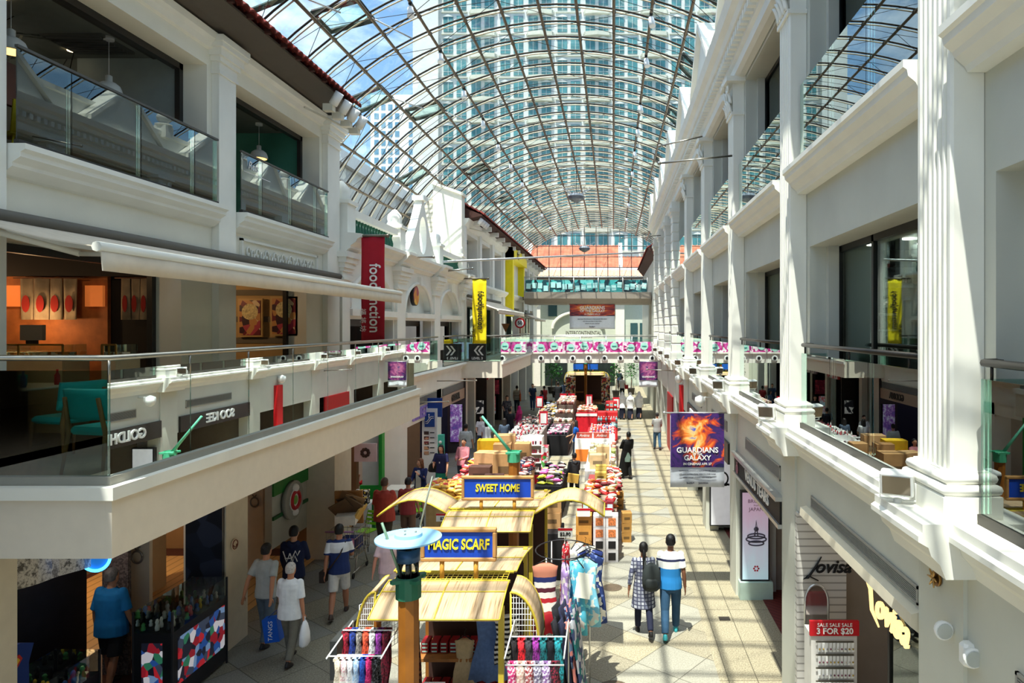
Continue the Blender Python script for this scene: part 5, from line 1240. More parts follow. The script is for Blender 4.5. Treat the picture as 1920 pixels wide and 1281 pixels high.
# pendants and details on the top left
for i, (x_, y_, h_, lb) in enumerate([(-7.5, 8.5, 3.42, 'nearest white dome pendant lamp, cut by the left edge'), (-7.5, 10.15, 3.45, 'white dome pendant lamp hanging in the first upper left bay'), (-7.5, 14.45, 3.55, 'white dome pendant lamp hanging before the teal wall')]):
    t = thing('pendant_lamp', lb, 'lamp', (x_, y_, Z(h_)))
    b = MB(); b.lathe([(.17, 0), (.175, .015), (.165, .07), (.14, .13), (.09, .17), (.045, .185), (.045, .27), (.02, .285)], (x_, y_, Z(h_)), 24); b.build('shade', M((214, 214, 206), .5), t)
    b = MB(); b.lathe([(.15, -.004), (.15, .01)], (x_, y_, Z(h_)), 20); b.build('glow', M((255, 190, 110), emit=2.2), t)
    b = MB(); b.tube([(x_, y_, Z(h_+.28)), (x_, y_, Z(4.27))], .005, 5); b.build('cord', mWhite, t)
    b = MB(); b.lathe([(.07, 0), (.07, .05)], (x_, y_, Z(4.25)), 14); b.build('rose', mWhite, t)
for i, (x_, y_, lb) in enumerate([(-8.0, 8.9, 'nearest'), (-7.6, 11.6, 'second'), (-8.2, 10.6, 'third'), (-8.4, 10.9, 'fourth')]):
    b = MB(); b.lathe([(.07, 0), (.07, .02)], (x_, y_ if y_ < 10.9 else 10.6, Z(4.275)), 12); o = tag(b.build('ceiling_light', M((255, 220, 170), emit=5)), '%s small warm downlight in the upper left restaurant ceiling' % lb, 'light')
b = MB(); b.box(-8.4, -7.5, 10.0, 10.7, Z(4.26), Z(4.3)); 
for k in range(7): b.box(-8.35, -7.55, 10.05+k*.09, 10.08+k*.09, Z(4.24), Z(4.27))
tag(b.build('ceiling_vent', M((92, 92, 88), .6)), 'square slatted air vent in the restaurant ceiling behind the pendant', 'vent')
for (y0, y1, lb) in ((7.3, 10.9, 'near'), (11.7, 14.9, 'far')):
    tag(MB().box(-7.35, -7.28, y0, y1, Z(4.265), Z(4.3)).build('slot_diffuser', M((60, 58, 54), .6)), '%s long slot air diffuser in the upper left ceiling' % lb, 'vent')
t = thing('shop_sign', 'brown sign board with pale serif letters inside the upper left restaurant', 'sign', (-7.85, 10, Z(2.95)))
MB().box(-7.98, -7.9, 8.6, 10.9, Z(2.9), Z(3.45)).build('board', M((104, 70, 58), .7), t)
b = MB(); b.text('MINCE MEAT NOODLE', (-7.88, 9.98, Z(3.2)), .17, ax='Y', depth=.02); b.build('lettering', M((200, 196, 186), .5), t)
for (x_, y_, rz_, lb) in ((-7.35, 8.5, 60, 'yellow wire-legged chair in the upper left restaurant'),):
    t = thing('dining_chair', lb, 'chair', (x_, y_, Z(1.9)), R(rz_)); ym = M((206, 186, 40), .5)
    b = MB(); b.sheet([[(px, .2-.42*q-.0, .45+.0*q) for px in (-.2, 0, .2)] for q in (0, .5, 1)], .03); b.build('seat', ym, t, local=True)
    b = MB(); b.sheet([[(px, -.22-.08*q, .45+.38*q) for px in (-.2, 0, .2)] for q in (0, .5, 1)], .03); b.build('backrest', ym, t, local=True)
    for sx in (-1, 1):
        for sy in (-1, 1): b = MB(); b.tube([(sx*.14, sy*.14, .44), (sx*.2, sy*.2, 0)], .012, 6); b.build('leg', ym, t, local=True)
t = thing('hanging_sign', 'small dark TABLES style ceiling sign in the far upper left bay', 'sign', (-7.3, 13.0, Z(3.35)))
t['label'] = 'small dark hanging sign in the second upper left bay'
MB().box(-7.55, -7.2, 12.98, 13.02, Z(3.62), Z(3.74)).build('plate', M((40, 46, 42), .5), t)
b = MB(); b.text('SINGLE', (-7.375, 12.975, Z(3.68)), .09, depth=.004); b.build('lettering', mWhite, t)
b = MB(); b.tube([(-7.4, 13, Z(3.74)), (-7.4, 13, Z(4.28))], .006, 5); b.build('rod', mBlack, t)
b = MB(); b.text('Reis', (-6.33, 12.0, Z(2.8)), .2, ax='Y', depth=.003, shear=.3); b.box(-6.334, -6.33, 11.7, 12.6, Z(2.66), Z(2.67)); tag(b.build('window_lettering', mWhite), 'thin white script lettering on the second upper left glass panel', 'lettering')
# flood lamps at the end of the near eave, bracket arms
def flood(x, y, z, ry=0, rz=0, label='', big=1.0, col=(236, 236, 232)):
    t = thing('floodlight', label, 'lamp', (x, y, z), R(rz)); s = big
    b = MB(); b.bbox(-.12*s, .12*s, -.06*s, .05*s, .08*s, .26*s, .01); b.v = [Matrix.Rotation(R(ry), 3, 'X') @ p for p in b.v]; b.build('housing', M(col, .4), t, local=True)
    b = MB(); b.box(-.1*s, .1*s, .05*s, .06*s, .1*s, .24*s); b.v = [Matrix.Rotation(R(ry), 3, 'X') @ p for p in b.v]; b.build('lens', M((120, 110, 96), .15, .6), t, local=True)
    b = MB(); b.tube([(-.13*s, 0, .17*s), (-.13*s, 0, .03*s), (.13*s, 0, .03*s), (.13*s, 0, .17*s)], .01*s, 5, smooth=False); b.tube([(0, 0, 0), (0, 0, .04*s)], .03*s, 8); b.build('yoke', M(col, .4), t, local=True)
    return t
mCream = M((214, 208, 188), .5)
t = thing('spotlight_cluster', 'cluster of white cylinder spotlights on the end of the near left eave', 'lamp', (-5.95, 14.6, Z(4.3)))
for k in range(4):
    b = MB(); a = Vector((-5.75+.03*k, 14.0+k*.38, Z(4.55-.05*k))); b.tube([a, a+Vector((.16, -.05, .22))], .09, 12); b.build('lamp_head', mWhite, t)
    b = MB(); b.box(a.x-.18, a.x+.02, a.y-.08, a.y+.08, a.z-.14, a.z); b.tube([a, a+Vector((-.15, .05, -.1))], .02, 6); b.build('ballast_box', mCream, t)
b = MB(); b.tube([(-6.2, 13.7, Z(4.4)), (-5.8, 15.6, Z(4.38))], .02, 6); b.build('support_bar', mCream, t)
t = thing('spotlight_cluster', 'cluster of white spotlights on the near corner of the far tiled eave', 'lamp', (-6.0, 30.2, Z(4.1)))
for k in range(4):
    b = MB(); a = Vector((-5.9, 29.9+k*.5, Z(4.5))); b.tube([a, a+Vector((.16, -.05, .2))], .09, 10); b.build('lamp_head', mWhite, t)
b = MB(); b.tube([(-6.3, 30, Z(4.3)), (-5.9, 31.6, Z(4.35))], .03, 6); b.build('support_bar', mCream, t)
# ---- banners and poles on the left
def vbanner(name, label, x0, x1, y, h0, h1, mat, text, tcol, size, sub=None):
    t = thing(name, label, 'banner', ((x0+x1)/2, y, Z(h0)))
    g = [[(x0+(x1-x0)*i/8, y+.015*math.sin(i*1.1+j*.7), Z(h1+(h0-h1)*j/14)) for i in range(9)] for j in range(15)]
    MB().sheet(g, .008).build('cloth', mat, t)
    b = MB(); b.text(text, ((x0+x1)/2+.05, y-.045, Z(.66)), size, ax='-Z', ay='X', depth=.012, bold=size*.012, sx=.86); b.build('lettering', M(tcol, .7), t)
    if sub:
        b = MB(); b.text(sub, ((x0+x1)/2-size*.62, y-.045, Z(h0+(h1-h0)*.2)), size*.42, ax='-Z', ay='X', depth=.01); b.build('small_lettering', M(tcol, .7), t)
    b = MB(); b.tube([(-6.42, y, Z(h1+.02)), (x1+.06, y, Z(h1+.02))], .03, 8); b.tube([(-6.44, y, Z(h1+.02)), (-6.38, y, Z(h1+.02))], .06, 8); b.ball((x1+.07, y, Z(h1+.02)), .05, 8, 6)
    b.build('pole', M((110, 104, 92), .4, .7), t)
    return t
vbanner('hanging_banner', 'tall red banner with white lettering beside the awning end', -5.95, -5.4, 16.12, -.35, 2.12, M((178, 26, 44), .8, noise=.06), 'foodjunction', (244, 240, 236), .37, '福 将 坊')
vbanner('hanging_banner', 'tall yellow banner with black lettering above the level sign', -5.84, -5.26, 28.3, -.72, 1.96, M((248, 220, 20), .8, noise=.05), 'foodjunction', (30, 26, 20), .36, '福 将 坊')
t = thing('level_sign', 'black LEVEL 3 sign with white double chevron on the far railing', 'sign', (-5.7, 28.7, Z(-1.45)))
MB().box(-6.08, -5.36, 28.7, 28.74, Z(-1.45), Z(-.74)).build('plate', M((32, 30, 28), .5), t)
b = MB()
for dx in (0, .17):
    for s in (-1, 1): b.prism([(-5.86+dx, Z(-1.02)), (-5.78+dx, Z(-1.02)), (-5.62+dx, Z(-1.02+s*.2)), (-5.7+dx, Z(-1.02+s*.2))][::s], 28.68, 28.7, 'Y')
b.build('chevrons', mWhite, t); b = MB(); b.text('LEVEL 3', (-5.72, 28.69, Z(-1.35)), .14, depth=.01, bold=.003); b.build('lettering', mWhite, t)
for (a, b_, r_, lb) in [((-6.4, 20.5, Z(2.1)), (-5.5, 20.9, Z(2.12)), .03, 'short dark banner pole sticking out below the round opening pediment'),
                        ((-6.3, 25.0, Z(2.36)), (2.4, 46.5, Z(5.05)), .045, 'long pale steel rod crossing the arcade above the bridges'),
                        ((-6.05, 24.9, Z(2.02)), (-5.2, 25.2, Z(2.14)), .03, 'short steel pole below the green balusters above the yellow banner'),
                        ((-6.4, 21, Z(-2.35)), (-5.1, 21.1, Z(-2.33)), .02, 'thin dark rod beside the far end of the cafe balcony'),
                        ((-6.39, 24.7, Z(-1.98)), (-5.0, 24.9, Z(-1.98)), .02, 'thin steel rod above the chocolate shop front')]:
    b = MB(); b.tube([a, b_], r_, 8); b.ball(b_, r_*1.6, 8, 6); tag(b.build('steel_pole', mSteelW if r_ > .04 else mSteel), lb, 'pole')
t = thing('speed_sign', 'round red-ringed sign with number 50 beside the far cafe', 'sign', (-4.95, 36.5, Z(-.6)))
p_ = PY(975, 606, 36.5); b = MB(); b.lathe([(.28, 0), (.28, .03)], p_, 24, ax='Y'); b.build('ring', M((200, 30, 40), .5), t)
b = MB(); b.lathe([(.2, -.01), (.2, .0)], p_, 24, ax='Y'); b.build('disc', mWhite, t)
b = MB(); b.text('50', (p_.x, p_.y-.02, p_.z), .26, depth=.01, bold=.006); b.build('lettering', mBlack, t); MB().tube([(p_.x, p_.y+.03, p_.z), (p_.x, p_.y+.03, Z(-1.5))], .03, 6).build('post', M((120, 70, 40), .6), t)
b = MB(); b.loft([[PY(u, v, 36.4) for u, v in ((940, 607), (956, 607), (948, 624))], [PY(u, v, 36.45) for u, v in ((940, 607), (956, 607), (948, 624))]]); tag(b.build('wooden_plaque', mWood), 'brown wooden shield shape hanging in the far cafe', 'decoration')
t = thing('round_sign', 'round dark disc sign with an orange and purple face in the first left arch', 'sign', (-6.35, 22.2, Z(.75)))
b = MB(); b.lathe([(.33, -.05), (.33, .06)], (-6.5, 22.3, Z(1.0)), 24, ax='X'); b.build('rim', M((24, 18, 20), .4), t)
b = MB(); b.lathe([(.3, .06), (.3, .07)], (-6.5, 22.3, Z(1.0)), 24, ax='X'); b.build('face', speckle([(220, 130, 40), (170, 40, 80), (236, 180, 60)], 3, .4), t)
# yellow portal
t = thing('yellow_portal', 'bright yellow framed portal where the upper bridge meets the left side', 'portal', (-6.2, 43, Z(1.9)))
b = MB(); b.box(-6.9, -5.95, 40.4, 40.9, Z(.6), Z(4.6)); b.box(-6.9, -5.95, 40.4, 47, Z(4.0), Z(4.7)); b.box(-6.9, -6.1, 46.5, 47, Z(2), Z(4.0)); b.build('frame', M((244, 224, 20), .5), t)
b = MB(); b.text('ICY', (-5.94, 42.6, Z(4.35)), .55, ax='Y', depth=.03, bold=.02); b.build('lettering', mBlack, t)
MB().box(-6.8, -6.7, 41, 46.5, Z(1.98), Z(4)).build('glass', mGlassD, t)
# ---- ground floor shops on the left
struct(MB().box(-11.2, -6.9, 11.3, 16.0, .013, .02).build('floor_gold_shop', wave_mat((222, 176, 112), (170, 124, 70), 1.5, 'X', .35, .94)))
warm(-10.2, 13.6, 2.9, 120, .05, (1, .74, .45)); warm(-7.9, 9.4, 3.0, 26, .05, (1, .9, .8)); warm(-7.7, 21.5, 2.85, 40, .05, (1, .8, .6)); warm(-8, 18.3, 2.85, 40, .05, (1, .85, .7)); warm(-8, 27, 2.85, 30, .05, (.9, .7, 1))
for k, (yy, c_) in enumerate([(11.0, (20, 22, 30)), (16.6, (150, 120, 84)), (20.9, (206, 196, 180)), (24.7, (130, 110, 90))]):
    struct(MB().box(-11.2, -7.0, yy-.05, yy+.05, .013, Z(-2.35)).build('wall_left_shop_party', M(c_, .7)) if k else MB().box(-7.02, -6.42, 11.2, 11.27, 0.013, Z(-2.2)).build('wall_black_panel', speckle([(16, 20, 30), (20, 26, 40), (34, 40, 56), (14, 16, 24)], 3, .3)))
t = thing('partition_column', 'cream shop column with a pink poster in the golden shop', 'column', (-9.4, 13.5, 0))
MB().box(-9.9, -9.3, 13.4, 14.2, .02, 3.0).build('shaft', M((232, 206, 168), .6), t)
MB().box(-9.85, -9.35, 13.38, 13.4, .9, 1.9).build('poster', M((232, 150, 130), .6, emit=.15), t)
def ring_icon(mb, c, r, face='Y'):
    n = 20; q = [(c[0]+r*math.cos(2*math.pi*k/n), c[1], c[2]+r*1.15*math.sin(2*math.pi*k/n)) for k in range(n+1)] if face == 'Y' else [(c[0], c[1]+r*math.cos(2*math.pi*k/n), c[2]+r*1.15*math.sin(2*math.pi*k/n)) for k in range(n+1)]
    mb.tube(q, r*.2, 6); mb.tube([(c[0]-(r*.5 if face == 'Y' else 0), c[1]-(r*.5 if face != 'Y' else 0), c[2]+r*1.9), (c[0], c[1], c[2]+r*1.2), (c[0]+(r*.5 if face == 'Y' else 0), c[1]+(r*.5 if face != 'Y' else 0), c[2]+r*1.9)], r*.16, 5)
for (u, v, Y_, lb) in ((257, 1045, 11.0, 'grey ring emblem on the pale pillar beside the golden shop'), (477, 942, 14.6, 'grey ring emblem on the brown wall beside the green shop sign')):
    p_ = PY(u, v, Y_); b = MB(); ring_icon(b, p_, .085); tag(b.build('ring_emblem', M((128, 124, 120), .4, .5)), lb, 'emblem')
    struct(MB().box(p_.x-.19, p_.x+.17, Y_+.04, Y_+.12, .013, Z(-2.2)).build('wall_pillar', M((214, 200, 180), .7)))
struct(MB().box(-7.9, -7.5, 10.55, 10.62, .013, Z(-2.3)).build('wall_speckled', speckle([(90, 76, 72), (110, 96, 90), (70, 60, 58)], 40, .7)))
# dark poster shop
struct(MB().box(-8.2, -8.1, 6.4, 10.5, .013, Z(-2.2)).build('wall_poster_shop', M((20, 18, 26), .5, noise=.3)))
t = thing('window_graphic', 'large silver and grey window graphic in the dark toy shop', 'poster', (-6.8, 8.0, 1.8))
g = [[(-6.75-.02*math.sin(i), 7.4+1.4*i/12, Z(-2.95)+.6*j/6-.15*i/12) for i in range(13)] for j in range(7)]
MB().sheet(g, .01, False).build('print', speckle([(190, 186, 180), (90, 84, 80), (226, 222, 216), (50, 44, 42), (150, 146, 140)], 4, .35, 'noise'), t)
t = thing('hanging_shirt', 'dark blue t-shirt with a red and yellow chest patch in the toy shop', 'shirt', (-7.0, 7.9, 1.0))
b = MB(); b.loft([[(-7.0+dx, 7.9+s*w_, z_) for dx, s in ((-.04, -1), (.04, -1), (.04, 1), (-.04, 1))] for z_, w_ in ((.95, .24), (1.4, .23), (1.6, .3), (1.68, .12))]); b.build('shirt_body', M((24, 56, 130), .8), t)
b = MB(); b.prism([(7.82, 1.56), (7.98, 1.56), (8.02, 1.5), (7.9, 1.36), (7.78, 1.5)], -6.955, -6.94, 'X'); b.build('chest_patch', M((196, 40, 36), .6), t)
b = MB(); b.prism([(7.85, 1.535), (7.95, 1.535), (7.975, 1.5), (7.9, 1.42), (7.825, 1.5)], -6.94, -6.93, 'X'); b.build('patch_centre', M((236, 190, 50), .6), t)
t = thing('neon_ring', 'glowing blue neon ring sign above the toy shop entrance', 'sign', (-6.9, 9.0, Z(-3.1)))
p_ = PY(178, 1042, 8.9); b = MB(); b.tube([(p_.x+.2*math.cos(2*math.pi*k/28), p_.y, p_.z+.2*math.sin(2*math.pi*k/28)) for k in range(29)], .02, 6); b.build('tube', M((60, 170, 255), emit=4), t)
b = MB(); b.lathe([(.19, 0), (.19, .03)], (p_.x, p_.y+.02, p_.z), 24, ax='Y'); b.build('disc', M((40, 120, 190), .4, emit=.4), t); MB().tube([(p_.x, p_.y+.03, p_.z+.1), (p_.x, p_.y+.03, Z(-2.34))], .01, 5).build('hanger', mBlack, t)
def toycase(label, x0, x1, y0, y1, zb, zt, seed, lit=True):
    t = thing('display_case', label, 'display case', ((x0+x1)/2, (y0+y1)/2, .013)); random.seed(seed)
    MB().box(x0, x1, y0, y1, .05, zb).build('cabinet', M((26, 26, 30), .4), t)
    if lit:
        art = speckle([(24, 26, 40), (40, 80, 150), (34, 36, 50), (190, 40, 50), (214, 210, 216), (60, 70, 90), (50, 120, 90), (150, 30, 44), (120, 150, 190)], 9, .4, 'voronoi', emit=.3)
        MB().box(x1, x1+.012, y0+.12, y1-.08, .3, zb-.12).build('light_panel', art, t)
        MB().box(x0+.12, x1-.14, y0-.012, y0, .3, zb-.14).build('end_panel', art, t)
    MB().box(x0, x1, y0, y1, zb, zt).build('glass_case', glass((.86, .93, .92), 1.4), t)
    f = MB()
    for (a, b_) in ((x0, y0), (x1, y0), (x1, y1), (x0, y1)): f.box(a-.012, a+.012, b_-.012, b_+.012, .0, zt)
    f.build('frame', M((60, 60, 64), .4, .5), t)
    k = 0; cols = [(210, 40, 50), (230, 200, 60), (60, 110, 190), (30, 30, 34), (220, 220, 214), (80, 160, 90), (150, 90, 60)]
    yy = y0+.08; root = None
    while yy < y1-.06:
        for xx in (x0+.1, (x0+x1)/2, x1-.1):
            px, py = xx+random.uniform(-.03, .03), yy+random.uniform(-.02, .02); b = MB(); h_ = random.uniform(.07, .17); r_ = random.uniform(.025, .04)
            b.lathe([(r_*.9, 0), (r_, h_*.3), (r_*.6, h_*.55), (r_*.85, h_*.75), (r_*.4, h_)], (px, py, zb+.005), 8)
            o = b.build('figurine', M(random.choice(cols), .5)); tag(o, 'small toy figure among those in ' + label.split(' with')[0], 'figurine', 'figures in ' + label.split(' with')[0]); k += 1
        yy += .13
    return t
toycase('black display case with a glass top at the toy shop front', -6.75, -6.2, 9.6, 10.95, 1.08, 1.38, 3)
toycase('low dark display case at the lower left corner', -7.6, -7.0, 7.6, 9.3, .7, 1.0, 4, False)
t = thing('round_emblem', 'small round brass laughing-face emblem on the white column', 'emblem', (-6.38, 11.6, 1.9))
p_ = PX(439, 1021, -6.385); b = MB(); b.lathe([(.095, 0), (.1, .015)], p_, 20, ax='X'); b.build('disc', M((226, 206, 178), .5), t)
b = MB(); b.tube([(p_.x+.02, p_.y+.075*math.cos(2*math.pi*k/20), p_.z+.075*math.sin(2*math.pi*k/20)) for k in range(21)], .008, 5); b.tube([(p_.x+.02, p_.y+.045*math.cos(math.pi+math.pi*k/8), p_.z+.045*math.sin(math.pi+math.pi*k/8)) for k in range(9)], .008, 5)
b.build('drawing', M((120, 60, 40), .5), t)
# green sign stall
t = thing('food_kiosk_sign', 'grey and green kiosk front with a round red fruit badge', 'sign', (-7.1, 15.1, .9))
MB().box(-7.25, -7.1, 14.2, 15.95, .75, 2.25).build('panel', M((176, 178, 170), .5), t)
MB().box(-7.1, -7.06, 14.2, 15.95, 1.85, 2.3).build('green_band', M((30, 120, 50), .5), t)
MB().box(-7.1, -7.06, 14.2, 15.95, 1.35, 1.42).build('green_stripe', M((20, 90, 50), .5), t)
b = MB(); b.lathe([(.42, 0), (.42, .08)], (-7.06, 14.95, 1.6), 28, ax='X', sy=1); b.build('oval_plate', M((150, 152, 146), .5), t)
b = MB(); b.lathe([(.24, .08), (.24, .1)], (-7.06, 14.95, 1.6), 28, ax='X'); b.ball((-6.98, 14.95, 1.86), .1, 10, 6); b.ball((-6.98, 14.95, 1.34), .09, 10, 6); b.build('badge_border', mWhite, t)
b = MB(); b.tube([(-6.955, 14.95+.18*math.cos(2*math.pi*k/24), 1.6+.18*math.sin(2*math.pi*k/24)) for k in range(25)], .045, 6); b.build('badge_ring', M((190, 40, 50), .5), t)
b = MB(); b.ball((-6.96, 14.95, 1.6), .1, 12, 6, (.3, 1, 1)); b.build('fruit', M((130, 190, 90), .5), t)
# jewellery poster, green frame
t = thing('poster', 'pink jewellery poster with a dark flower brooch in the shop beyond the carton trolley', 'poster', (-7.1, 17.9, 1.4))
p0, p1 = PY(664, 866, 18.3), PY(706, 832, 18.3)
MB().box(p0.x, p1.x, 18.3, 18.34, p0.z, p1.z).build('sheet', M((214, 190, 198), .5), t)
b = MB()
for k in range(9): b.ball(((p0.x+p1.x)/2+.09*math.cos(k*.7), 18.29, (p0.z+p1.z)/2+.09*math.sin(k*.7)), .05, 8, 5, (1, .3, 1))
b.build('brooch', M((70, 50, 48), .3, .4), t)
struct(MB().box(-7.6, -6.9, 18.34, 18.5, .013, Z(-2.3)).build('wall_poster', M((120, 88, 60), .6)))
struct(MB().box(-6.95, -6.45, 18.9, 19.0, 1.0, 2.9).build('window_green_panel', M((186, 196, 200), .4)))
t = thing('shop_surround', 'bright green shop frame around a grey panel beyond the seated person', 'frame', (-6.7, 19, 0))
b = MB(); b.box(-7.0, -6.4, 18.85, 19.05, .013, 1.0); b.box(-6.47, -6.38, 18.82, 19.05, 1.0, 3.0); b.build('frame', M((30, 160, 60), .5), t)
t = thing('kiosk_counter', 'small green kiosk counter with a pale top in front of the green frame', 'counter', (-6.6, 18.5, .013))
MB().bbox(-6.9, -6.2, 18.0, 18.32, .72, .76, .02).build('worktop', M((220, 224, 222), .4), t)
MB().box(-6.85, -6.3, 18.05, 18.3, .013, .72).build('base', M((26, 120, 50), .5), t)
# dark boutique with a suit
t = thing('clothes_dummy', 'dark clothed shop dummy inside the narrow dark boutique', 'mannequin', (-6.85, 21.9, .013))
b = MB(); b.loft([[(-6.85+w_*math.cos(a*math.pi/6), 21.9+d_*math.sin(a*math.pi/6), z_) for a in range(12)] for z_, w_, d_ in ((.9, .18, .12), (1.2, .15, .11), (1.55, .2, .12), (1.62, .08, .07), (1.7, .05, .05))], smooth=True); b.build('torso', M((46, 44, 50), .8, noise=.3), t)
b = MB(); b.tube([(-6.85, 21.9, .02), (-6.85, 21.9, .9)], .02, 6); b.lathe([(.18, 0), (.18, .02)], (-6.85, 21.9, .013), 14); b.build('stand', mSteel, t)
# directory sign
t = thing('directory_sign', 'tall white directory board with a blue escalator symbol', 'sign', (-6.2, 23.2, 0)); x0, x1 = -6.5, -6.0
MB().box(x0, x1, 23.2, 23.3, 0.0, 2.6).build('board', M((212, 218, 222), .5), t)
MB().box(x0+.09, x1-.07, 23.18, 23.2, 1.98, 2.48).build('blue_square', M((24, 70, 150), .5), t)
MB().box(-6.35, -5.85, 23.32, 23.36, 2.3, 2.95).build('blue_flag', M((20, 60, 140), .5), t)
b = MB(); c_ = (x0+x1)/2+.01; b.tube([(c_-.14, 23.17, 2.1), (c_-.07, 23.17, 2.1), (c_+.07, 23.17, 2.28), (c_+.14, 23.17, 2.28)], .012, 5); b.tube([(c_-.14, 23.17, 2.16), (c_-.09, 23.17, 2.16), (c_+.05, 23.17, 2.34), (c_+.14, 23.17, 2.34)], .012, 5); b.ball((c_-.02, 23.17, 2.4), .025, 8, 5); b.tube([(c_-.02, 23.17, 2.37), (c_-.02, 23.17, 2.28)], .014, 5); b.build('escalator_symbol', mWhite, t)
for k in range(5):
    MB().box(x0+.07, x0+.23, 23.18, 23.2, 1.72-k*.17, 1.83-k*.17).build('picture', speckle([(120, 50, 60), (60, 40, 40), (180, 140, 110)], 9, .5), t)
    MB().box(x0+.27, x0+.42, 23.185, 23.2, 1.77-k*.17, 1.8-k*.17).build('caption', M((60, 64, 70), .5), t)
# chocolate shop fascia
t = thing('shop_sign', 'brown fascia with dark GODIVA letters above the purple poster', 'sign', (-6.35, 27, Z(-2.95)))
MB().box(-6.42, -6.34, 25.45, 29.1, Z(-3.05), Z(-2.62)).build('fascia', M((178, 150, 130), .6), t)
b = MB(); b.text('GODIVA', (-6.32, 27.4, Z(-2.84)), .36, ax='Y', depth=.03, bold=.008); b.build('lettering', M((40, 34, 34), .4), t)
for (y0, y1, h0, h1, lb) in ((25.5, 29, -2.6, -2.35, 'dark louvred vent strip above the chocolate shop'), (21.3, 24.6, -2.6, -2.35, 'dark louvred vent strip above the directory board')):
    tag(MB().box(-6.4, -6.36, y0, y1, Z(h0), Z(h1)).build('vent_strip', wave_mat((60, 60, 60), (130, 130, 128), 12, 'Z', .6, .5)), lb, 'vent')
def poster_y(label, u0, u1, v0, v1, Y_, cols, sc=3, kind='noise', frame=(30, 30, 34), emit=.2):
    a, b_ = PY(u0, v1, Y_), PY(u1, v0, Y_); t = thing('poster', label, 'poster', ((a.x+b_.x)/2, Y_, a.z))
    MB().box(a.x, b_.x, Y_, Y_+.05, a.z, b_.z).build('frame', M(frame, .5), t); struct(MB().box(a.x-.1, b_.x+.1, Y_+.051, Y_+.1, .013 if a.x < -6.9 else 0, Z(-2.22)).build('wall_poster_panel', M((60, 54, 52), .7)))
    MB().box(a.x+.03, b_.x-.03, Y_-.012, Y_, a.z+.03, b_.z-.03).build('print', speckle(cols, sc, .4, kind, emit=emit), t); return t
t = poster_y('tall blue and purple dessert poster inside the chocolate shop', 843, 868, 757, 830, 29.05, [(110, 180, 220), (90, 70, 150), (150, 100, 180), (220, 230, 240), (80, 50, 110)], 2.2)
poster_y('pale notice sheets on the dark shop wall past the chocolate shop', 889, 908, 750, 777, 33.9, [(226, 222, 214), (40, 40, 44), (236, 232, 226), (120, 120, 120)], 5, 'voronoi')
poster_y('blue seaside poster with a red band on the left walk', 912, 930, 742, 777, 39.3, [(80, 160, 190), (180, 220, 230), (200, 70, 60), (60, 130, 170)], 2.5)
poster_y('dark red portrait poster above the seaside poster', 914, 937, 712, 740, 39.3, [(120, 20, 40), (60, 20, 30), (190, 60, 70)], 2.5)
t = thing('teal_stand', 'slim teal product stand by the chocolate shop entrance', 'stand', (-6.25, 24.6, 0))
b = MB(); b.box(-6.3, -6.1, 24.5, 24.7, 0, 1.5); b.build('panel', M((70, 190, 170), .5), t); b = MB(); b.ball((-6.2, 24.45, 1.25), .06, 8, 6); b.build('logo', mWhite, t)
struct(MB().box(-7, -6.4, 21.2, 24.75, Z(-3.15), Z(-2.66)).build('wall_left_fascia', mTrim)); b = MB(); b.text('STREET', (-6.375, 22.5, Z(-2.88)), .5, ax='Y', depth=.04, bold=.012, shear=.2)
b.cm = 0; t = thing('shop_sign', 'purple and pale lilac shop lettering over the directory board', 'sign', (-6.3, 22.2, Z(-3.2))); b.build('lettering', M((150, 126, 206), .4), t)
t['label'] = 'lilac shop lettering on the white fascia above the directory board'
for (y0, y1, c_, lb) in ((34.5, 36.4, (204, 60, 70), 'pink and red shop sign under the far balcony'), (38.3, 40.8, (150, 130, 150), 'mauve shop sign under the far balcony beyond the pink one')):
    tag(MB().box(-6.42, -6.34, y0, y1, Z(-2.7), Z(-2.35)).build('shop_sign', speckle([c_, (230, 210, 214), c_], 5, .5)), lb, 'sign')
# potted trees at the far end
random.seed(8)
for i, (x_, y_, lb) in enumerate([(-4.4, 52, 'leafy potted tree left of the far cart'), (.2, 52, 'leafy potted tree right of the far cart'), (-5.0, 55, 'smaller leafy potted tree at the far left'), (1.4, 54, 'narrow leafy potted tree beside the far right wall')]):
    t = thing('potted_tree', lb, 'plant', (x_, y_, 0)); b = MB(); b.lathe([(.22, 0), (.3, .5), (.32, .52)], (x_, y_, 0), 14); b.build('pot', M((70, 64, 60), .7), t)
    b = MB(); b.tube([(x_, y_, .4), (x_+.05, y_, 1.3)], .035, 6); b.build('trunk', mWoodD, t)
    b = MB()
    for k in range(170):
        a, e, r_ = random.uniform(0, 6.28), random.uniform(-.9, 1.5), random.uniform(.2, .65); c = Vector((x_+r_*math.cos(a)*math.cos(e), y_+r_*math.sin(a)*math.cos(e), 1.9+r_*1.5*math.sin(e)))
        d = Vector((random.uniform(-1, 1), random.uniform(-1, 1), random.uniform(-.6, .6))).normalized()*.13; n_ = d.cross(Vector((random.random(), random.random(), 1))).normalized()*.045
        b.add([c-d, c+n_, c+d, c-n_, c+Vector((0, 0, -.01))], [(0, 1, 2, 3), (0, 3, 4)])
    b.build('foliage', M((50, 116, 44), .7, noise=.4, ns=3), t)
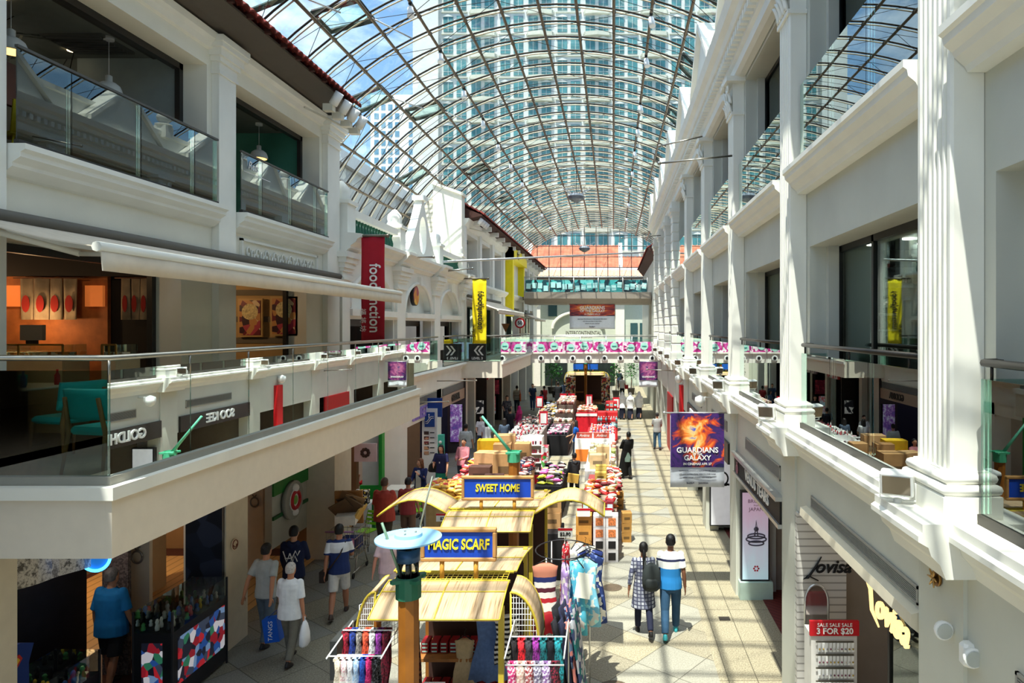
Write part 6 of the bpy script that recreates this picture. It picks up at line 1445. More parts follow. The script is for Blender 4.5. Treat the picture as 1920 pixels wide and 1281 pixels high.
# trolley with cartons
t = thing('shopping_trolley', 'steel shopping trolley overflowing with flattened cartons', 'trolley', (-5.85, 15.2, 0)); cx, cy = -5.82, 15.0
b = MB()
for zz in (.45, .65, .85, 1.0): b.tube([(cx-.3, cy-.45, zz), (cx+.3, cy-.45, zz), (cx+.3, cy+.45, zz), (cx-.3, cy+.45, zz), (cx-.3, cy-.45, zz)], .009, 5, smooth=False)
for k in range(7):
    for yy in (cy-.45, cy+.45): b.tube([(cx-.3+k*.1, yy, .45), (cx-.3+k*.1, yy, 1.0)], .005, 4)
for k in range(10):
    for xx in (cx-.3, cx+.3): b.tube([(xx, cy-.45+k*.1, .45), (xx, cy-.45+k*.1, 1.0)], .005, 4)
for k in range(7): b.tube([(cx-.3+k*.1, cy-.45, .45), (cx-.3+k*.1, cy+.45, .45)], .005, 4)
b.build('basket', mSteel, t)
b = MB()
for sx in (-.26, .26): b.tube([(cx+sx, cy-.42, .12), (cx+sx, cy+.42, .12)], .014, 6); b.tube([(cx+sx, cy-.3, .12), (cx+sx*.9, cy-.1, .45)], .014, 6); b.tube([(cx+sx, cy+.42, .12), (cx+sx*.9, cy+.3, .45)], .014, 6)
b.build('chassis', mSteel, t)
for sx in (-.26, .26):
    for sy in (-.4, .4): b = MB(); b.lathe([(.05, -.015), (.06, -.01), (.06, .01), (.05, .015)], (cx+sx, cy+sy, .06), 12, ax='X'); b.build('wheel', mBlack, t)
MB().tube([(cx-.3, cy-.5, 1.03), (cx+.3, cy-.5, 1.03)], .018, 8).build('handle', M((170, 120, 170), .5), t)
mCard = M((186, 140, 92), .85, noise=.12)
random.seed(12)
CL = ['white lidded carton on top of the trolley', 'brown carton sticking up at the back of the trolley', 'flat brown carton leaning out of the trolley', 'grey-brown folded carton in the trolley', 'folded carton leaning left in the trolley', 'pink printed box in the trolley basket', 'blue crate in the trolley basket', 'yellow-brown bent carton on the right of the trolley', 'thin carton sheet fanned over the trolley', 'darker carton sheet fanned over the trolley']
cs = [((0, -.1, 1.2), (.42, .4, .2), (0, 0, .2), (226, 220, 210)), ((-.1, .3, 1.35), (.6, .06, .75), (.12, 0, .1), (170, 118, 66)), ((-.05, .15, 1.42), (.5, .03, .6), (.3, .4, .1), (150, 112, 74)), ((.05, .05, 1.4), (.45, .03, .5), (.5, .5, 0), (132, 104, 76)), ((-.1, -.02, 1.36), (.42, .03, .5), (.55, -.5, 0), (112, 86, 60)), ((-.05, -.2, .62), (.4, .3, .26), (0, 0, 0), (200, 120, 160)), ((.0, .2, .6), (.4, .3, .22), (0, 0, 0), (40, 50, 110)), ((.22, 0, 1.25), (.04, .5, .4), (0, .5, 0), (214, 170, 90)), ((.08, .1, 1.5), (.42, .02, .45), (.7, .3, .3), (166, 132, 96)), ((-.02, .12, 1.48), (.42, .02, .45), (.8, -.2, -.2), (96, 74, 54))]
for (o_, d_, r_, c_), lb in zip(cs, CL):
    b = MB(); b.cbox((cx+o_[0], cy+o_[1], o_[2]), d_, r_); tag(b.build('carton', M(c_, .85, noise=.12)), lb, 'carton')
# green chairs and table at the kiosk
def gchair(label, x, y, rz):
    t = thing('slatted_chair', label, 'chair', (x, y, 0), R(rz)); gm_ = M((140, 210, 40), .5)
    b = MB()
    for k in range(4): b.box(-.2, .2, -.18+k*.1, -.1+k*.1, .43, .45)
    b.build('seat', gm_, t, local=True)
    b = MB()
    for k in range(4): b.box(-.19, .19, -.22-.02*k, -.205-.02*k, .52+k*.09, .58+k*.09)
    b.build('backrest', gm_, t, local=True)
    for sx in (-1, 1):
        b = MB(); b.tube([(sx*.2, -.3, .88), (sx*.2, -.18, .43), (sx*.21, -.2, 0)], .012, 6); b.build('leg', M((90, 94, 94), .4, .6), t, local=True)
        b = MB(); b.tube([(sx*.2, .2, .43), (sx*.21, .2, 0)], .012, 6); b.build('leg', M((90, 94, 94), .4, .6), t, local=True)
gchair('lime green slatted chair beside the carton trolley', -6.0, 16.6, 160); gchair('lime green slatted chair behind the two red-shirted people', -5.35, 18.4, 200)
table('small white round-cornered table by the seated person', -6.2, 19.75, z=0.0)
tag(MB().cbox((-6.55, 17.8, .95), (.34, .2, .36)).build('flowered_bag', speckle([(24, 24, 28), (30, 30, 34), (240, 220, 80), (24, 24, 28), (240, 240, 240)], 24, .6)), 'black bag with yellow and white flowers beyond the trolley', 'bag')
tag(MB().box(-6.72, -6.35, 17.65, 17.95, .013, .77).build('bar_stool', M((200, 206, 214), .5)), 'pale stool carrying the flowered bag', 'stool')
# ============================================================ RIGHT FITTINGS
for i, b_ in enumerate([.95]+PF+PR[:3]):
    if i == 0: continue
    flood(2.2, b_-.12, Z(-1.37), -12, 150, 'white floodlight on the right ledge at the %s pilaster from the camera' % ORD[i-1], 1.0)
for i, (a, b_) in enumerate(bays[1:7]):
    yj = b_-.69
    tag(MB().box(2.88, 3.0, yj-.03, yj-.012, Z(.04), Z(.14)).build('wall_plaque', M((70, 54, 44), .4)), 'small brown plaque on the recess wall of the right gallery, %s from the camera' % ORD[i], 'plaque')
t = thing('hanging_sign', 'square silver odbo sign hanging inside the first right gallery shop', 'sign', (3.43, 8.1, Z(.45)))
MB().box(3.24, 3.56, 8.1, 8.13, Z(.46), Z(.70)).build('plate', M((190, 192, 192), .35, .4), t)
b = MB(); b.text('odbo', (3.4, 8.09, Z(.555)), .14, depth=.008, bold=.002); b.text('The', (3.3, 8.09, Z(.655)), .05, depth=.008); b.build('lettering', mBlack, t)
for x_ in (3.29, 3.51): MB().tube([(x_, 8.11, Z(.7)), (x_, 8.11, Z(1.06))], .006, 5).build('rod', mBlack, t)
t = thing('picture_frame', 'small white shadow box picture inside the first right gallery shop', 'picture', (3.33, 8.4, Z(-.1)))
b = MB(); b.box(3.23, 3.45, 8.38, 8.44, Z(-.06), Z(.16)); b.build('frame', mWhite, t); MB().box(3.26, 3.42, 8.365, 8.38, Z(-.03), Z(.13)).build('print', M((110, 80, 60), .4, noise=.4, ns=20), t)
for k, (x_, y_) in enumerate([(3.5, 7.3), (3.9, 6.8), (3.6, 6.3)]):
    b = MB(); b.tube([(x_, y_, Z(.15)), (x_, y_, Z(1.04))], .02, 8); b.lathe([(.05, 0), (.06, .04)], (x_, y_, Z(1.0)), 10); tag(b.build('hanging_tube', mBlack), '%s black hanging tube lamp in the first right gallery shop' % ['left', 'middle', 'right'][k], 'lamp')
warm(5.2, 7.5, Z(.9), 14, .05, (1, .95, .9)); warm(5, 12, Z(.9), 25, .05, (1, .8, .6))
for k, (x_, y_) in enumerate([(3.3, 8.7), (3.5, 8.1), (3.9, 8.6)]):
    tag(MB().lathe([(.07, 0), (.07, .02)], (x_, y_, Z(1.03)), 12).build('ceiling_light', M((255, 244, 230), emit=6)), '%s round downlight at the front of the first right gallery shop' % ORD[k], 'light')
tag(MB().box(3.6, 3.9, 7.3, 7.9, Z(-.6), Z(-.05)).build('display_plinth', M((186, 190, 194), .4)), 'pale display plinth inside the first right gallery shop', 'plinth')
b = MB()
for k in range(26): a = k*2.4; b.tube([(3.75, 7.6, Z(-.05)), (3.75+.1*math.cos(a), 7.6+.1*math.sin(a), Z(.0+.05*(k % 4)))], .012, 4)
tag(b.build('green_plant', M((60, 130, 60), .6)), 'small green plant on the pale display plinth', 'plant')
# ground level: grilles, fascias and signs
def grille(label, y0, y1, h0, h1, x=XW):
    t = thing('air_grille', label, 'vent', (x-.01, (y0+y1)/2, Z(h0)))
    b = MB(); b.box(x-.02, x-.0, y0, y1, Z(h0), Z(h0)+.02); b.box(x-.02, x, y0, y1, Z(h1)-.02, Z(h1)); b.box(x-.02, x, y0, y0+.02, Z(h0), Z(h1)); b.box(x-.02, x, y1-.02, y1, Z(h0), Z(h1)); b.build('frame', M((160, 158, 150), .5), t)
    b = MB(); k = Z(h0)+.025
    while k < Z(h1)-.02: b.box(x-.018, x-.002, y0+.02, y1-.02, k, k+.007); k += .016
    b.build('slats', M((150, 148, 140), .5), t); MB().box(x-.004, x-.001, y0, y1, Z(h0), Z(h1)).build('shadow_gap', M((36, 34, 32), .8), t)
grille('long air grille above the cream shop fascia nearest on the right', 5.55, 8.55, -2.27, -2.12)
grille('air grille above the VENUS TEARS fascia', 10.15, 12.8, -2.3, -2.08)
grille('air grille in the fourth right bay from the camera', 14.9, 17.2, -2.3, -2.08)
grille('air grille in the fifth right bay from the camera', 19.2, 21.5, -2.3, -2.08)
grille('lower grille at the bottom right corner', 1.2, 4.2, -2.3, -2.12)
t = thing('shop_fascia', 'projecting cream shop fascia below the nearest air grille', 'fascia', (2.4, 7, Z(-2.54)))
b = MB(); b.loft([[(2.49, yy, Z(-2.31)), (2.41, yy, Z(-2.33)), (2.40, yy, Z(-2.43)), (2.49, yy, Z(-2.5))] for yy in (5.52, 8.8)]); b.build('board', M((222, 212, 190), .6), t)
b = MB(); b.text('01', (2.48, 5.62, Z(-2.36)), .09, ax='-Y', depth=.004); b.build('number', mBlack, t); [c.__setattr__('location', c.location) for c in ()]
warm(4.5, 7.2, 2.9, 30, .05, (1, .85, .65)); warm(4.6, 12, 2.9, 10, .05, (1, .7, .6))
struct(MB().box(2.46, 3.12, 9.14, 9.235, 0.0, Z(-2.5)).build('wall_shop_return', wave_mat((150, 146, 140), (206, 202, 196), 3.2, 'Z', .6, .1)))
LV = 'Lovisa'
t = thing('wall_lettering', 'black brush-script Lovisa letters on the white shop side wall', 'sign', (2.83, 9.12, 2.2))
b = MB(); b.text('ovisa', (2.93, 9.125, Z(-3.22)), .24, depth=.02, shear=.35, bold=.004); b.tube([(2.78, 9.12, Z(-3.08)), (2.70, 9.12, Z(-3.22)), (2.60, 9.12, Z(-3.36)), (2.54, 9.12, Z(-3.38)), (2.6, 9.12, Z(-3.33)), (2.74, 9.12, Z(-3.4))], [.008, .016, .016, .008, .01, .008], 6); b.build('letters', mBlack, t)
t = thing('lit_lettering', 'glowing warm Lovisa script letters hanging in the shop entrance on the right', 'sign', (2.78, 7, Z(-3.0)))
b = MB(); b.text('ovisa', (2.78, 6.85, Z(-2.93)), .4, ax='-Y', depth=.03, shear=.35, bold=.006); b.tube([(2.78, 7.3, Z(-2.68)), (2.78, 7.55, Z(-2.72)), (2.78, 7.38, Z(-2.84)), (2.78, 7.34, Z(-3.05)), (2.78, 7.15, Z(-3.15))], [.012, .022, .024, .022, .01], 6); b.build('letters', M((255, 214, 140), emit=1.1), t)
t = thing('shop_glazing', 'glass shop front with wooden display behind the glowing letters', 'window', (2.95, 6.5, 0))
MB().box(2.92, 2.94, 5.3, 7.2, 0.02, Z(-2.56)).build('pane', glass((.8, .86, .82), 1.2), t); MB().box(2.9, 2.96, 7.17, 7.22, .02, Z(-2.55)).build('post', mBlack, t)
b = MB(); b.box(3.3, 4.4, 5.4, 7.4, .02, .9); b.build('display_table', speckle([(206, 186, 150), (40, 36, 34), (220, 204, 170)], 5, .5, 'noise'), t)
t = thing('accessory_stand', 'white accessory stand with a red 3 FOR $20 header', 'display stand', (2.75, 8.35, 0)); x0, x1, y_ = 2.42, 2.98, 8.35
MB().box(x0, x1, y_, y_+.3, 0, 1.62).build('frame', M((214, 210, 204), .5), t)
MB().box(x0-.02, x1+.02, y_-.02, y_+.02, 1.62, 1.8).build('header', M((186, 24, 34), .5), t)
b = MB(); b.text('SALE SALE SALE', (2.7, y_-.03, 1.755), .062, depth=.006); b.text('3 FOR $20', (2.7, y_-.03, 1.68), .1, depth=.008, bold=.002); b.build('lettering', mWhite, t)
ec = [M((206, 200, 196), .2, .6), M((180, 150, 70), .2, .8), M((160, 160, 170), .2, .7), M((120, 60, 80), .4)]
random.seed(3)
for r_ in range(9):
    MB().box(x0+.05, x1-.05, y_-.03, y_-.02, 1.545-r_*.16, 1.56-r_*.16).build('hanging_rail', mSteel, t)
    for c_ in range(10):
        x_ = x0+.075+c_*.045; b = MB(); b.box(x_, x_+.034, y_-.035, y_-.03, 1.43-r_*.16, 1.54-r_*.16); b.mat(1); b.ball((x_+.017, y_-.045, 1.47-r_*.16), .012, 6, 4); 
        o = b.build('earring_card', [mWhite, random.choice(ec)]); tag(o, 'small earring card hanging on the white accessory stand', 'jewellery card', 'earring cards on the accessory stand')
t = thing('arched_mirror', 'arched silver mirror stand behind the accessory stand', 'mirror', (2.65, 8.75, 0))
pts = [(2.47, 8.8, 1.5)]+[(2.62+.15*math.cos(R(180-q*15)), 8.8, 1.85+.22*math.sin(R(q*15))) for q in range(13)]+[(2.77, 8.8, 1.5)]
b = MB(); b.tube(pts, .015, 6); b.tube([(2.62, 8.8, 0.02), (2.62, 8.8, 1.5)], .03, 8); b.build('frame', mSteelW, t)
b = MB(); b.prism([(p_[0], p_[2]) for p_ in pts], 8.8, 8.81, 'Y'); b.build('glass', M((190, 180, 176), .1, .9), t)
t = thing('shop_fascia', 'black fascia with white VENUS TEARS letters on the right', 'fascia', (2.4, 12, Z(-2.94)))
MB().box(2.43, 2.5, 9.98, 13.72, Z(-2.9), Z(-2.56)).build('board', M((22, 18, 18), .6), t)
b = MB(); b.box(2.4, 2.5, 9.96, 13.74, Z(-2.96), Z(-2.9)); b.box(2.36, 2.5, 9.96, 13.74, Z(-2.56), Z(-2.5)); b.build('trim', mSteelW, t)
b = MB(); b.text('VENUS TEARS', (2.42, 11.6, Z(-2.73)), .26, ax='-Y', depth=.012, bold=.003, sx=1.2); b.build('lettering', M((236, 232, 226), .4), t)
b = MB(); ring_icon(b, (2.41, 13.3, Z(-2.78)), .07, 'X'); b.build('ring_logo', M((180, 120, 130), .4), t)
for (txt, y_, lb) in (('GOLDHEART', 16.4, 'dark fascia with white GOLDHEART letters beyond the VENUS TEARS shop'), ('SOO KEE', 20.8, 'dark fascia with white SOO KEE letters farther along the right side')):
    t = thing('shop_fascia', lb, 'fascia', (2.4, y_, Z(-2.94)))
    MB().box(2.43, 2.5, y_-1.9, y_+1.7, Z(-2.94), Z(-2.5)).build('board', M((50, 46, 44), .4), t); b = MB(); b.text(txt, (2.41, y_, Z(-2.72)), .36, ax='-Y', depth=.04, bold=.008); b.build('lettering', mWhite, t)
# light boxes
def lightbox(label, Y_, x0, x1, h0, h1, base, kind):
    t = thing('light_box', label, 'poster', ((x0+x1)/2, Y_, Z(h0)))
    MB().box(x0, x1, Y_, Y_+.12, Z(h0), Z(h1)).build('frame', M((60, 60, 64), .4, .5), t); MB().box(x0+.03, x1-.03, Y_-.012, Y_, Z(h0)+.03, Z(h1)-.03).build('print', base, t)
    return t
def grad(c1, c2, z0, z1, emit=.35):
    m = bpy.data.materials.new('printed_gradient'); m.use_nodes = True; t = m.node_tree; p = t.nodes['Principled BSDF']; tcn = nn(t, 'ShaderNodeTexCoord'); s = nn(t, 'ShaderNodeSeparateXYZ'); t.links.new(tcn.outputs['Generated'], s.inputs[0])
    n = nn(t, 'ShaderNodeTexNoise'); n.inputs['Scale'].default_value = 3; n.inputs['Detail'].default_value = 3; t.links.new(tcn.outputs['Generated'], n.inputs['Vector'])
    a = nn(t, 'ShaderNodeMath', operation='MULTIPLY_ADD'); a.inputs[1].default_value = .5; t.links.new(n.outputs['Fac'], a.inputs[0]); t.links.new(s.outputs['Z'], a.inputs[2])
    r = nn(t, 'ShaderNodeValToRGB'); r.color_ramp.elements[0].position = .3; r.color_ramp.elements[1].position = 1.0; r.color_ramp.elements[0].color = rgb(c1)+(1,); r.color_ramp.elements[1].color = rgb(c2)+(1,)
    t.links.new(a.outputs[0], r.inputs[0]); t.links.new(r.outputs[0], p.inputs['Base Color']); t.links.new(r.outputs[0], p.inputs['Emission Color']); p.inputs['Emission Strength'].default_value = emit; p.inputs['Roughness'].default_value = .35; return m
t = lightbox('tall pink and blue BRIDAL FROM JAPAN light box with a jewelled ring', 13.54, 2.53, 3.1, -5.05, -3.27, grad((180, 206, 216), (196, 168, 190), 0, 1), 0)
b = MB(); b.text('BRIDAL', (2.83, 13.52, Z(-3.47)), .1, depth=.006); b.text('from', (2.83, 13.52, Z(-3.55)), .05, depth=.006); b.text('JAPAN', (2.83, 13.52, Z(-3.63)), .1, depth=.006); b.build('lettering', M((150, 110, 130), .5), t)
b = MB()
for k, (r_, z_) in enumerate(((.17, -4.16), (.2, -4.22), (.15, -4.3))): b.tube([(2.83+r_*math.cos(2*math.pi*q/20), 13.52, Z(z_)+r_*.3*math.sin(2*math.pi*q/20)) for q in range(21)], .016, 5)
b.tube([(2.8, 13.52, Z(-4.15)), (2.83, 13.52, Z(-3.85)), (2.86, 13.52, Z(-4.15))], .015, 5); b.ball((2.83, 13.52, Z(-4.02)), .05, 8, 5, (1, .3, 1)); b.build('ring_picture', M((96, 92, 112), .4), t)
b = MB()
for k in range(6): b.ball((2.83+.045*math.cos(k*1.047), 13.52, Z(-4.8)+.045*math.sin(k*1.047)), .02, 6, 4, (1, .4, 1))
b.build('flower_logo', M((206, 40, 60), .5), t)
struct(MB().box(2.5, 3.15, 13.46, 13.67, 0, .34).build('wall_lightbox_base', M((190, 214, 204), .5)))
struct(MB().box(2.52, 3.3, 13.85, 13.95, 0, Z(-2.6)).build('wall_lightbox_back', M((200, 204, 198), .6)))
t = lightbox('white poster with a black jewelled ring drawing farther along the right', 17.95, 2.54, 3.12, -5.25, -3.2, M((214, 214, 218), .4, emit=.3), 0)
b = MB(); b.tube([(2.86+.15*math.cos(2*math.pi*q/20), 17.93, Z(-4.0)+.17*math.sin(2*math.pi*q/20)) for q in range(21)], .022, 6); b.tube([(2.72+.04*q, 17.92, Z(-4.16)+.012*math.sin(q*2)) for q in range(9)], .03, 6); b.tube([(2.68, 17.92, Z(-4.1)), (2.76, 17.92, Z(-3.98))], .03, 6); b.build('ring_picture', M((24, 24, 28), .4), t)
struct(MB().box(2.5, 3.2, 18.27, 18.35, 0, Z(-2.7)).build('wall_poster_back', M((220, 220, 214), .6)))
struct(MB().box(2.36, 2.5, 24.2, 24.6, 0, Z(-2.1)).build('trim_red_post', M((196, 24, 30), .5)))
tag(MB().box(2.44, 2.5, 28.4, 31.0, 0.0, Z(-2.95)).build('red_panel', M((180, 22, 28), .5)), 'tall red shop panel on the far right walk', 'panel')
# banners over the right walk
def rbanner(label, x0, x1, y, h0, h1, cols, lines, pole_x, fr=.27):
    t = thing('hanging_banner', label, 'banner', ((x0+x1)/2, y, Z(h0)))
    g = [[(x0+(x1-x0)*i/8, y+.012*math.sin(i*.9+j), Z(h1+(h0-h1)*j/10)) for i in range(9)] for j in range(11)]
    MB().sheet(g, .008).build('cloth', M((226, 230, 238), .7), t)
    w, hh = x1-x0, h1-h0; hm = h0+hh*fr
    # generic abstract artwork: radiating bursts on indigo
    m = bpy.data.materials.new('abstract_print'); m.use_nodes = True; q = m.node_tree; p = q.nodes['Principled BSDF']; tcn = nn(q, 'ShaderNodeTexCoord'); mp = nn(q, 'ShaderNodeMapping'); mp.inputs['Location'].default_value = (-.5, -.5, -.55); q.links.new(tcn.outputs['Generated'], mp.inputs[0])
    gr = nn(q, 'ShaderNodeTexGradient', gradient_type='SPHERICAL'); n = nn(q, 'ShaderNodeTexNoise'); n.inputs['Scale'].default_value = 3.5; n.inputs['Detail'].default_value = 7; n.inputs['Distortion'].default_value = 1.5
    q.links.new(tcn.outputs['Generated'], n.inputs['Vector']); mp2 = nn(q, 'ShaderNodeMapping'); mp2.inputs['Scale'].default_value = (1.6, .01, 1.6); q.links.new(mp.outputs[0], mp2.inputs[0]); q.links.new(mp2.outputs[0], gr.inputs[0])
    a = nn(q, 'ShaderNodeMath', operation='MULTIPLY_ADD'); a.inputs[1].default_value = 1.1; a.inputs[2].default_value = -.28; q.links.new(n.outputs['Fac'], a.inputs[0]); s = nn(q, 'ShaderNodeMath', operation='ADD'); q.links.new(a.outputs[0], s.inputs[0])
    s2 = nn(q, 'ShaderNodeMath', operation='MULTIPLY'); s2.inputs[1].default_value = .55; q.links.new(gr.outputs['Fac'], s2.inputs[0]); q.links.new(s2.outputs[0], s.inputs[1])
    r = nn(q, 'ShaderNodeValToRGB'); el = r.color_ramp.elements
    while len(el) < len(cols): el.new(.5)
    for k, c in enumerate(cols): el[k].position = .1+.75*k/(len(cols)-1); el[k].color = rgb(c)+(1,)
    q.links.new(s.outputs[0], r.inputs[0]); q.links.new(r.outputs[0], p.inputs['Base Color']); p.inputs['Roughness'].default_value = .5
    MB().box(x0+.005, x1-.005, y-.03, y-.02, Z(hm), Z(h1)-.01).build('artwork', m, t)
    for (txt, fz, sz, dk, sxx) in lines:
        b = MB(); b.text(txt, ((x0+x1)/2, y-.04, Z(h0+hh*fz)), sz, depth=.008, bold=sz*.02, sx=sxx); b.build('lettering', M((40, 40, 60), .6) if dk else mWhite, t)
    b = MB(); b.tube([(x0-.1, y, Z(h1)+.0), (pole_x, y, Z(h1)+.0)], .018, 6); b.ball((x0-.12, y, Z(h1)), .035, 8, 6); b.build('pole', mSteelW, t)
    return t
rbanner('film banner with orange and purple burst artwork hanging over the right walk', 1.15, 2.24, 13.8, -3.25, -1.75, [(16, 14, 54), (24, 20, 80), (70, 30, 110), (40, 30, 90), (210, 70, 30), (250, 140, 50), (255, 210, 130), (70, 90, 200)],
        [('GUARDIANS', .5, .15, 0, 1.0), ('OF THE', .445, .055, 0, 1.0), ('GALAXY', .395, .14, 0, 1.0), ('IN CINEMAS APR 27', .315, .065, 0, 1), ('experience the adventure at bugis junction this season', .225, .034, 1, 1), ('with every purchase of sixty dollars in a single receipt', .18, .034, 1, 1), ('redeem one pair of tickets while stocks last', .135, .034, 1, 1), ('bugis+     junction', .06, .06, 1, 1)], XW)
rbanner('smaller film banner with purple and magenta artwork hanging farther down the right walk', 1.36, 2.34, 36, -3.2, -1.86, [(20, 20, 60), (60, 40, 100), (130, 50, 110), (190, 110, 150), (40, 40, 110)],
        [('GUARDIANS', .4, .12, 0, 1), ('bugis+', .1, .07, 1, 1)], XW)
t = rbanner('wide film banner hanging under the upper bridge', -2.93, .11, 45.8, -.18, 1.49, [(24, 10, 30), (90, 24, 50), (200, 70, 40), (250, 170, 80), (50, 30, 90)],
        [('GUARDIANS', .85, .3, 0, 1), ('OF THE GALAXY', .72, .22, 0, 1), ('IN CINEMAS APR 27', .59, .12, 0, 1), ('experience the adventure at bugis junction this season', .4, .09, 1, 1), ('with every purchase of sixty dollars', .31, .09, 1, 1), ('redeem one pair of tickets', .22, .09, 1, 1), ('bugis+', .09, .15, 1, 1)], .14, .52)
for (a, b_, lb) in [((2.49, 28.4, Z(-1.85)), (1.4, 28.5, Z(-1.8)), 'thin steel banner arm over the right walk beyond the first banner'), ((2.3, 13.2, Z(3.3)), (.9, 13.4, Z(3.2)), 'thin steel rod projecting from the right facade near the top, nearest'), ((2.3, 17.6, Z(4.9)), (1.2, 17.8, Z(4.7)), 'second thin steel rod projecting from the right cornice'), ((2.3, 33, Z(4.4)), (.4, 33.3, Z(4.3)), 'farthest thin steel rod projecting from the right cornice')]:
    b = MB(); b.tube([a, b_], .02, 6); b.ball(b_, .04, 6, 4); tag(b.build('steel_pole', mSteel), lb, 'pole')
for k, (x_, y_, lb) in enumerate([(2.2, 17.3, 'white round camera dome on the right wall above the banner'), (2.35, 24.5, 'second white camera dome on the right wall')]):
    b = MB(); b.lathe([(.02, .2), (.13, .15), (.14, .05), (.1, -.04), (.03, -.09)], (x_, y_, Z(-1.95)), 14); b.tube([(x_, y_, Z(-1.8)), (2.5, y_, Z(-1.8))], .02, 6); tag(b.build('camera_dome', mWhite), lb, 'camera')
# fixtures bottom right
t = thing('wall_star', 'small brass star-shaped fixture on the pier below the ledge, lower right', 'fixture', (2.44, 5.15, Z(-1.9))); b = MB(); b.lathe([(.06, 0), (.06, .02)], (2.46, 5.15, Z(-1.9)), 14, ax='X'); b.v = [Vector((2.45-(p.x-2.46), p.y, p.z)) for p in b.v]; b.build('plate', M((150, 110, 60), .3, .8), t)
b = MB()
for k in range(6): a = k*math.pi/3; b.tube([(2.42, 5.15, Z(-1.9)), (2.4, 5.15+.07*math.cos(a), Z(-1.9)+.07*math.sin(a))], [.018, .004], 5)
b.build('points', M((190, 150, 90), .3, .8), t)
t = thing('emergency_light', 'twin-headed white emergency light on the lower right pier', 'lamp', (2.42, 5.1, Z(-2.45)))
MB().bbox(2.42, 2.64, 4.7, 4.8, Z(-2.36), Z(-2.2), .02).build('box', mWhite, t)
for x_, y_, h_ in ((2.39, 4.93, -2.2), (2.46, 4.66, -2.27)): b = MB(); b.lathe([(.03, .05), (.06, .04), (.07, 0), (.063, -.01)], (x_, y_, Z(h_)), 16, ax='Y'); b.build('head', mWhite, t); b = MB(); b.lathe([(.055, -.016), (.055, -.01)], (x_, y_, Z(h_)), 16, ax='Y'); b.build('lens', M((200, 204, 200), .2, .3), t)
b = MB(); b.box(2.64, 2.8, 4.74, 4.79, Z(-2.29), Z(-2.24)); b.build('conduit', mWhite, t)
# spotlights under the vault, on two of the purlins
lamp0 = None; k = 0
for pk, ys_ in ((3, [14.6, 16.2, 19.0, 22.0, 25.2, 28.5, 32, 36, 41, 46, 52]), (9, [15.5, 17.5, 20.2, 24.5, 27.5, 31, 35, 39, 44, 50]), (10, [14.3])):
    for y_ in ys_:
        p_ = vp(pk, y_, RV-.12)
        if lamp0 is None:
            lamp0 = thing('roof_spotlight', 'white spotlight clamped under the glass roof', 'lamp', p_, 0, 'white spotlights along the roof purlins')
            b = MB(); b.tube([(0, 0, -.12), (.03, -.08, -.36)], [.07, .085], 10); b.build('can', mWhite, lamp0, local=True)
            b = MB(); b.tube([(0, 0, 0), (0, 0, -.16)], .015, 5); b.box(-.04, .04, -.04, .04, -.05, .02); b.build('clamp', mBlack, lamp0, local=True)
            o = lamp0
        else: o = dup(lamp0, p_)
        o['label'] = ('white spotlight on the left run of lamps under the glass roof, %s from the camera' if pk == 3 else 'white spotlight on the right run of lamps under the glass roof, %s from the camera') % ORD[ys_.index(y_)] if pk != 10 else 'lone white spotlight under the roof nearest the right cornice'
t = thing('speaker_cluster', 'black loudspeaker hanging from the glass roof near the left run of lamps', 'speaker', vp(4, 15.4, RV-.4)); p_ = vp(4, 15.4, RV-.3); b = MB(); b.box(p_.x-.06, p_.x+.06, p_.y-.08, p_.y+.08, p_.z-.3, p_.z); b.build('cabinet', mBlack, t); b = MB(); b.tube([p_, vp(4, 15.4, RV-.1)], .012, 5); b.build('hook', mBlack, t)
for i, (x_, y_, h_, lb) in enumerate([(-1.9, 35, 6.6, 'grey wire-framed chandelier hanging under the middle of the vault'), (-2.2, 52, 5.9, 'smaller grey wire-framed chandelier at the far end of the vault')]):
    t = thing('chandelier', lb, 'lamp', (x_, y_, Z(h_))); b = MB(); b.lathe([(.1, -.25), (.38, -.1), (.45, .05), (.3, .2), (.05, .25)], (x_, y_, Z(h_)), 12, smooth=False); b.build('body', M((120, 126, 134), .4, .5), t)
    b = MB()
    for k in range(14): a = k*.45; b.tube([(x_, y_, Z(h_)), (x_+.8*math.cos(a), y_+.8*math.sin(a), Z(h_+.5))], .012, 4)
    b.build('wire_rays', M((150, 154, 158), .4, .5), t); b = MB(); b.tube([(x_, y_, Z(h_+.2)), (x_, y_, E+math.sqrt(RV**2-(x_-CX)**2)-.1)], .012, 5); b.build('cable', mBlack, t)

t = thing('relief_panel', 'framed white scroll relief on the wall under the second upper left sill', 'relief', (-6.5, 13.4, Z(1.1)))
b = MB()
for (y0, y1, h0, h1) in ((11.9, 14.95, 1.08, 1.12), (11.9, 14.95, 1.5, 1.54), (11.9, 11.95, 1.08, 1.54), (14.9, 14.95, 1.08, 1.54)): b.box(-6.519, -6.47, y0, y1, Z(h0), Z(h1))
b.build('moulding', mTrim, t); b = MB()
for k in range(17): y_ = 12.15+k*.16; b.tube([(-6.5, y_+.07*math.cos(a*.7)*(1-a/12), Z(1.31)+.12*math.sin(a*.7+k*3.14)*(1-a/12)) for a in range(10)], .018, 5)
b.build('scrollwork', mTrim, t)
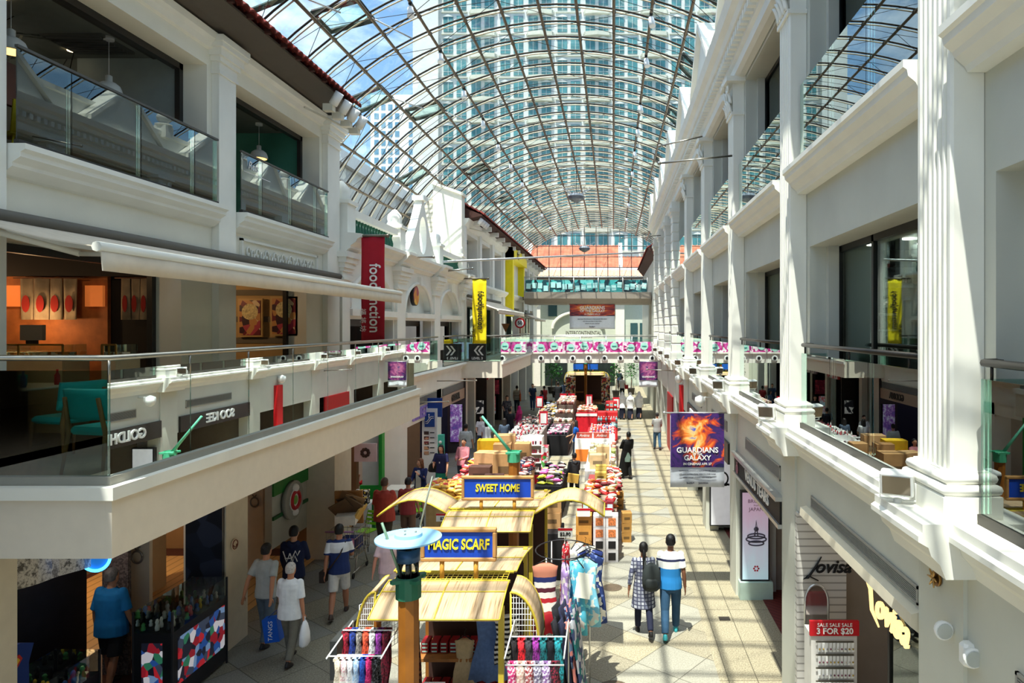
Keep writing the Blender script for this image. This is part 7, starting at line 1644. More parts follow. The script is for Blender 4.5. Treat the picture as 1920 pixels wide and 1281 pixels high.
# ============================================================ MARKET STALLS
random.seed(21)
mYel = M((206, 180, 60), .5, noise=.06); mPole = M((150, 92, 30), .45, noise=.18, ns=5); mGreen = M((40, 104, 78), .5, noise=.08)
def bamboo():
    m = bpy.data.materials.new('split_bamboo'); m.use_nodes = True; t = m.node_tree; p = t.nodes['Principled BSDF']; p.inputs['Roughness'].default_value = .7
    tcn = nn(t, 'ShaderNodeTexCoord'); mp = nn(t, 'ShaderNodeMapping'); mp.inputs['Scale'].default_value = (70, 2.2, 2.2); t.links.new(tcn.outputs['Object'], mp.inputs[0])
    n = nn(t, 'ShaderNodeTexNoise'); n.inputs['Scale'].default_value = 1; n.inputs['Detail'].default_value = 4; t.links.new(mp.outputs[0], n.inputs['Vector'])
    n2 = nn(t, 'ShaderNodeTexNoise'); n2.inputs['Scale'].default_value = 1.6; t.links.new(tcn.outputs['Object'], n2.inputs['Vector'])
    a = nn(t, 'ShaderNodeMath', operation='MULTIPLY_ADD'); a.inputs[1].default_value = .6; t.links.new(n2.outputs['Fac'], a.inputs[0]); t.links.new(n.outputs['Fac'], a.inputs[2])
    r = nn(t, 'ShaderNodeValToRGB'); e = r.color_ramp.elements; e[0].position = .52; e[1].position = .8; e[0].color = rgb((104, 80, 58))+(1,); e[1].color = rgb((198, 170, 136))+(1,); x = e.new(.64); x.color = rgb((172, 142, 106))+(1,)
    t.links.new(a.outputs[0], r.inputs[0]); t.links.new(r.outputs[0], p.inputs['Base Color']); return m
mBam = bamboo()
def wire_grid(mb, o, ax, ay, w, h, st=.05, r=.004):
    o, ax, ay = Vector(o), Vector(ax), Vector(ay); n = int(w/st); k = int(h/st)
    for i in range(n+1): mb.tube([o+ax*i*w/n, o+ax*i*w/n+ay*h], r, 4)
    for j in range(k+1): mb.tube([o+ay*j*h/k, o+ay*j*h/k+ax*w], r, 4)
def cart(label, x0, x1, ya, yp, yq, yb, sign, sy, sx0, sx1, sz0, sz1, side, sz=.24):
    t = thing('market_cart', label, 'market stall', ((x0+x1)/2, (ya+yb)/2, 0)); zp = 2.43
    def arc(y_a, y_b, drop, nm, sx=0):
        g = [[(x0+(x1-x0)*i/6 + sx*(i/6-.5), y_a+(y_b-y_a)*f, zp-drop*f**1.7) for i in range(7)] for f in [k/8 for k in range(9)]]
        o = MB().sheet(g, .014).build(nm, mBam, t); fr = MB()
        for i in (0, 3, 6): fr.tube([r_[i]+Vector((0, 0, .01)) if isinstance(r_[i], Vector) else (r_[i][0], r_[i][1], r_[i][2]+.012) for r_ in g], .009, 5)
        for j in (0, 3, 8): fr.tube([(p_[0], p_[1], p_[2]+.012) for p_ in g[j]], .009, 5)
        fr.build('awning_frame', mYel, o)
    arc(yp, ya, .16, 'front_awning', -.02); arc(yq, yb, .24, 'back_awning', .06)
    b = MB(); wire_grid(b, (x0+.05, yp, zp), (1, 0, 0), (0, 1, 0), x1-x0-.1, yq-yp, .06, .005)
    b.tube([(x0, yp, zp), (x1, yp, zp)], .018, 6); b.tube([(x0, yq, zp), (x1, yq, zp)], .018, 6); b.build('roof_grid', mYel, t)
    for xx in (x0+.03, x1-.03):
        for yy in (ya+.25, yb-.35): MB().box(xx-.03, xx+.03, yy-.03, yy+.03, 0, 2.32 if yy < yp else 2.3).build('post', mYel if xx > -2 else mPole, t)
    # side awnings
    for s, xe in ((-1, x0), (1, x1)):
        if side == 'down': sw = .32 if s > 0 else .22; prof = [(xe+s*(.05+sw*math.sin(a)), 2.42-.62*(1-math.cos(a))) for a in [k*math.pi/2/9 for k in range(10)]]; y0_, y1_ = ya+.4, yp+.2
        else: prof = [(xe+s*(.0+1.1*k/9), 2.42+.26*math.sin(math.pi*min(1, k/9*.95))-.08*(k/9)) for k in range(10)]; y0_, y1_ = yp-.1, yq+.55
        g = [[(x_, y0_+(y1_-y0_)*j/3, z_) for j in range(4)] for x_, z_ in prof]
        o = MB().sheet(g, .014).build('side_awning', mBam, t); fr = MB()
        for yy in (y0_, y1_): fr.tube([(x_, yy, z_) for x_, z_ in prof], .016, 5)
        fr.tube([(prof[-1][0], y0_, prof[-1][1]), (prof[-1][0], y1_, prof[-1][1])], .016, 5)
        if side == 'down':
            fr.tube([(xe+s*.05, y0_, 2.42), (xe+s*.05, y0_, 1.8), (prof[-1][0], y0_, 1.8)], .012, 5)
            fr.build('awning_frame', mYel, o); w = MB()
            for k in range(1, 10):
                fx = .05+sw*k/10; zt = 2.42-.62*(1-math.cos(math.asin(min(1, (fx-.05)/sw)))); w.tube([(xe+s*fx, y0_, 1.8), (xe+s*fx, y0_, zt)], .0035, 4)
                zz = 1.8+.62*k/10; c_ = 1-(2.42-zz)/.62; fx2 = .05+sw*math.sqrt(max(0, 1-c_*c_)); w.tube([(xe+s*.05, y0_, zz), (xe+s*fx2, y0_, zz)], .0035, 4)
            w.build('wire_panel', mWhite, o)
        else: fr.build('awning_frame', mYel, o)
    # counter and shelves
    MB().box(x0+.05, x1-.05, yb-1.0, yb-.4, .05, .5).build('cabinet', mWoodD, t)
    MB().box(x0+.02, x1-.02, ya+.3, yb-.3, .0, .05).build('floor_board', M((90, 24, 22), .5), t)
    MB().box(x0+.05, x0+.9, yb-1.0, yb-.4, 1.02, 1.06).build('shelf', mWood, t)
    MB().box(x0+.05, x1-.05, yb-.4, yb-.36, .5, 2.1).build('back_board', M((60, 36, 30), .7), t)
    if sign:
        s = MB(); s.box(sx0, sx1, sy-.02, sy+.02, sz0, sz1); bd = s.build('sign_board', M((14, 70, 190), .5, noise=.05), t)
        f = MB(); w = .045
        f.bbox(sx0-w, sx1+w, sy-.04, sy+.04, sz1, sz1+w, .01); f.bbox(sx0-w, sx1+w, sy-.04, sy+.04, sz0-w, sz0, .01); f.bbox(sx0-w, sx0, sy-.04, sy+.04, sz0, sz1, .01); f.bbox(sx1, sx1+w, sy-.04, sy+.04, sz0, sz1, .01); f.build('sign_frame', M((190, 140, 82), .5, noise=.12), bd)
        l = MB(); l.text(sign, ((sx0+sx1)/2, sy-.028, (sz0+sz1)/2), (sz1-sz0)*.56, depth=.012, bold=.004, shear=.06, sx=.68); l.build('lettering', M((250, 226, 50), .5), bd)
        for q in (.25, .75): MB().tube([(sx0+(sx1-sx0)*q, sy, 2.42), (sx0+(sx1-sx0)*q, sy, sz0-.04)], .028, 8).build('sign_post', M((204, 150, 60), .5), bd)
    return t
ca = cart('bamboo-roofed market cart under the blue MAGIC SCARF sign', -2.62, -1.2, 7.25, 7.95, 8.25, 9.9, 'MAGIC SCARF', 8.05, -2.22, -1.42, Z(-2.72), Z(-2.42), 'down')
cb_ = cart('bamboo-roofed market cart under the blue SWEET HOME sign', -2.65, -1.25, 10.35, 10.95, 11.1, 13.3, 'SWEET HOME', 11.02, -2.4, -1.33, Z(-2.76), Z(-2.46), 'up')
cc_ = cart('distant bamboo-roofed market cart under the lower bridge', -2.9, -.6, 43.6, 44.2, 44.5, 46, None, 0, 0, 0, 0, 0, 'down')
for k, (a, b_) in enumerate(((-2.6, -1.95), (-1.65, -1.0))):
    t = thing('cart_sign', '%s blue sign on the distant cart' % ('left' if k == 0 else 'right'), 'sign', ((a+b_)/2, 44.3, 2.45)); MB().box(a, b_, 44.28, 44.33, 2.6, 2.95).build('board', M((20, 90, 190), .5), t)
    MB().tube([((a+b_)/2, 44.3, 2.43), ((a+b_)/2, 44.3, 2.6)], .02, 6).build('post', mPole, t)
# lamp posts
def lamppost(label, x, y, hood, arm):
    t = thing('lamp_post', label, 'lamp post', (x, y, 0)); r8 = .092
    b = MB(); b.lathe([(r8*1.3, 0), (r8*1.3, .2), (r8, .24), (r8, 3.02), (r8*.98, 3.04)], (x, y, 0), 8, smooth=False); b.build('pole', mPole, t)
    b = MB(); b.lathe([(.112, 3.02), (.112, 3.2), (.1, 3.21), (.1, 3.16), (.02, 3.16)], (x, y, 0), 12, smooth=False)
    if hood or True:
        for k in range(4): a = k*math.pi/2+.78; b.prism([(x+.1*math.cos(a-.5), y+.1*math.sin(a-.5)), (x+.1*math.cos(a+.5), y+.1*math.sin(a+.5)), (x+.165*math.cos(a+.12), y+.165*math.sin(a+.12)), (x+.165*math.cos(a-.12), y+.165*math.sin(a-.12))], 3.17, 3.2, 'Z')
    b.build('collar', mGreen if hood else M((72, 168, 130), .5), t)
    if hood:
        b = MB(); b.lathe([(.028, 3.17), (.028, 3.5)], (x, y, 0), 8)
        for k in range(6): a = k*math.pi/3; b.tube([(x+.085*math.cos(a), y+.085*math.sin(a), 3.18), (x+.085*math.cos(a), y+.085*math.sin(a), 3.44)], .006, 5)
        b.build('cage', mBlack, t)
        b = MB(); b.lathe([(.1, 3.34), (.1, 3.45), (.09, 3.45), (.09, 3.34)], (x, y, 0), 20); b.build('lamp_ring', M((44, 80, 120), .4, .4), t)
        b = MB(); b.lathe([(.078, 3.2), (.078, 3.34)], (x, y, 0), 16); b.build('lens', glass((.9, .93, .92), 1.2), t)
        b = MB(); b.lathe([(.03, 3.545), (.275, 3.528), (.285, 3.532), (.285, 3.545), (.12, 3.556), (.115, 3.582), (.02, 3.584)], (x, y, 0), 48, smooth=False); b.build('hood', M((150, 200, 232), .45), t)
        b = MB()
        for k in range(3): a = k*2.09+.3; b.ball((x+.06*math.cos(a), y+.06*math.sin(a), 3.588), .01, 6, 4)
        b.build('bolts', mSteel, t)
    if arm:
        b = MB(); b.tube([(x-.06, y-.02, 3.2), (x-.06+arm[0], y+arm[1], 3.2+arm[2])], [.03, .02] if not hood else [.014, .012], 8); b.build('banner_arm', M((96, 180, 150), .5) if not hood else M((120, 150, 128), .4, .3), t)
lamppost('wooden lamp post with pale blue disc hood in front of the scarf cart', -1.8, 6.0, True, (-.14, -.1, .5))
lamppost('wooden post with green collar and slanting green arm behind the sweet home sign', -1.75, 12.0, False, (-.5, 0, .62))
lamppost('distant wooden post in front of the far market cart', -1.75, 43.2, False, None)
p0, p1 = PY(788, 985, 9.8), PY(811, 893, 9.8)
b = MB(); b.tube([p0, (p0.x, p0.y, 2.3), (p0.x-.0, p0.y, p0.z), p1], .014, 6); tag(b.build('steel_pole', M((150, 160, 150), .4, .5)), 'thin slanting grey pole between the lamp disc and the sweet home cart', 'pole')
# ---- scarves and garments
def scarf(label, grp, x, y, z1, ln, w, mat, ry=0.0, depth=.1):
    g = []
    for j in range(9):
        f = j/8; g.append([(x+(i/4-.5)*w*(1-.25*f*(1 if i % 2 else .6))+.012*math.sin(j*1.3+i)+ry*f, y+.02*math.sin(i*2.1+j*.6), z1-ln*f) for i in range(5)])
    b = MB(); b.sheet(g, .03); g2 = [[(p_[0], p_[1]+depth, p_[2]*1) for p_ in r_] for r_ in g[:7]]; b.sheet(g2, .02); b.tube([(x-w/2*.9, y, z1), (x-w/2*.9, y+depth, z1+.0), (x+w/2*.9, y+depth, z1), (x+w/2*.9, y, z1)], .02, 5)
    for i in range(6): b.tube([(x+(i/5-.5)*w*.7+ry, y, z1-ln), (x+(i/5-.5)*w*.75+ry, y, z1-ln-.07)], .006, 4)
    return tag(b.build('scarf', mat), label, 'scarf', grp)
def knit(cols, sc=60): return speckle(cols, sc, .95, 'voronoi', bump=.5)
LC = [('cream knitted', [(232, 220, 200), (206, 190, 166), (240, 230, 214)]), ('white and pink knitted', [(240, 226, 224), (220, 170, 180), (246, 240, 236)]), ('pale grey-white', [(226, 226, 228), (190, 190, 200), (240, 240, 240)]), ('light blue', [(150, 180, 214), (200, 214, 230)]), ('royal blue', [(30, 70, 160), (40, 90, 180), (24, 50, 130)]), ('magenta', [(190, 30, 100), (220, 60, 130), (150, 20, 80)]), ('black sequinned', [(20, 18, 20), (34, 32, 36), (90, 90, 96)])]
for i, (nm, c_) in enumerate(LC): scarf('%s scarf in the front row on the left of the scarf cart' % nm, 'scarves on the left rack', -2.79+i*.063, 6.9, 2.02, .95, .062, knit(c_), -.02)
for i, (nm, c_) in enumerate([('dark red', (130, 20, 40)), ('deep blue', (30, 50, 120)), ('patterned black and white', (120, 116, 112)), ('orange-red', (206, 76, 50)), ('pale grey', (196, 196, 196)), ('purple', (110, 40, 120)), ('dark crimson', (90, 16, 36))]): scarf('%s scarf in the back row on the left of the scarf cart' % nm, 'scarves on the left rack', -2.86+i*.07, 7.3, 2.12, .9, .068, knit([c_, tuple(min(255, int(q*1.3)) for q in c_), tuple(int(q*.7) for q in c_)], 50), -.03)
RC = [('bright pink striped', [(230, 70, 140), (250, 220, 230), (210, 50, 120)]), ('cream and blush', [(238, 214, 196), (246, 232, 220), (220, 170, 160)]), ('red flecked white', [(150, 40, 50), (236, 220, 220), (190, 110, 110)]), ('grey-violet marled', [(160, 150, 170), (220, 214, 226), (110, 100, 130)]), ('lilac crocheted', [(186, 150, 196), (240, 230, 244), (140, 100, 160)]), ('black and red tasselled', [(30, 20, 24), (60, 30, 40), (140, 40, 60)])]
for i, (nm, c_) in enumerate(RC): scarf('%s scarf in the front row on the right of the scarf cart' % nm, 'scarves on the right rack', -1.04+i*.088, 6.95, 1.93-.0*i, .9, .09, knit(c_, 55), .03)
for i, (nm, c_) in enumerate([('black', (24, 22, 24)), ('scarlet', (190, 30, 40)), ('charcoal', (50, 48, 54)), ('violet', (120, 40, 120)), ('deep teal', (20, 90, 96)), ('ink black', (16, 18, 26)), ('turquoise', (30, 120, 130))]): scarf('%s scarf in the back row on the right of the scarf cart' % nm, 'scarves on the right rack', -1.06+i*.078, 7.25, 2.05, .8, .076, knit([c_, tuple(min(255, int(q*1.3)) for q in c_), tuple(int(q*.7) for q in c_)], 50), .02)
for s, xa, xb in ((-1, -2.9, -2.35), (1, -1.1, -.5)):
    t = thing('scarf_rack', 'white wire rack arms carrying scarves on the %s of the scarf cart' % ('left' if s < 0 else 'right'), 'rack', ((xa+xb)/2, 7.1, 0))
    b = MB()
    for yy, zz in ((6.95, 2.04 if s < 0 else 1.95), (7.32, 2.14 if s < 0 else 2.07)): b.tube([(xa, yy, zz), (xb, yy, zz)], .009, 5)
    b.build('rail', mWhite, t)
    for xx in (xa, xb): b = MB(); b.tube([(xx, 6.9, 2.04), (xx, 7.6, 2.12), (xx, 7.6, 0.0)], .009, 5); b.build('arm', mWhite, t)
t = thing('hung_shawls', 'dark navy and floral shawls hanging from the right side of the scarf cart', 'shawl', (-.55, 8.2, .9))
for i, (c_, dx) in enumerate(((( [(20, 24, 50), (26, 30, 60)]), 0), ([(24, 30, 70), (200, 120, 110), (90, 110, 140)], .07), ([(190, 190, 196), (60, 70, 110), (30, 110, 110)], .13), ([(16, 16, 22), (30, 28, 36)], -.08))):
    g = [[(-.62+dx+.16*(f**.8)+.03*math.sin(j*1.7), 7.7+.14*j, 2.05-1.05*f-.05*j*f) for j in range(6)] for f in [k/8 for k in range(9)]]; MB().sheet(g, .02).build('shawl', speckle(c_, 14, .9), t)
def garment(label, grp, x, y, z1, ln, w, mat, rz=0, flare=1.2, nm='dress'):
    t = thing(nm, label, 'garment', (x, y, z1-ln), R(rz), grp); b = MB()
    rg = []
    for f, ww, dd in ((0, w*.22, .03), (.04, w*.5, .05), (.12, w*.46, .06), (.4, w*.4, .055), (.7, w*.5*flare**.5, .07), (1, w*.5*flare, .08)):
        rg.append([(ww*math.cos(2*math.pi*k/20)*(1+.06*math.sin(k*2.5)*f), dd*math.sin(2*math.pi*k/20)*(1+.5*math.sin(k*3)*f), ln-ln*f) for k in range(20)])
    b.loft(rg, smooth=True); b.build('cloth', mat, t, local=True)
    b = MB(); b.tube([(-w*.45, 0, ln-.03), (0, 0, ln+.05), (w*.45, 0, ln-.03)], .008, 5); b.tube([(0, 0, ln+.05), (0, 0, ln+.1), (.02, 0, ln+.13), (-.01, 0, ln+.15)], .004, 4); b.build('hanger', mBlack, t, local=True)
    return t
t = thing('garment_rail', 'round clothes rail beside the right end of the two carts', 'rack', (-.75, 10.1, 0)); b = MB()
b.tube([(-.75+.4*math.cos(k*math.pi/12), 10.1+.45*math.sin(k*math.pi/12), 2.1) for k in range(25)], .009, 6); b.build('ring_rail', M((60, 60, 64), .4, .5), t)
for k in range(3): a = k*2.09; b = MB(); b.tube([(-.75+.4*math.cos(a), 10.1+.45*math.sin(a), 2.1), (-.75+.4*math.cos(a), 10.1+.45*math.sin(a), 0)], .012, 6); b.build('leg', mSteelW, t)
zb = 1.0
strp = band_mat([(0, (200, 30, 50)), (.26, (200, 60, 60)), (.3, (240, 232, 226)), (.42, (190, 30, 44)), (.48, (240, 232, 226)), (.56, (90, 24, 44)), (.62, (240, 232, 226)), (.7, (30, 40, 100)), (.77, (190, 120, 96))])
garment('striped red, white and navy top hanging at the front of the round rail', None, -.95, 9.5, 2.1, .95, .36, strp, 4, 1.0, 'striped_top')
GC = [('lilac', (170, 140, 200)), ('turquoise floral', (90, 190, 214)), ('sky blue floral', (130, 200, 226)), ('navy checked', (40, 60, 120)), ('navy floral', (30, 46, 110)), ('cream floral', (226, 220, 204)), ('white floral', (236, 234, 230)), ('red dotted', (196, 30, 44))]
for i, (nm, c_) in enumerate(GC):
    a = R(-80+i*24); garment('%s dress on the round rail beside the carts' % nm, None, -.75+.42*math.cos(a), 10.1+.47*math.sin(a), 2.04, .98-.03*(i % 3), .4, speckle([c_, c_, tuple(min(255, q+70) for q in c_), c_, (236, 230, 220)], 18 if 'dot' not in nm else 30, .9), R(a)*0+math.degrees(a), 1.25)
b = MB(); b.box(-.52, -.3, 9.5, 9.515, 1.62, 1.95, (R(-12), R(10), 0)); tag(b.build('price_card', M((232, 230, 214), .5, noise=.05)), 'large laminated price card hanging on the round clothes rail', 'card')
garment('pale blue belted dress hanging inside the scarf cart', None, -1.62, 8.9, 1.65, .85, .36, M((96, 124, 176), .9, noise=.15, ns=20), 0, 1.5)
garment('black and white striped top hanging inside the scarf cart', None, -1.36, 8.75, 1.7, .6, .34, wave_mat((20, 20, 24), (226, 226, 222), 5, 'Z', .9, .5), 20, 1.0, 'striped_top')
garment('cream pleated skirt hanging inside the scarf cart', None, -1.95, 8.95, 1.3, .6, .26, M((196, 176, 140), .9, noise=.12, ns=20), 0, 1.2, 'skirt')
garment('dark floral garment hanging on the left inside the scarf cart', None, -2.5, 8.5, 2.0, 1.2, .3, speckle([(60, 20, 30), (90, 30, 40), (40, 16, 24), (140, 90, 60)], 30, .9), 70, 1.0)
def solo(name, mb, mat): return mb.build(name, mat, org=(0, 0, 0))
def kindname(cat): return {'packet': None, 'box': None, 'bottle': None}.get(cat, cat.replace(' ', '_'))
def clone(o, loc, rot=(0, 0, 0), label=None, cat=None, grp=None, sc=None):
    if not o.get('used'): c = o; o['used'] = 1
    else:
        c = o.copy(); COL.objects.link(c)
    c.location = loc; c.rotation_euler = rot
    if grp and kindname(cat): c.name = kindname(cat)
    if sc: c.scale = (sc, sc, sc) if not isinstance(sc, tuple) else sc
    tag(c, label, cat, grp); return c
PROT = {}
def proto(kind, col, size):
    key = (kind, str(col), size)
    if key in PROT: return PROT[key]
    b = MB(); m = M(col, .5, noise=.1, ns=14)
    if kind == 'packet':
        w, d, h = size; g = []
        for i in range(7):
            f = i/6*2-1; g.append([(f*w/2, (j/3-1)*d/2, h/2*max(0, 1-abs(f)**3)*max(0, 1-abs(j/3-1)**3)+.004*math.sin(i*7+j*3)) for j in range(7)])
        b.sheet(g, .006); b.sheet([[(p_[0], p_[1], -p_[2]) for p_ in r_][::-1] for r_ in g], .006); b.mat(1); b.box(-w*.25, w*.25, -d*.2, d*.2, h/2-.004, h/2+.006); o = b.build('snack_packet', [m, M((236, 226, 206) if sum(col) < 500 else (206, 60, 50), .5)], org=(0, 0, 0))
    elif kind == 'carton':
        w, d, h = size; b.box(-w/2, w/2, -d/2, d/2, 0, h); b.mat(1); b.box(-w/2-.002, w/2+.002, -.03, .03, h-.005, h+.003); b.mat(2); b.box(-w*.3, w*.3, -d/2-.003, -d/2, h*.35, h*.6); o = b.build('carton', [M(col, .8, noise=.1), M(tuple(int(q*.85) for q in col), .5), M(tuple(int(q*.6) for q in col), .7)], org=(0, 0, 0))
    elif kind == 'bottle':
        r_, _, h = size; b.lathe([(r_, 0), (r_, h*.6), (r_*.4, h*.8), (r_*.4, h*.9)], (0, 0, 0), 10); b.mat(1); b.lathe([(r_*.5, h*.88), (r_*.5, h)], (0, 0, 0), 8); o = b.build('bottle', [m, M((220, 220, 216), .5)], org=(0, 0, 0))
    elif kind == 'tin':
        r_, _, h = size; b.lathe([(r_, 0), (r_, h)], (0, 0, 0), 12); b.mat(1); b.lathe([(r_*1.03, h*.86), (r_*1.03, h*1.02)], (0, 0, 0), 12); o = b.build('tin', [m, M(tuple(min(255, q+60) for q in col), .4)], org=(0, 0, 0))
    else:
        w, d, h = size; b.bbox(-w/2, w/2, -d/2, d/2, 0, h, .004); b.mat(1); b.box(-w*.35, w*.35, -d/2-.002, -d/2, h*.3, h*.7); o = b.build(kind, [m, M(tuple(255-q//2 for q in col), .5)], org=(0, 0, 0))
    PROT[key] = o; return o
# red stock on the shelf inside the scarf cart
for z0 in (.5, 1.06):
    for i in range(9 if z0 < 1 else 6):
        for k in range(3): clone(proto('gift_box', (150, 30, 40), (.1, .2, .045)), (-2.5+i*.125, 9.15, z0+.005+k*.05), (0, 0, 0), 'flat dark red box stacked on the shelves inside the scarf cart', 'box', 'red boxes inside the scarf cart')
# ---- tables
def gtable(label, x0, x1, y0, y1, h, col, cloth=True, z0=0):
    t = thing('goods_table', label, 'table', ((x0+x1)/2, (y0+y1)/2, 0))
    MB().bbox(x0, x1, y0, y1, h-.03, h, .01).build('tabletop', M(col, .7, noise=.06), t)
    if cloth:
        n = 40; per = []; pts = [(x0, y0), (x1, y0), (x1, y1), (x0, y1), (x0, y0)]
        for (a, b_) in zip(pts, pts[1:]):
            for k in range(10): per.append((a[0]+(b_[0]-a[0])*k/10, a[1]+(b_[1]-a[1])*k/10))
        cx_, cy_ = (x0+x1)/2, (y0+y1)/2; b = MB()
        b.loft([[(px+(px-cx_)*.015*(k % 2)*(1 if z > h-.1 else 2), py+(py-cy_)*.012*(k % 2), z) for k, (px, py) in enumerate(per)] for z in (h-.015, h*.5, .02)]); b.build('table_skirt', M(col, .85, noise=.1), t)
    else:
        for xx in (x0+.05, x1-.05):
            for yy in (y0+.05, y1-.05): MB().tube([(xx, yy, 0), (xx, yy, h-.03)], .02, 6).build('leg', mSteel, t)
    return t
def spread(x0, x1, y0, y1, z, kinds, nx, ny, lay, label, cat, grp, jit=.02, tilt=.1, slope=0):
    if lay > 1 and nx > 2 and ny > 2:
        hh = min(k[2][2] for k in kinds); ix, iy = (x1-x0)/nx, (y1-y0)/ny
        tag(MB().box(x0+ix, x1-ix, y0+iy, y1-iy, z, z+(lay-1)*hh*.93).build('display_riser', M((150, 130, 110), .8)), 'buried riser under the '+' '.join(label.split()[:9]), 'riser')
    for l in range(lay):
        for i in range(nx):
            for j in range(ny):
                if l and l == lay-1 and random.random() < .3: continue
                if l < lay-1 and 0 < i < nx-1 and 0 < j < ny-1: continue
                kd, c_, s_ = random.choice(kinds); x_ = x0+(x1-x0)*(i+.5)/nx+random.uniform(-jit, jit); y_ = y0+(y1-y0)*(j+.5)/ny+random.uniform(-jit, jit)
                hh = s_[2]; zz = z+l*hh*.95+slope*(j/ny)+(hh/2 if kd == 'packet' else 0)
                clone(proto(kd, c_, s_), (x_, y_, zz), (random.uniform(-tilt, tilt), random.uniform(-tilt, tilt), random.uniform(-.4, .4) if kd == 'packet' else random.uniform(-.06, .06)), label, cat, grp)
PK = (.24, .17, .09)
# sweet island behind the sweet home cart
gtable('cloth-covered sweets table behind the sweet home cart', -4.45, -2.7, 18.3, 23.4, .85, (190, 160, 120))
gtable('low front table of the sweets island', -4.75, -3.9, 17.3, 18.25, .85, (180, 150, 100))
spread(-4.75, -3.85, 17.3, 18.2, .85, [('packet', (246, 196, 84), PK), ('packet', (250, 214, 120), PK), ('packet', (236, 170, 60), PK)], 5, 5, 6, 'yellow snack packet in the heap at the front left of the sweets island', 'packet', 'yellow packets', .03, .3)
spread(-4.5, -3.7, 18.4, 20.4, .85, [('packet', (226, 60, 70), PK), ('packet', (246, 224, 224), PK), ('packet', (240, 120, 60), PK), ('packet', (236, 90, 110), PK)], 4, 9, 4, 'red, pink and white sweet packet heaped on the left of the sweets island', 'sweet packet', 'red and pink packets', .04, .35)
spread(-4.5, -4.0, 20.5, 22.6, .85, [('packet', (246, 200, 60), PK), ('packet', (232, 60, 80), PK)], 3, 8, 4, 'bright sweet packet heaped at the back left of the sweets island', 'sweet packet', 'bright packets at the back', .04, .35)
spread(-2.95, -2.55, 18.4, 22.4, .85, [('packet', (70, 30, 40), PK), ('packet', (190, 40, 50), PK), ('packet', (220, 200, 200), PK), ('packet', (40, 50, 90), PK)], 2, 14, 4, 'dark and red packet heaped on the right edge of the sweets island', 'sweet packet', 'dark packets on the right edge', .03, .35)
CB = [(196, 150, 100), (206, 164, 116), (182, 136, 88)]
for i, (x_, y_, z_, s_, c_, lb) in enumerate([(-3.75, 18.7, .85, (.62, .4, .42), CB[1], 'large tan carton at the front left of the sweets island'), (-3.25, 18.6, .85, (.52, .4, .5), (70, 40, 36), 'dark brown carton with a white label on the sweets island'), (-3.75, 19.3, 1.0, (.6, .35, .45), (96, 66, 56), 'brown carton with dark lettering behind the tan front carton'), (-3.1, 19.9, .85, (.72, .6, .88), CB[0], 'tallest carton standing beside the post on the sweets island'), (-3.75, 20.4, .9, (.7, .5, .75), CB[1], 'wide tan carton in the middle of the sweets island'), (-3.5, 21.6, .9, (.55, .5, .8), CB[2], 'tan carton behind the wide one on the sweets island'), (-4.0, 22.0, 1.0, (.7, .5, .75), (240, 196, 40), 'bright yellow carton at the back of the sweets island'), (-3.6, 22.7, 1.0, (.7, .5, .8), CB[1], 'tan carton behind the bright yellow one'), (-2.95, 22.3, .9, (.5, .5, .7), CB[0], 'tan carton at the back right of the sweets island'), (-2.75, 18.5, .85, (.46, .36, .28), (232, 204, 110), 'low yellow carton just behind the sweet home sign')]):
    clone(proto('carton', c_, s_), (x_, y_, z_), (0, 0, random.uniform(-.15, .15)), lb, 'carton')
for (x_, y_, lb) in ((-4.25, 16.95, 'small white price card at the foot of the yellow packets'), (-1.0, 14.2, 'small white and red price card on the cartons beside the right bamboo awning')):
    t = thing('price_card', lb, 'card', (x_, y_, .5)); z_ = .55 if x_ < -4 else 1.0; MB().box(x_-.15, x_+.15, y_, y_+.01, z_, z_+.2).build('card', mWhite, t); MB().box(x_-.15, x_+.15, y_-.004, y_, z_+.15, z_+.2).build('red_strip', M((206, 30, 40), .5), t)
    b = MB(); b.text('$2.90' if x_ > -4 else '$2', (x_, y_-.006, z_+.075), .1, depth=.006, bold=.002); b.build('lettering', mBlack, t); MB().tube([(x_, y_+.02, z_-.55 if x_ < -4 else .0), (x_, y_+.02, z_)], .01, 5).build('stick', mSteel, t)
# white shelving unit
t = thing('shelving_unit', 'white display shelving unit with rows of dark jars behind the green-armed post', 'shelf', (-2.8, 23.5, 0)); x0, x1, y0, y1 = -3.2, -2.42, 23.4, 23.9
b = MB(); b.box(x0, x0+.04, y0, y1, 0, 1.6); b.box(x1-.04, x1, y0, y1, 0, 1.6); b.box(x0, x1, y1-.03, y1, 0, 1.6); b.build('carcass', mWhite, t)
for k in range(5): MB().box(x0+.04, x1-.04, y0, y1-.03, .1+k*.3, .13+k*.3).build('shelf', mWhite, t)
MB().box(x0, x1, y0-.02, y0, .0, .3).build('red_front_panel', speckle([(196, 30, 50), (230, 120, 120), (206, 40, 60)], 6, .5), t)
for k in range(1, 5):
    for i in range(8): clone(proto('tin', random.choice([(60, 30, 40), (220, 214, 210), (140, 30, 50)]), (.035, 0, .12)), (x0+.1+i*.085, y0+.1, .13+k*.3), (0, 0, 0), 'small jar on the white shelving unit behind the green-armed post', 'jar', 'jars on the white shelving unit')
gtable('long white cosmetics counter on the left of the stalls', -4.0, -2.75, 24.0, 28.3, 1.3, (150, 140, 136))
spread(-3.95, -2.8, 24.1, 28.2, 1.3, [('bottle', (236, 232, 230), (.03, 0, .16)), ('gift_box', (240, 200, 210), (.14, .1, .05)), ('bottle', (206, 50, 70), (.028, 0, .14)), ('gift_box', (236, 236, 232), (.2, .14, .04)), ('tin', (60, 56, 60), (.04, 0, .06))], 9, 12, 1, 'small cosmetics item on the long white counter', 'cosmetics', 'cosmetics on the white counter', .03, 0)
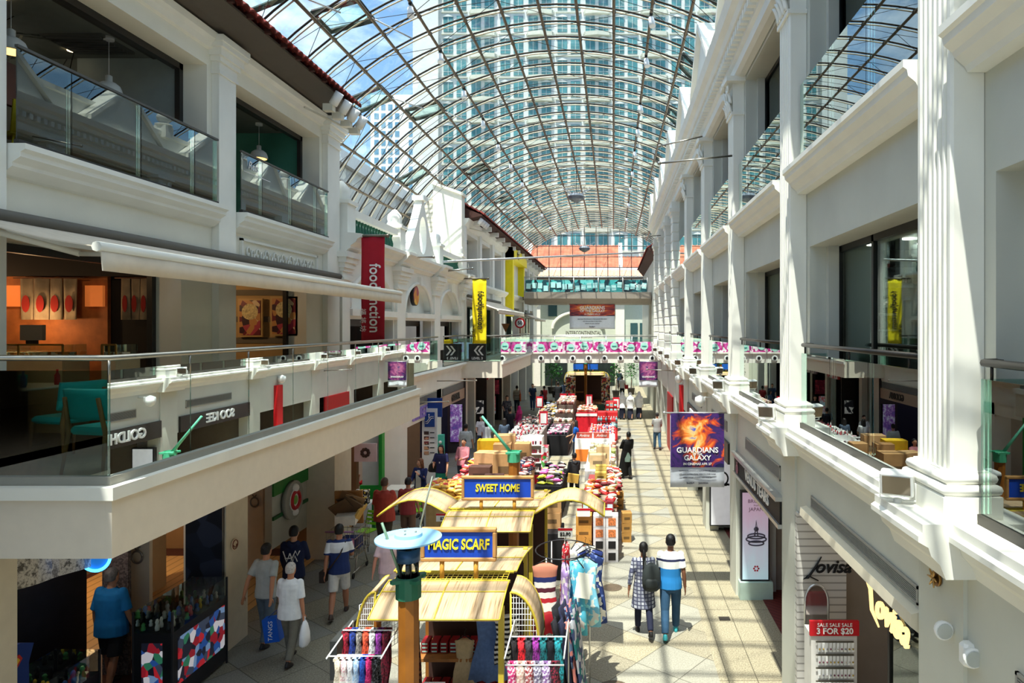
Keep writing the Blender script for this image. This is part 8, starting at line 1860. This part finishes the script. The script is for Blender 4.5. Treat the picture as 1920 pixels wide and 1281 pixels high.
for i, (x_, y_, z_, lb) in enumerate([(-3.05, 29.8, 1.1, 'red-bordered price poster on the left stalls before the black table'), (-4.0, 37, 1.0, 'red-bordered price poster on the far left stalls'), (-2.75, 37.5, 1.1, 'left one of the paired red price posters at the far stalls'), (-2.3, 37.5, 1.1, 'right one of the paired red price posters at the far stalls'), (-1.35, 38, 1.0, 'red-bordered price poster in front of the far cart'), (.15, 36.5, 1.0, 'red-bordered price poster by the far red crates')]):
    t = thing('price_poster', lb, 'sign', (x_, y_, 0)); MB().box(x_-.18, x_+.18, y_, y_+.02, z_, z_+.6).build('border', M((206, 30, 50), .5), t); MB().box(x_-.13, x_+.13, y_-.006, y_, z_+.06, z_+.5).build('sheet', mWhite, t)
    MB().tube([(x_, y_+.02, 0), (x_, y_+.02, z_)], .012, 5).build('stand', mSteel, t)
tag(MB().box(-2.42, -2.2, 22.9, 23.35, 0, 1.35).build('patterned_standee', speckle([(240, 240, 240), (220, 40, 60), (240, 240, 240), (230, 110, 130), (90, 170, 80)], 9, .5)), 'white standing panel with red and green dots beside the shelving', 'panel')
# black draped table
gtable('black draped table with small pink and white wares', -2.85, -1.9, 28.5, 31.5, .85, (16, 16, 20))
spread(-2.8, -1.95, 28.6, 31.3, .85, [('tin', (230, 200, 210), (.05, 0, .09)), ('tin', (150, 40, 90), (.045, 0, .08)), ('tin', (40, 36, 44), (.05, 0, .1)), ('gift_box', (214, 180, 190), (.12, .1, .08))], 8, 14, 1, 'small pink or white pot on the black draped table', 'pot', 'pots on the black draped table', .02, 0)
gtable('dark table of handbags and trinkets on the left stalls', -4.3, -2.9, 29.2, 33, .95, (30, 28, 30))
spread(-4.25, -2.9, 29.3, 32.8, .95, [('tin', (36, 34, 38), (.06, 0, .14)), ('gift_box', (60, 56, 60), (.2, .16, .1)), ('tin', (170, 150, 140), (.05, 0, .12)), ('gift_box', (120, 50, 60), (.16, .12, .12))], 7, 10, 2, 'dark trinket or bag on the dark table of the left stalls', 'trinket', 'trinkets on the dark table', .04, .1)
gtable('crowded table of cream figurines on the left stalls', -2.86, -1.94, 32.5, 37, .8, (120, 100, 90))
ORN = [('tin', (214, 190, 160), (.06, 0, .16)), ('tin', (190, 140, 120), (.055, 0, .18)), ('tin', (236, 226, 210), (.06, 0, .15)), ('tin', (120, 60, 60), (.05, 0, .16)), ('tin', (110, 120, 90), (.05, 0, .15))]
for k, lb in enumerate(('', 'stepped riser in the middle of the crowded figurine table', 'topmost stepped riser of the crowded figurine table')):
    z_ = .8+.35*k
    if k: tag(MB().box(-2.84+.02*k, -1.96-.02*k, 32.55+.6*k, 36.9, z_-.35, z_-.002).build('display_step', M((90, 76, 70), .8)), lb, 'riser')
    spread(-2.82, -1.98, 32.6+.6*k, 33.15+.6*k if k < 2 else 36.8, z_, ORN, 7, 4 if k < 2 else 14, 1, 'small cream or brown ornament on the crowded figurine display', 'ornament', 'ornaments on the figurine display', .02, .03)
gtable('pale table of washed scarves on the far left stalls', -3.9, -2.9, 34, 41, .85, (170, 160, 150))
spread(-3.85, -2.95, 34.1, 40.8, .85, [('packet', (200, 190, 170), PK), ('packet', (110, 140, 170), PK), ('packet', (220, 180, 90), PK), ('packet', (60, 56, 60), PK)], 4, 16, 2, 'folded cloth on the pale far left table', 'folded cloth', 'folded cloths on the far left table', .05, .2)
# ---- right-hand row
gtable('long goods table at the front of the right-hand row', -.75, .1, 16.0, 21.2, .8, (150, 60, 60))
# white windowed gift crates at the front
for c_ in range(2):
    for r_ in range(4):
        x_ = -.32+c_*.29; z_ = .0+r_*.265
        t = thing('gift_crate', 'white windowed box in the front stack, %s column, %s row from the floor' % (('left', 'right')[c_], ORD[r_]), 'box', (x_, 15.7, z_))
        b = MB(); b.box(x_-.14, x_+.14, 15.62, 15.95, z_, z_+.26); b.build('box_body', M((226, 222, 224), .5), t)
        MB().box(x_-.085, x_+.085, 15.61, 15.62, z_+.045, z_+.215).build('window', M((24, 20, 24) if r_ < 2 else (206, 120, 70), .3, noise=.5 if r_ > 1 else .04, ns=30), t)
for r_ in range(4): clone(proto('carton', (206, 150, 70), (.36, .35, .26)), (-.68, 15.85, r_*.262), (0, 0, 0), 'orange-brown carton in the front stack beside the white boxes, %s from the floor' % ORD[r_], 'carton')
for (x_, z_, lb) in ((-.68, 1.05, 'white and red price card on top of the orange-brown cartons'), (-.18, 1.06, 'white and red price card on top of the white windowed boxes')):
    t = thing('price_card', lb, 'card', (x_, 15.8, z_)); MB().box(x_-.15, x_+.15, 15.6, 15.61, z_, z_+.19).build('card', mWhite, t); MB().box(x_-.15, x_+.15, 15.596, 15.6, z_+.14, z_+.19).build('red_strip', M((200, 26, 40), .5), t); MB().box(x_-.02, x_+.02, 15.61, 15.7, z_, z_+.03).build('foot', mSteel, t)
t = thing('shopping_basket', 'stack of red and pink shopping baskets on the floor by the orange-brown cartons', 'basket', (-.66, 15.35, 0))
for k in range(4): b = MB(); b.loft([[(-.66+sx*(.15+.015*q), 15.35+sy*(.11+.01*q), .06*k+.02+q*.0+.22*q) for sx, sy in ((-1, -1), (1, -1), (1, 1), (-1, 1))] for q in (0, 1)]); b.build('basket', M((206, 30, 44) if k < 3 else (226, 50, 110), .4), t)
for (x_, y_, n, lb) in ((.33, 17.2, 3, 'brown carton stacked on the floor right of the goods table'), (.18, 20.3, 2, 'brown carton stacked against the far side of the goods table')):
    for r_ in range(n): clone(proto('carton', (176, 130, 66), (.24, .3, .24)), (x_, y_, r_*.242), (0, 0, .05*r_), lb+', %s from the floor' % ORD[r_], 'carton')
for r_ in range(2): clone(proto('carton', CB[0], (.4, .35, .34)), (-1.35, 15.0, 1.0+r_*.345), (0, 0, .1*r_), 'tan carton on the table edge right of the sweet home cart, %s of two' % ('lower', 'upper')[r_], 'carton')
gtable('small black table carrying tan cartons right of the sweet home cart', -1.65, -1.1, 14.5, 15.3, 1.0, (24, 22, 26))
gtable('black table with pink and yellow bags in the middle aisle', -2.2, -1.45, 19.2, 21.6, .9, (20, 20, 24))
spread(-2.15, -1.5, 19.3, 21.4, .9, [('packet', (190, 200, 60), PK), ('packet', (210, 90, 160), PK), ('packet', (30, 30, 34), PK), ('packet', (220, 214, 214), PK)], 3, 7, 3, 'pink, yellow or black soft bag on the black middle-aisle table', 'bag', 'soft bags on the middle table', .04, .3)
K1_ = [('packet', (190, 40, 40), PK), ('packet', (226, 120, 50), PK), ('packet', (240, 214, 160), PK), ('packet', (120, 24, 34), PK), ('packet', (236, 236, 220), PK)]
spread(-.7, .05, 16.2, 18.4, 1.05, K1_, 4, 7, 3, 'red, orange or cream snack packet on the front table of the right-hand row', 'packet', 'packets on the front right table', .04, .35)
tag(MB().box(-.74, .08, 16.1, 18.5, .8, 1.05).build('display_riser', M((150, 130, 110), .7)), 'riser under the snack packets on the front right table', 'riser')
for i in range(4): clone(proto('gift_box', (130, 24, 40), (.17, .12, .24)), (-.65+i*.19, 16.05, 1.06), (0, 0, 0), 'dark red festive box standing at the front of the right table, %s from the left' % ORD[i], 'box')
spread(-.2, .2, 18.6, 21, .8, K1_, 2, 9, 4, 'orange and red packet piled on the right edge of the goods table', 'packet', 'packets on the right edge', .04, .4)
for i in range(3):
    for r_ in range(3): clone(proto('carton', (206, 170, 80), (.3, .3, .2)), (-.35, 18.7+i*.45, .8+r_*.205), (0, 0, .04*i), 'yellow-brown carton mid goods table, %s row, %s layer' % (('nearest', 'middle', 'farthest')[i], ('bottom', 'middle', 'top')[r_]), 'carton')
for i in range(4):
    for r_ in range(2): clone(proto('bottle', (236, 226, 200), (.045, 0, .3)), (-.68+(i % 2)*.1, 18.7+(i//2)*.16+r_*.34, .8), (0, 0, 0), 'white bottle among those standing on the left of the goods table', 'bottle', 'white bottles on the goods table')
gtable('goods table with plastic tubs in the right-hand row', -.9, .1, 21.5, 25.4, .85, (206, 200, 196))
spread(-.1, .1, 21.6, 25, .85, [('tin', (226, 214, 190), (.07, 0, .12)), ('tin', (160, 170, 90), (.07, 0, .12)), ('tin', (200, 120, 110), (.07, 0, .12))], 1, 18, 3, 'round clear tub piled on the right of the tubs table', 'tub', 'tubs on the tubs table', .02, .2)
spread(-.85, -.15, 23.4, 25.2, .85, [('tin', (230, 224, 210), (.07, 0, .1)), ('tin', (170, 180, 120), (.07, 0, .1)), ('tin', (206, 190, 160), (.07, 0, .1))], 4, 8, 3, 'round clear tub piled on the tubs table', 'tub', 'tubs on the middle of the tubs table', .02, .2)
for i, (x_, y_, s_) in enumerate([(-.5, 21.9, (.5, .4, .45)), (-.35, 22.6, (.4, .4, .6)), (-.65, 22.9, (.35, .3, .35))]): clone(proto('carton', (222, 190, 140), s_), (x_, y_, .85), (0, 0, .1*i), '%s pale carton at the near end of the tubs table' % ('front', 'tall middle', 'small rear')[i], 'carton')
# white counter with rounded red-brown headers
gtable('white skincare counter with red-brown name plates', -1.45, .05, 25.8, 27.0, 1.15, (246, 244, 242))
tag(MB().box(-1.43, -.7, 25.76, 25.79, .3, .75).build('orange_band', M((240, 130, 50), .5)), 'orange printed band on the front of the white skincare counter', 'print')
for i, x_ in enumerate((-1.1, -.45)):
    t = thing('name_plate', '%s red-brown Avene name plate on the white counter' % ('left' if i == 0 else 'right'), 'sign', (x_, 25.9, 1.15)); MB().bbox(x_-.3, x_+.3, 25.88, 25.93, 1.15, 1.38, .02).build('plate', M((190, 80, 64), .5), t); b = MB(); b.text('Avène', (x_, 25.87, 1.26), .15, depth=.01, shear=.2); b.build('lettering', mWhite, t)
gtable('table of white and coloured bottles behind the skincare counter', -1.1, .1, 27.2, 30.5, .9, (214, 40, 50))
spread(-1.0, .05, 27.3, 30.3, .9, [('bottle', (240, 236, 236), (.045, 0, .24)), ('bottle', (60, 110, 200), (.045, 0, .22)), ('bottle', (240, 130, 150), (.045, 0, .22)), ('gift_box', (236, 230, 230), (.12, .1, .16)), ('bottle', (240, 150, 60), (.04, 0, .2)), ('gift_box', (206, 40, 50), (.14, .1, .18))], 8, 12, 1, 'bottle or box on the table behind the skincare counter', 'bottle', 'bottles behind the skincare counter', .02, .0)
def crate_block(label, x0, x1, y, z0, z1, c1, nx, nz, kind, c2, grp):
    bk = MB().box(x0, x1, y+.12, y+.8, 0, z1); pt = .262 if kind == 'bottle' else (z1-z0)/nz
    for r_ in range(nz): bk.box(x0, x1, y-.02, y+.13, z0+pt*r_-.02, z0+pt*r_)
    bk.box(x0, x1, y-.02, y+.13, 0, z0); t = tag(bk.build('display_block', M(c1, .6)), label, 'display block')
    for i in range(nx):
        for r_ in range(nz): clone(proto(kind, random.choice(c2), (.055, 0, .26) if kind == 'bottle' else ((x1-x0)/nx*.9, .1, (z1-z0)/nz*.9)), (x0+(x1-x0)*(i+.5)/nx, y+.05, z0+pt*r_), (0, 0, 0), grp, 'bottle' if kind == 'bottle' else 'box', grp)
crate_block('red block behind the pale blue bottles in the right-hand row', -.1, .55-.45, 31.2, .5, 1.1, (200, 40, 44), 3, 2, 'bottle', [(130, 190, 200), (170, 210, 214)], 'pale blue bottle standing in rows on the right-hand stalls')
crate_block('red stepped block with pale blue bottles at the right edge', -.75, .2, 32.4, .6, 1.3, (206, 40, 44), 8, 2, 'bottle', [(130, 190, 200), (206, 60, 60), (190, 214, 214)], 'pale blue or red-capped bottle in rows at the right edge of the stalls')
crate_block('red crate wall at the far end of the right-hand row', -.4, .2, 35.0, .3, 1.5, (200, 30, 40), 3, 5, 'gift_box', [(206, 34, 44), (226, 60, 50), (190, 24, 34), (236, 140, 120)], 'red packed box in the crate wall at the far end of the right-hand row')
gtable('red draped table in the far right-hand row', -1.9, -.85, 34.8, 37.5, .95, (206, 20, 40))
tag(MB().box(-1.92, -.83, 34.77, 34.79, .82, .95).build('white_valance', mWhite), 'white valance along the front of the red draped table', 'cloth')
spread(-1.85, -.9, 35.2, 37.3, .95, [('packet', (226, 200, 150), PK), ('tin', (236, 220, 200), (.06, 0, .12)), ('packet', (206, 90, 60), PK), ('packet', (240, 236, 226), PK)], 5, 8, 2, 'cream or orange item on the red draped table', 'packet', 'goods on the red draped table', .03, .2)
spread(-.75, .1, 31.2, 32.2, .0, [('gift_box', (196, 40, 44), (.26, .2, .2))], 3, 3, 4, 'red box stacked on the floor of the right-hand row', 'box', 'red floor boxes', .01, 0)
for (x_, y_, lb) in ((-3.1, 41.4, 'left dark green storage trunk before the far cart'), (-.9, 41, 'right dark green storage trunk before the far cart')):
    b = MB(); b.bbox(x_-.35, x_+.35, y_-.2, y_+.2, 0, .7, .03); tag(b.build('trunk', M((20, 70, 56), .5)), lb, 'trunk')
for (x0, x1, lb) in ((-3.0, -2.4, 'left wire stand of small red and white goods beside the far cart'), (-.75, -.2, 'right wire stand of small coloured goods beside the far cart')):
    t = thing('goods_stand', lb, 'stand', ((x0+x1)/2, 43, 0)); b = MB(); b.box(x0, x1, 42.9, 43.3, 0, 2.2); b.build('stocked_panel', speckle([(200, 60, 60), (236, 226, 214), (60, 70, 60), (214, 180, 120), (90, 40, 50)], 9, .6), t)
# things at the front bottom
t = thing('counter_display', 'black countertop stand with an oval red badge in front of the scarf cart', 'display stand', (-1.95, 6.9, 0))
b = MB(); b.box(-2.25, -1.6, 6.85, 7.15, 0, 1.0); b.build('counter', M((26, 24, 26), .4), t)
b = MB(); b.lathe([(.1, -.01), (.1, .01)], (-1.78, 6.8, 1.28), 20, ax='Y', sy=1.5); b.build('badge', M((30, 26, 30), .4), t); b = MB(); b.lathe([(.07, -.016), (.07, -.01)], (-1.78, 6.8, 1.28), 20, ax='Y', sy=1.5); b.build('badge_face', M((200, 60, 50), .4, noise=.4, ns=12), t)
b = MB(); b.tube([(-1.78-.11*math.cos(k*math.pi/12), 6.8, 1.28+.165*math.sin(k*math.pi/12)) for k in range(25)], .009, 5); b.tube([(-1.78, 6.82, 1.0), (-1.78, 6.82, 1.12)], .012, 5); b.build('badge_rim', M((206, 170, 80), .4, .5), t)
t = thing('table_screen', 'white-framed screen standing on the scarf cart counter', 'screen', (-2.0, 7.6, .9)); MB().box(-2.12, -1.88, 7.6, 7.64, 1.1, 1.42).build('frame', mWhite, t); MB().box(-2.09, -1.91, 7.59, 7.6, 1.14, 1.39).build('display', M((30, 34, 36), .2), t); MB().box(-2.04, -1.96, 7.6, 7.7, .95, 1.1).build('stand', mWhite, t)
t = thing('display_counter', 'dark wooden counter inside the scarf cart', 'counter', (-2.0, 7.7, 0)); MB().box(-2.45, -1.5, 7.5, 7.85, .05, .95).build('base', mWoodD, t)
t = thing('curved_fitting', 'curved clear plastic sheets at the lower left of the lamp post', 'display', (-2.25, 6.7, .9))
for k in range(2): b = MB(); b.sheet([[(-2.42+.2*math.sin(a)+.03*k, 6.7+.12*j, 1.15+.32*(1-math.cos(a))+0*k) for j in range(3)] for a in [q*.16 for q in range(10)]], .006); b.build('sheet', glass((.85, .88, .88), 1.4), t)
b = MB(); b.box(-2.46, -2.3, 6.7, 6.94, 0, 1.14); b.build('base', mBlack, t)
t = thing('grid_panel', 'white wire grid panel leaning behind the left scarves', 'rack', (-2.95, 8.4, 0)); b = MB(); wire_grid(b, (-3.05, 8.2, 1.3), (.35, .9, 0), (0, 0, 1), .9, .75, .06, .004); b.tube([(-3.05, 8.2, 0), (-3.05, 8.2, 1.4)], .01, 5); b.tube([(-2.75, 9.0, 0), (-2.75, 9.0, 1.4)], .01, 5); b.build('wire', mWhite, t)
t = thing('light_sign', 'grey glass-topped sign box on the left of the scarf cart', 'sign', (-3.2, 8.5, 0)); b = MB(); b.box(-3.28, -3.2, 7.9, 8.9, 1.3, 1.75); b.build('panel', M((60, 62, 62), .3, noise=.2), t); b = MB(); b.tube([(-3.24, 8.0, 0), (-3.24, 8.0, 1.3)], .02, 6); b.tube([(-3.24, 8.8, 0), (-3.24, 8.8, 1.3)], .02, 6); b.build('legs', mSteel, t)
for (x_, y_, r_, lb) in ((-.02, 14.1, .2, 'round manhole cover on the paving left of the walking couple'), (.0, 10.15, .25, 'round dark cover at the bottom of the sunny walk')):
    b = MB(); b.lathe([(r_, .0), (r_, .008)], (x_, y_, .0), 24); tag(b.build('manhole_cover', M((92, 78, 62), .6, noise=.2, ns=20)), lb, 'cover')
for (x_, y_, lb) in ((2.05, 12.6, 'small dark floor grating on the border paving near the light box'),): tag(MB().box(x_-.1, x_+.1, y_-.08, y_+.08, 0, .008).build('floor_grating', M((60, 54, 46), .6)), lb, 'grating')
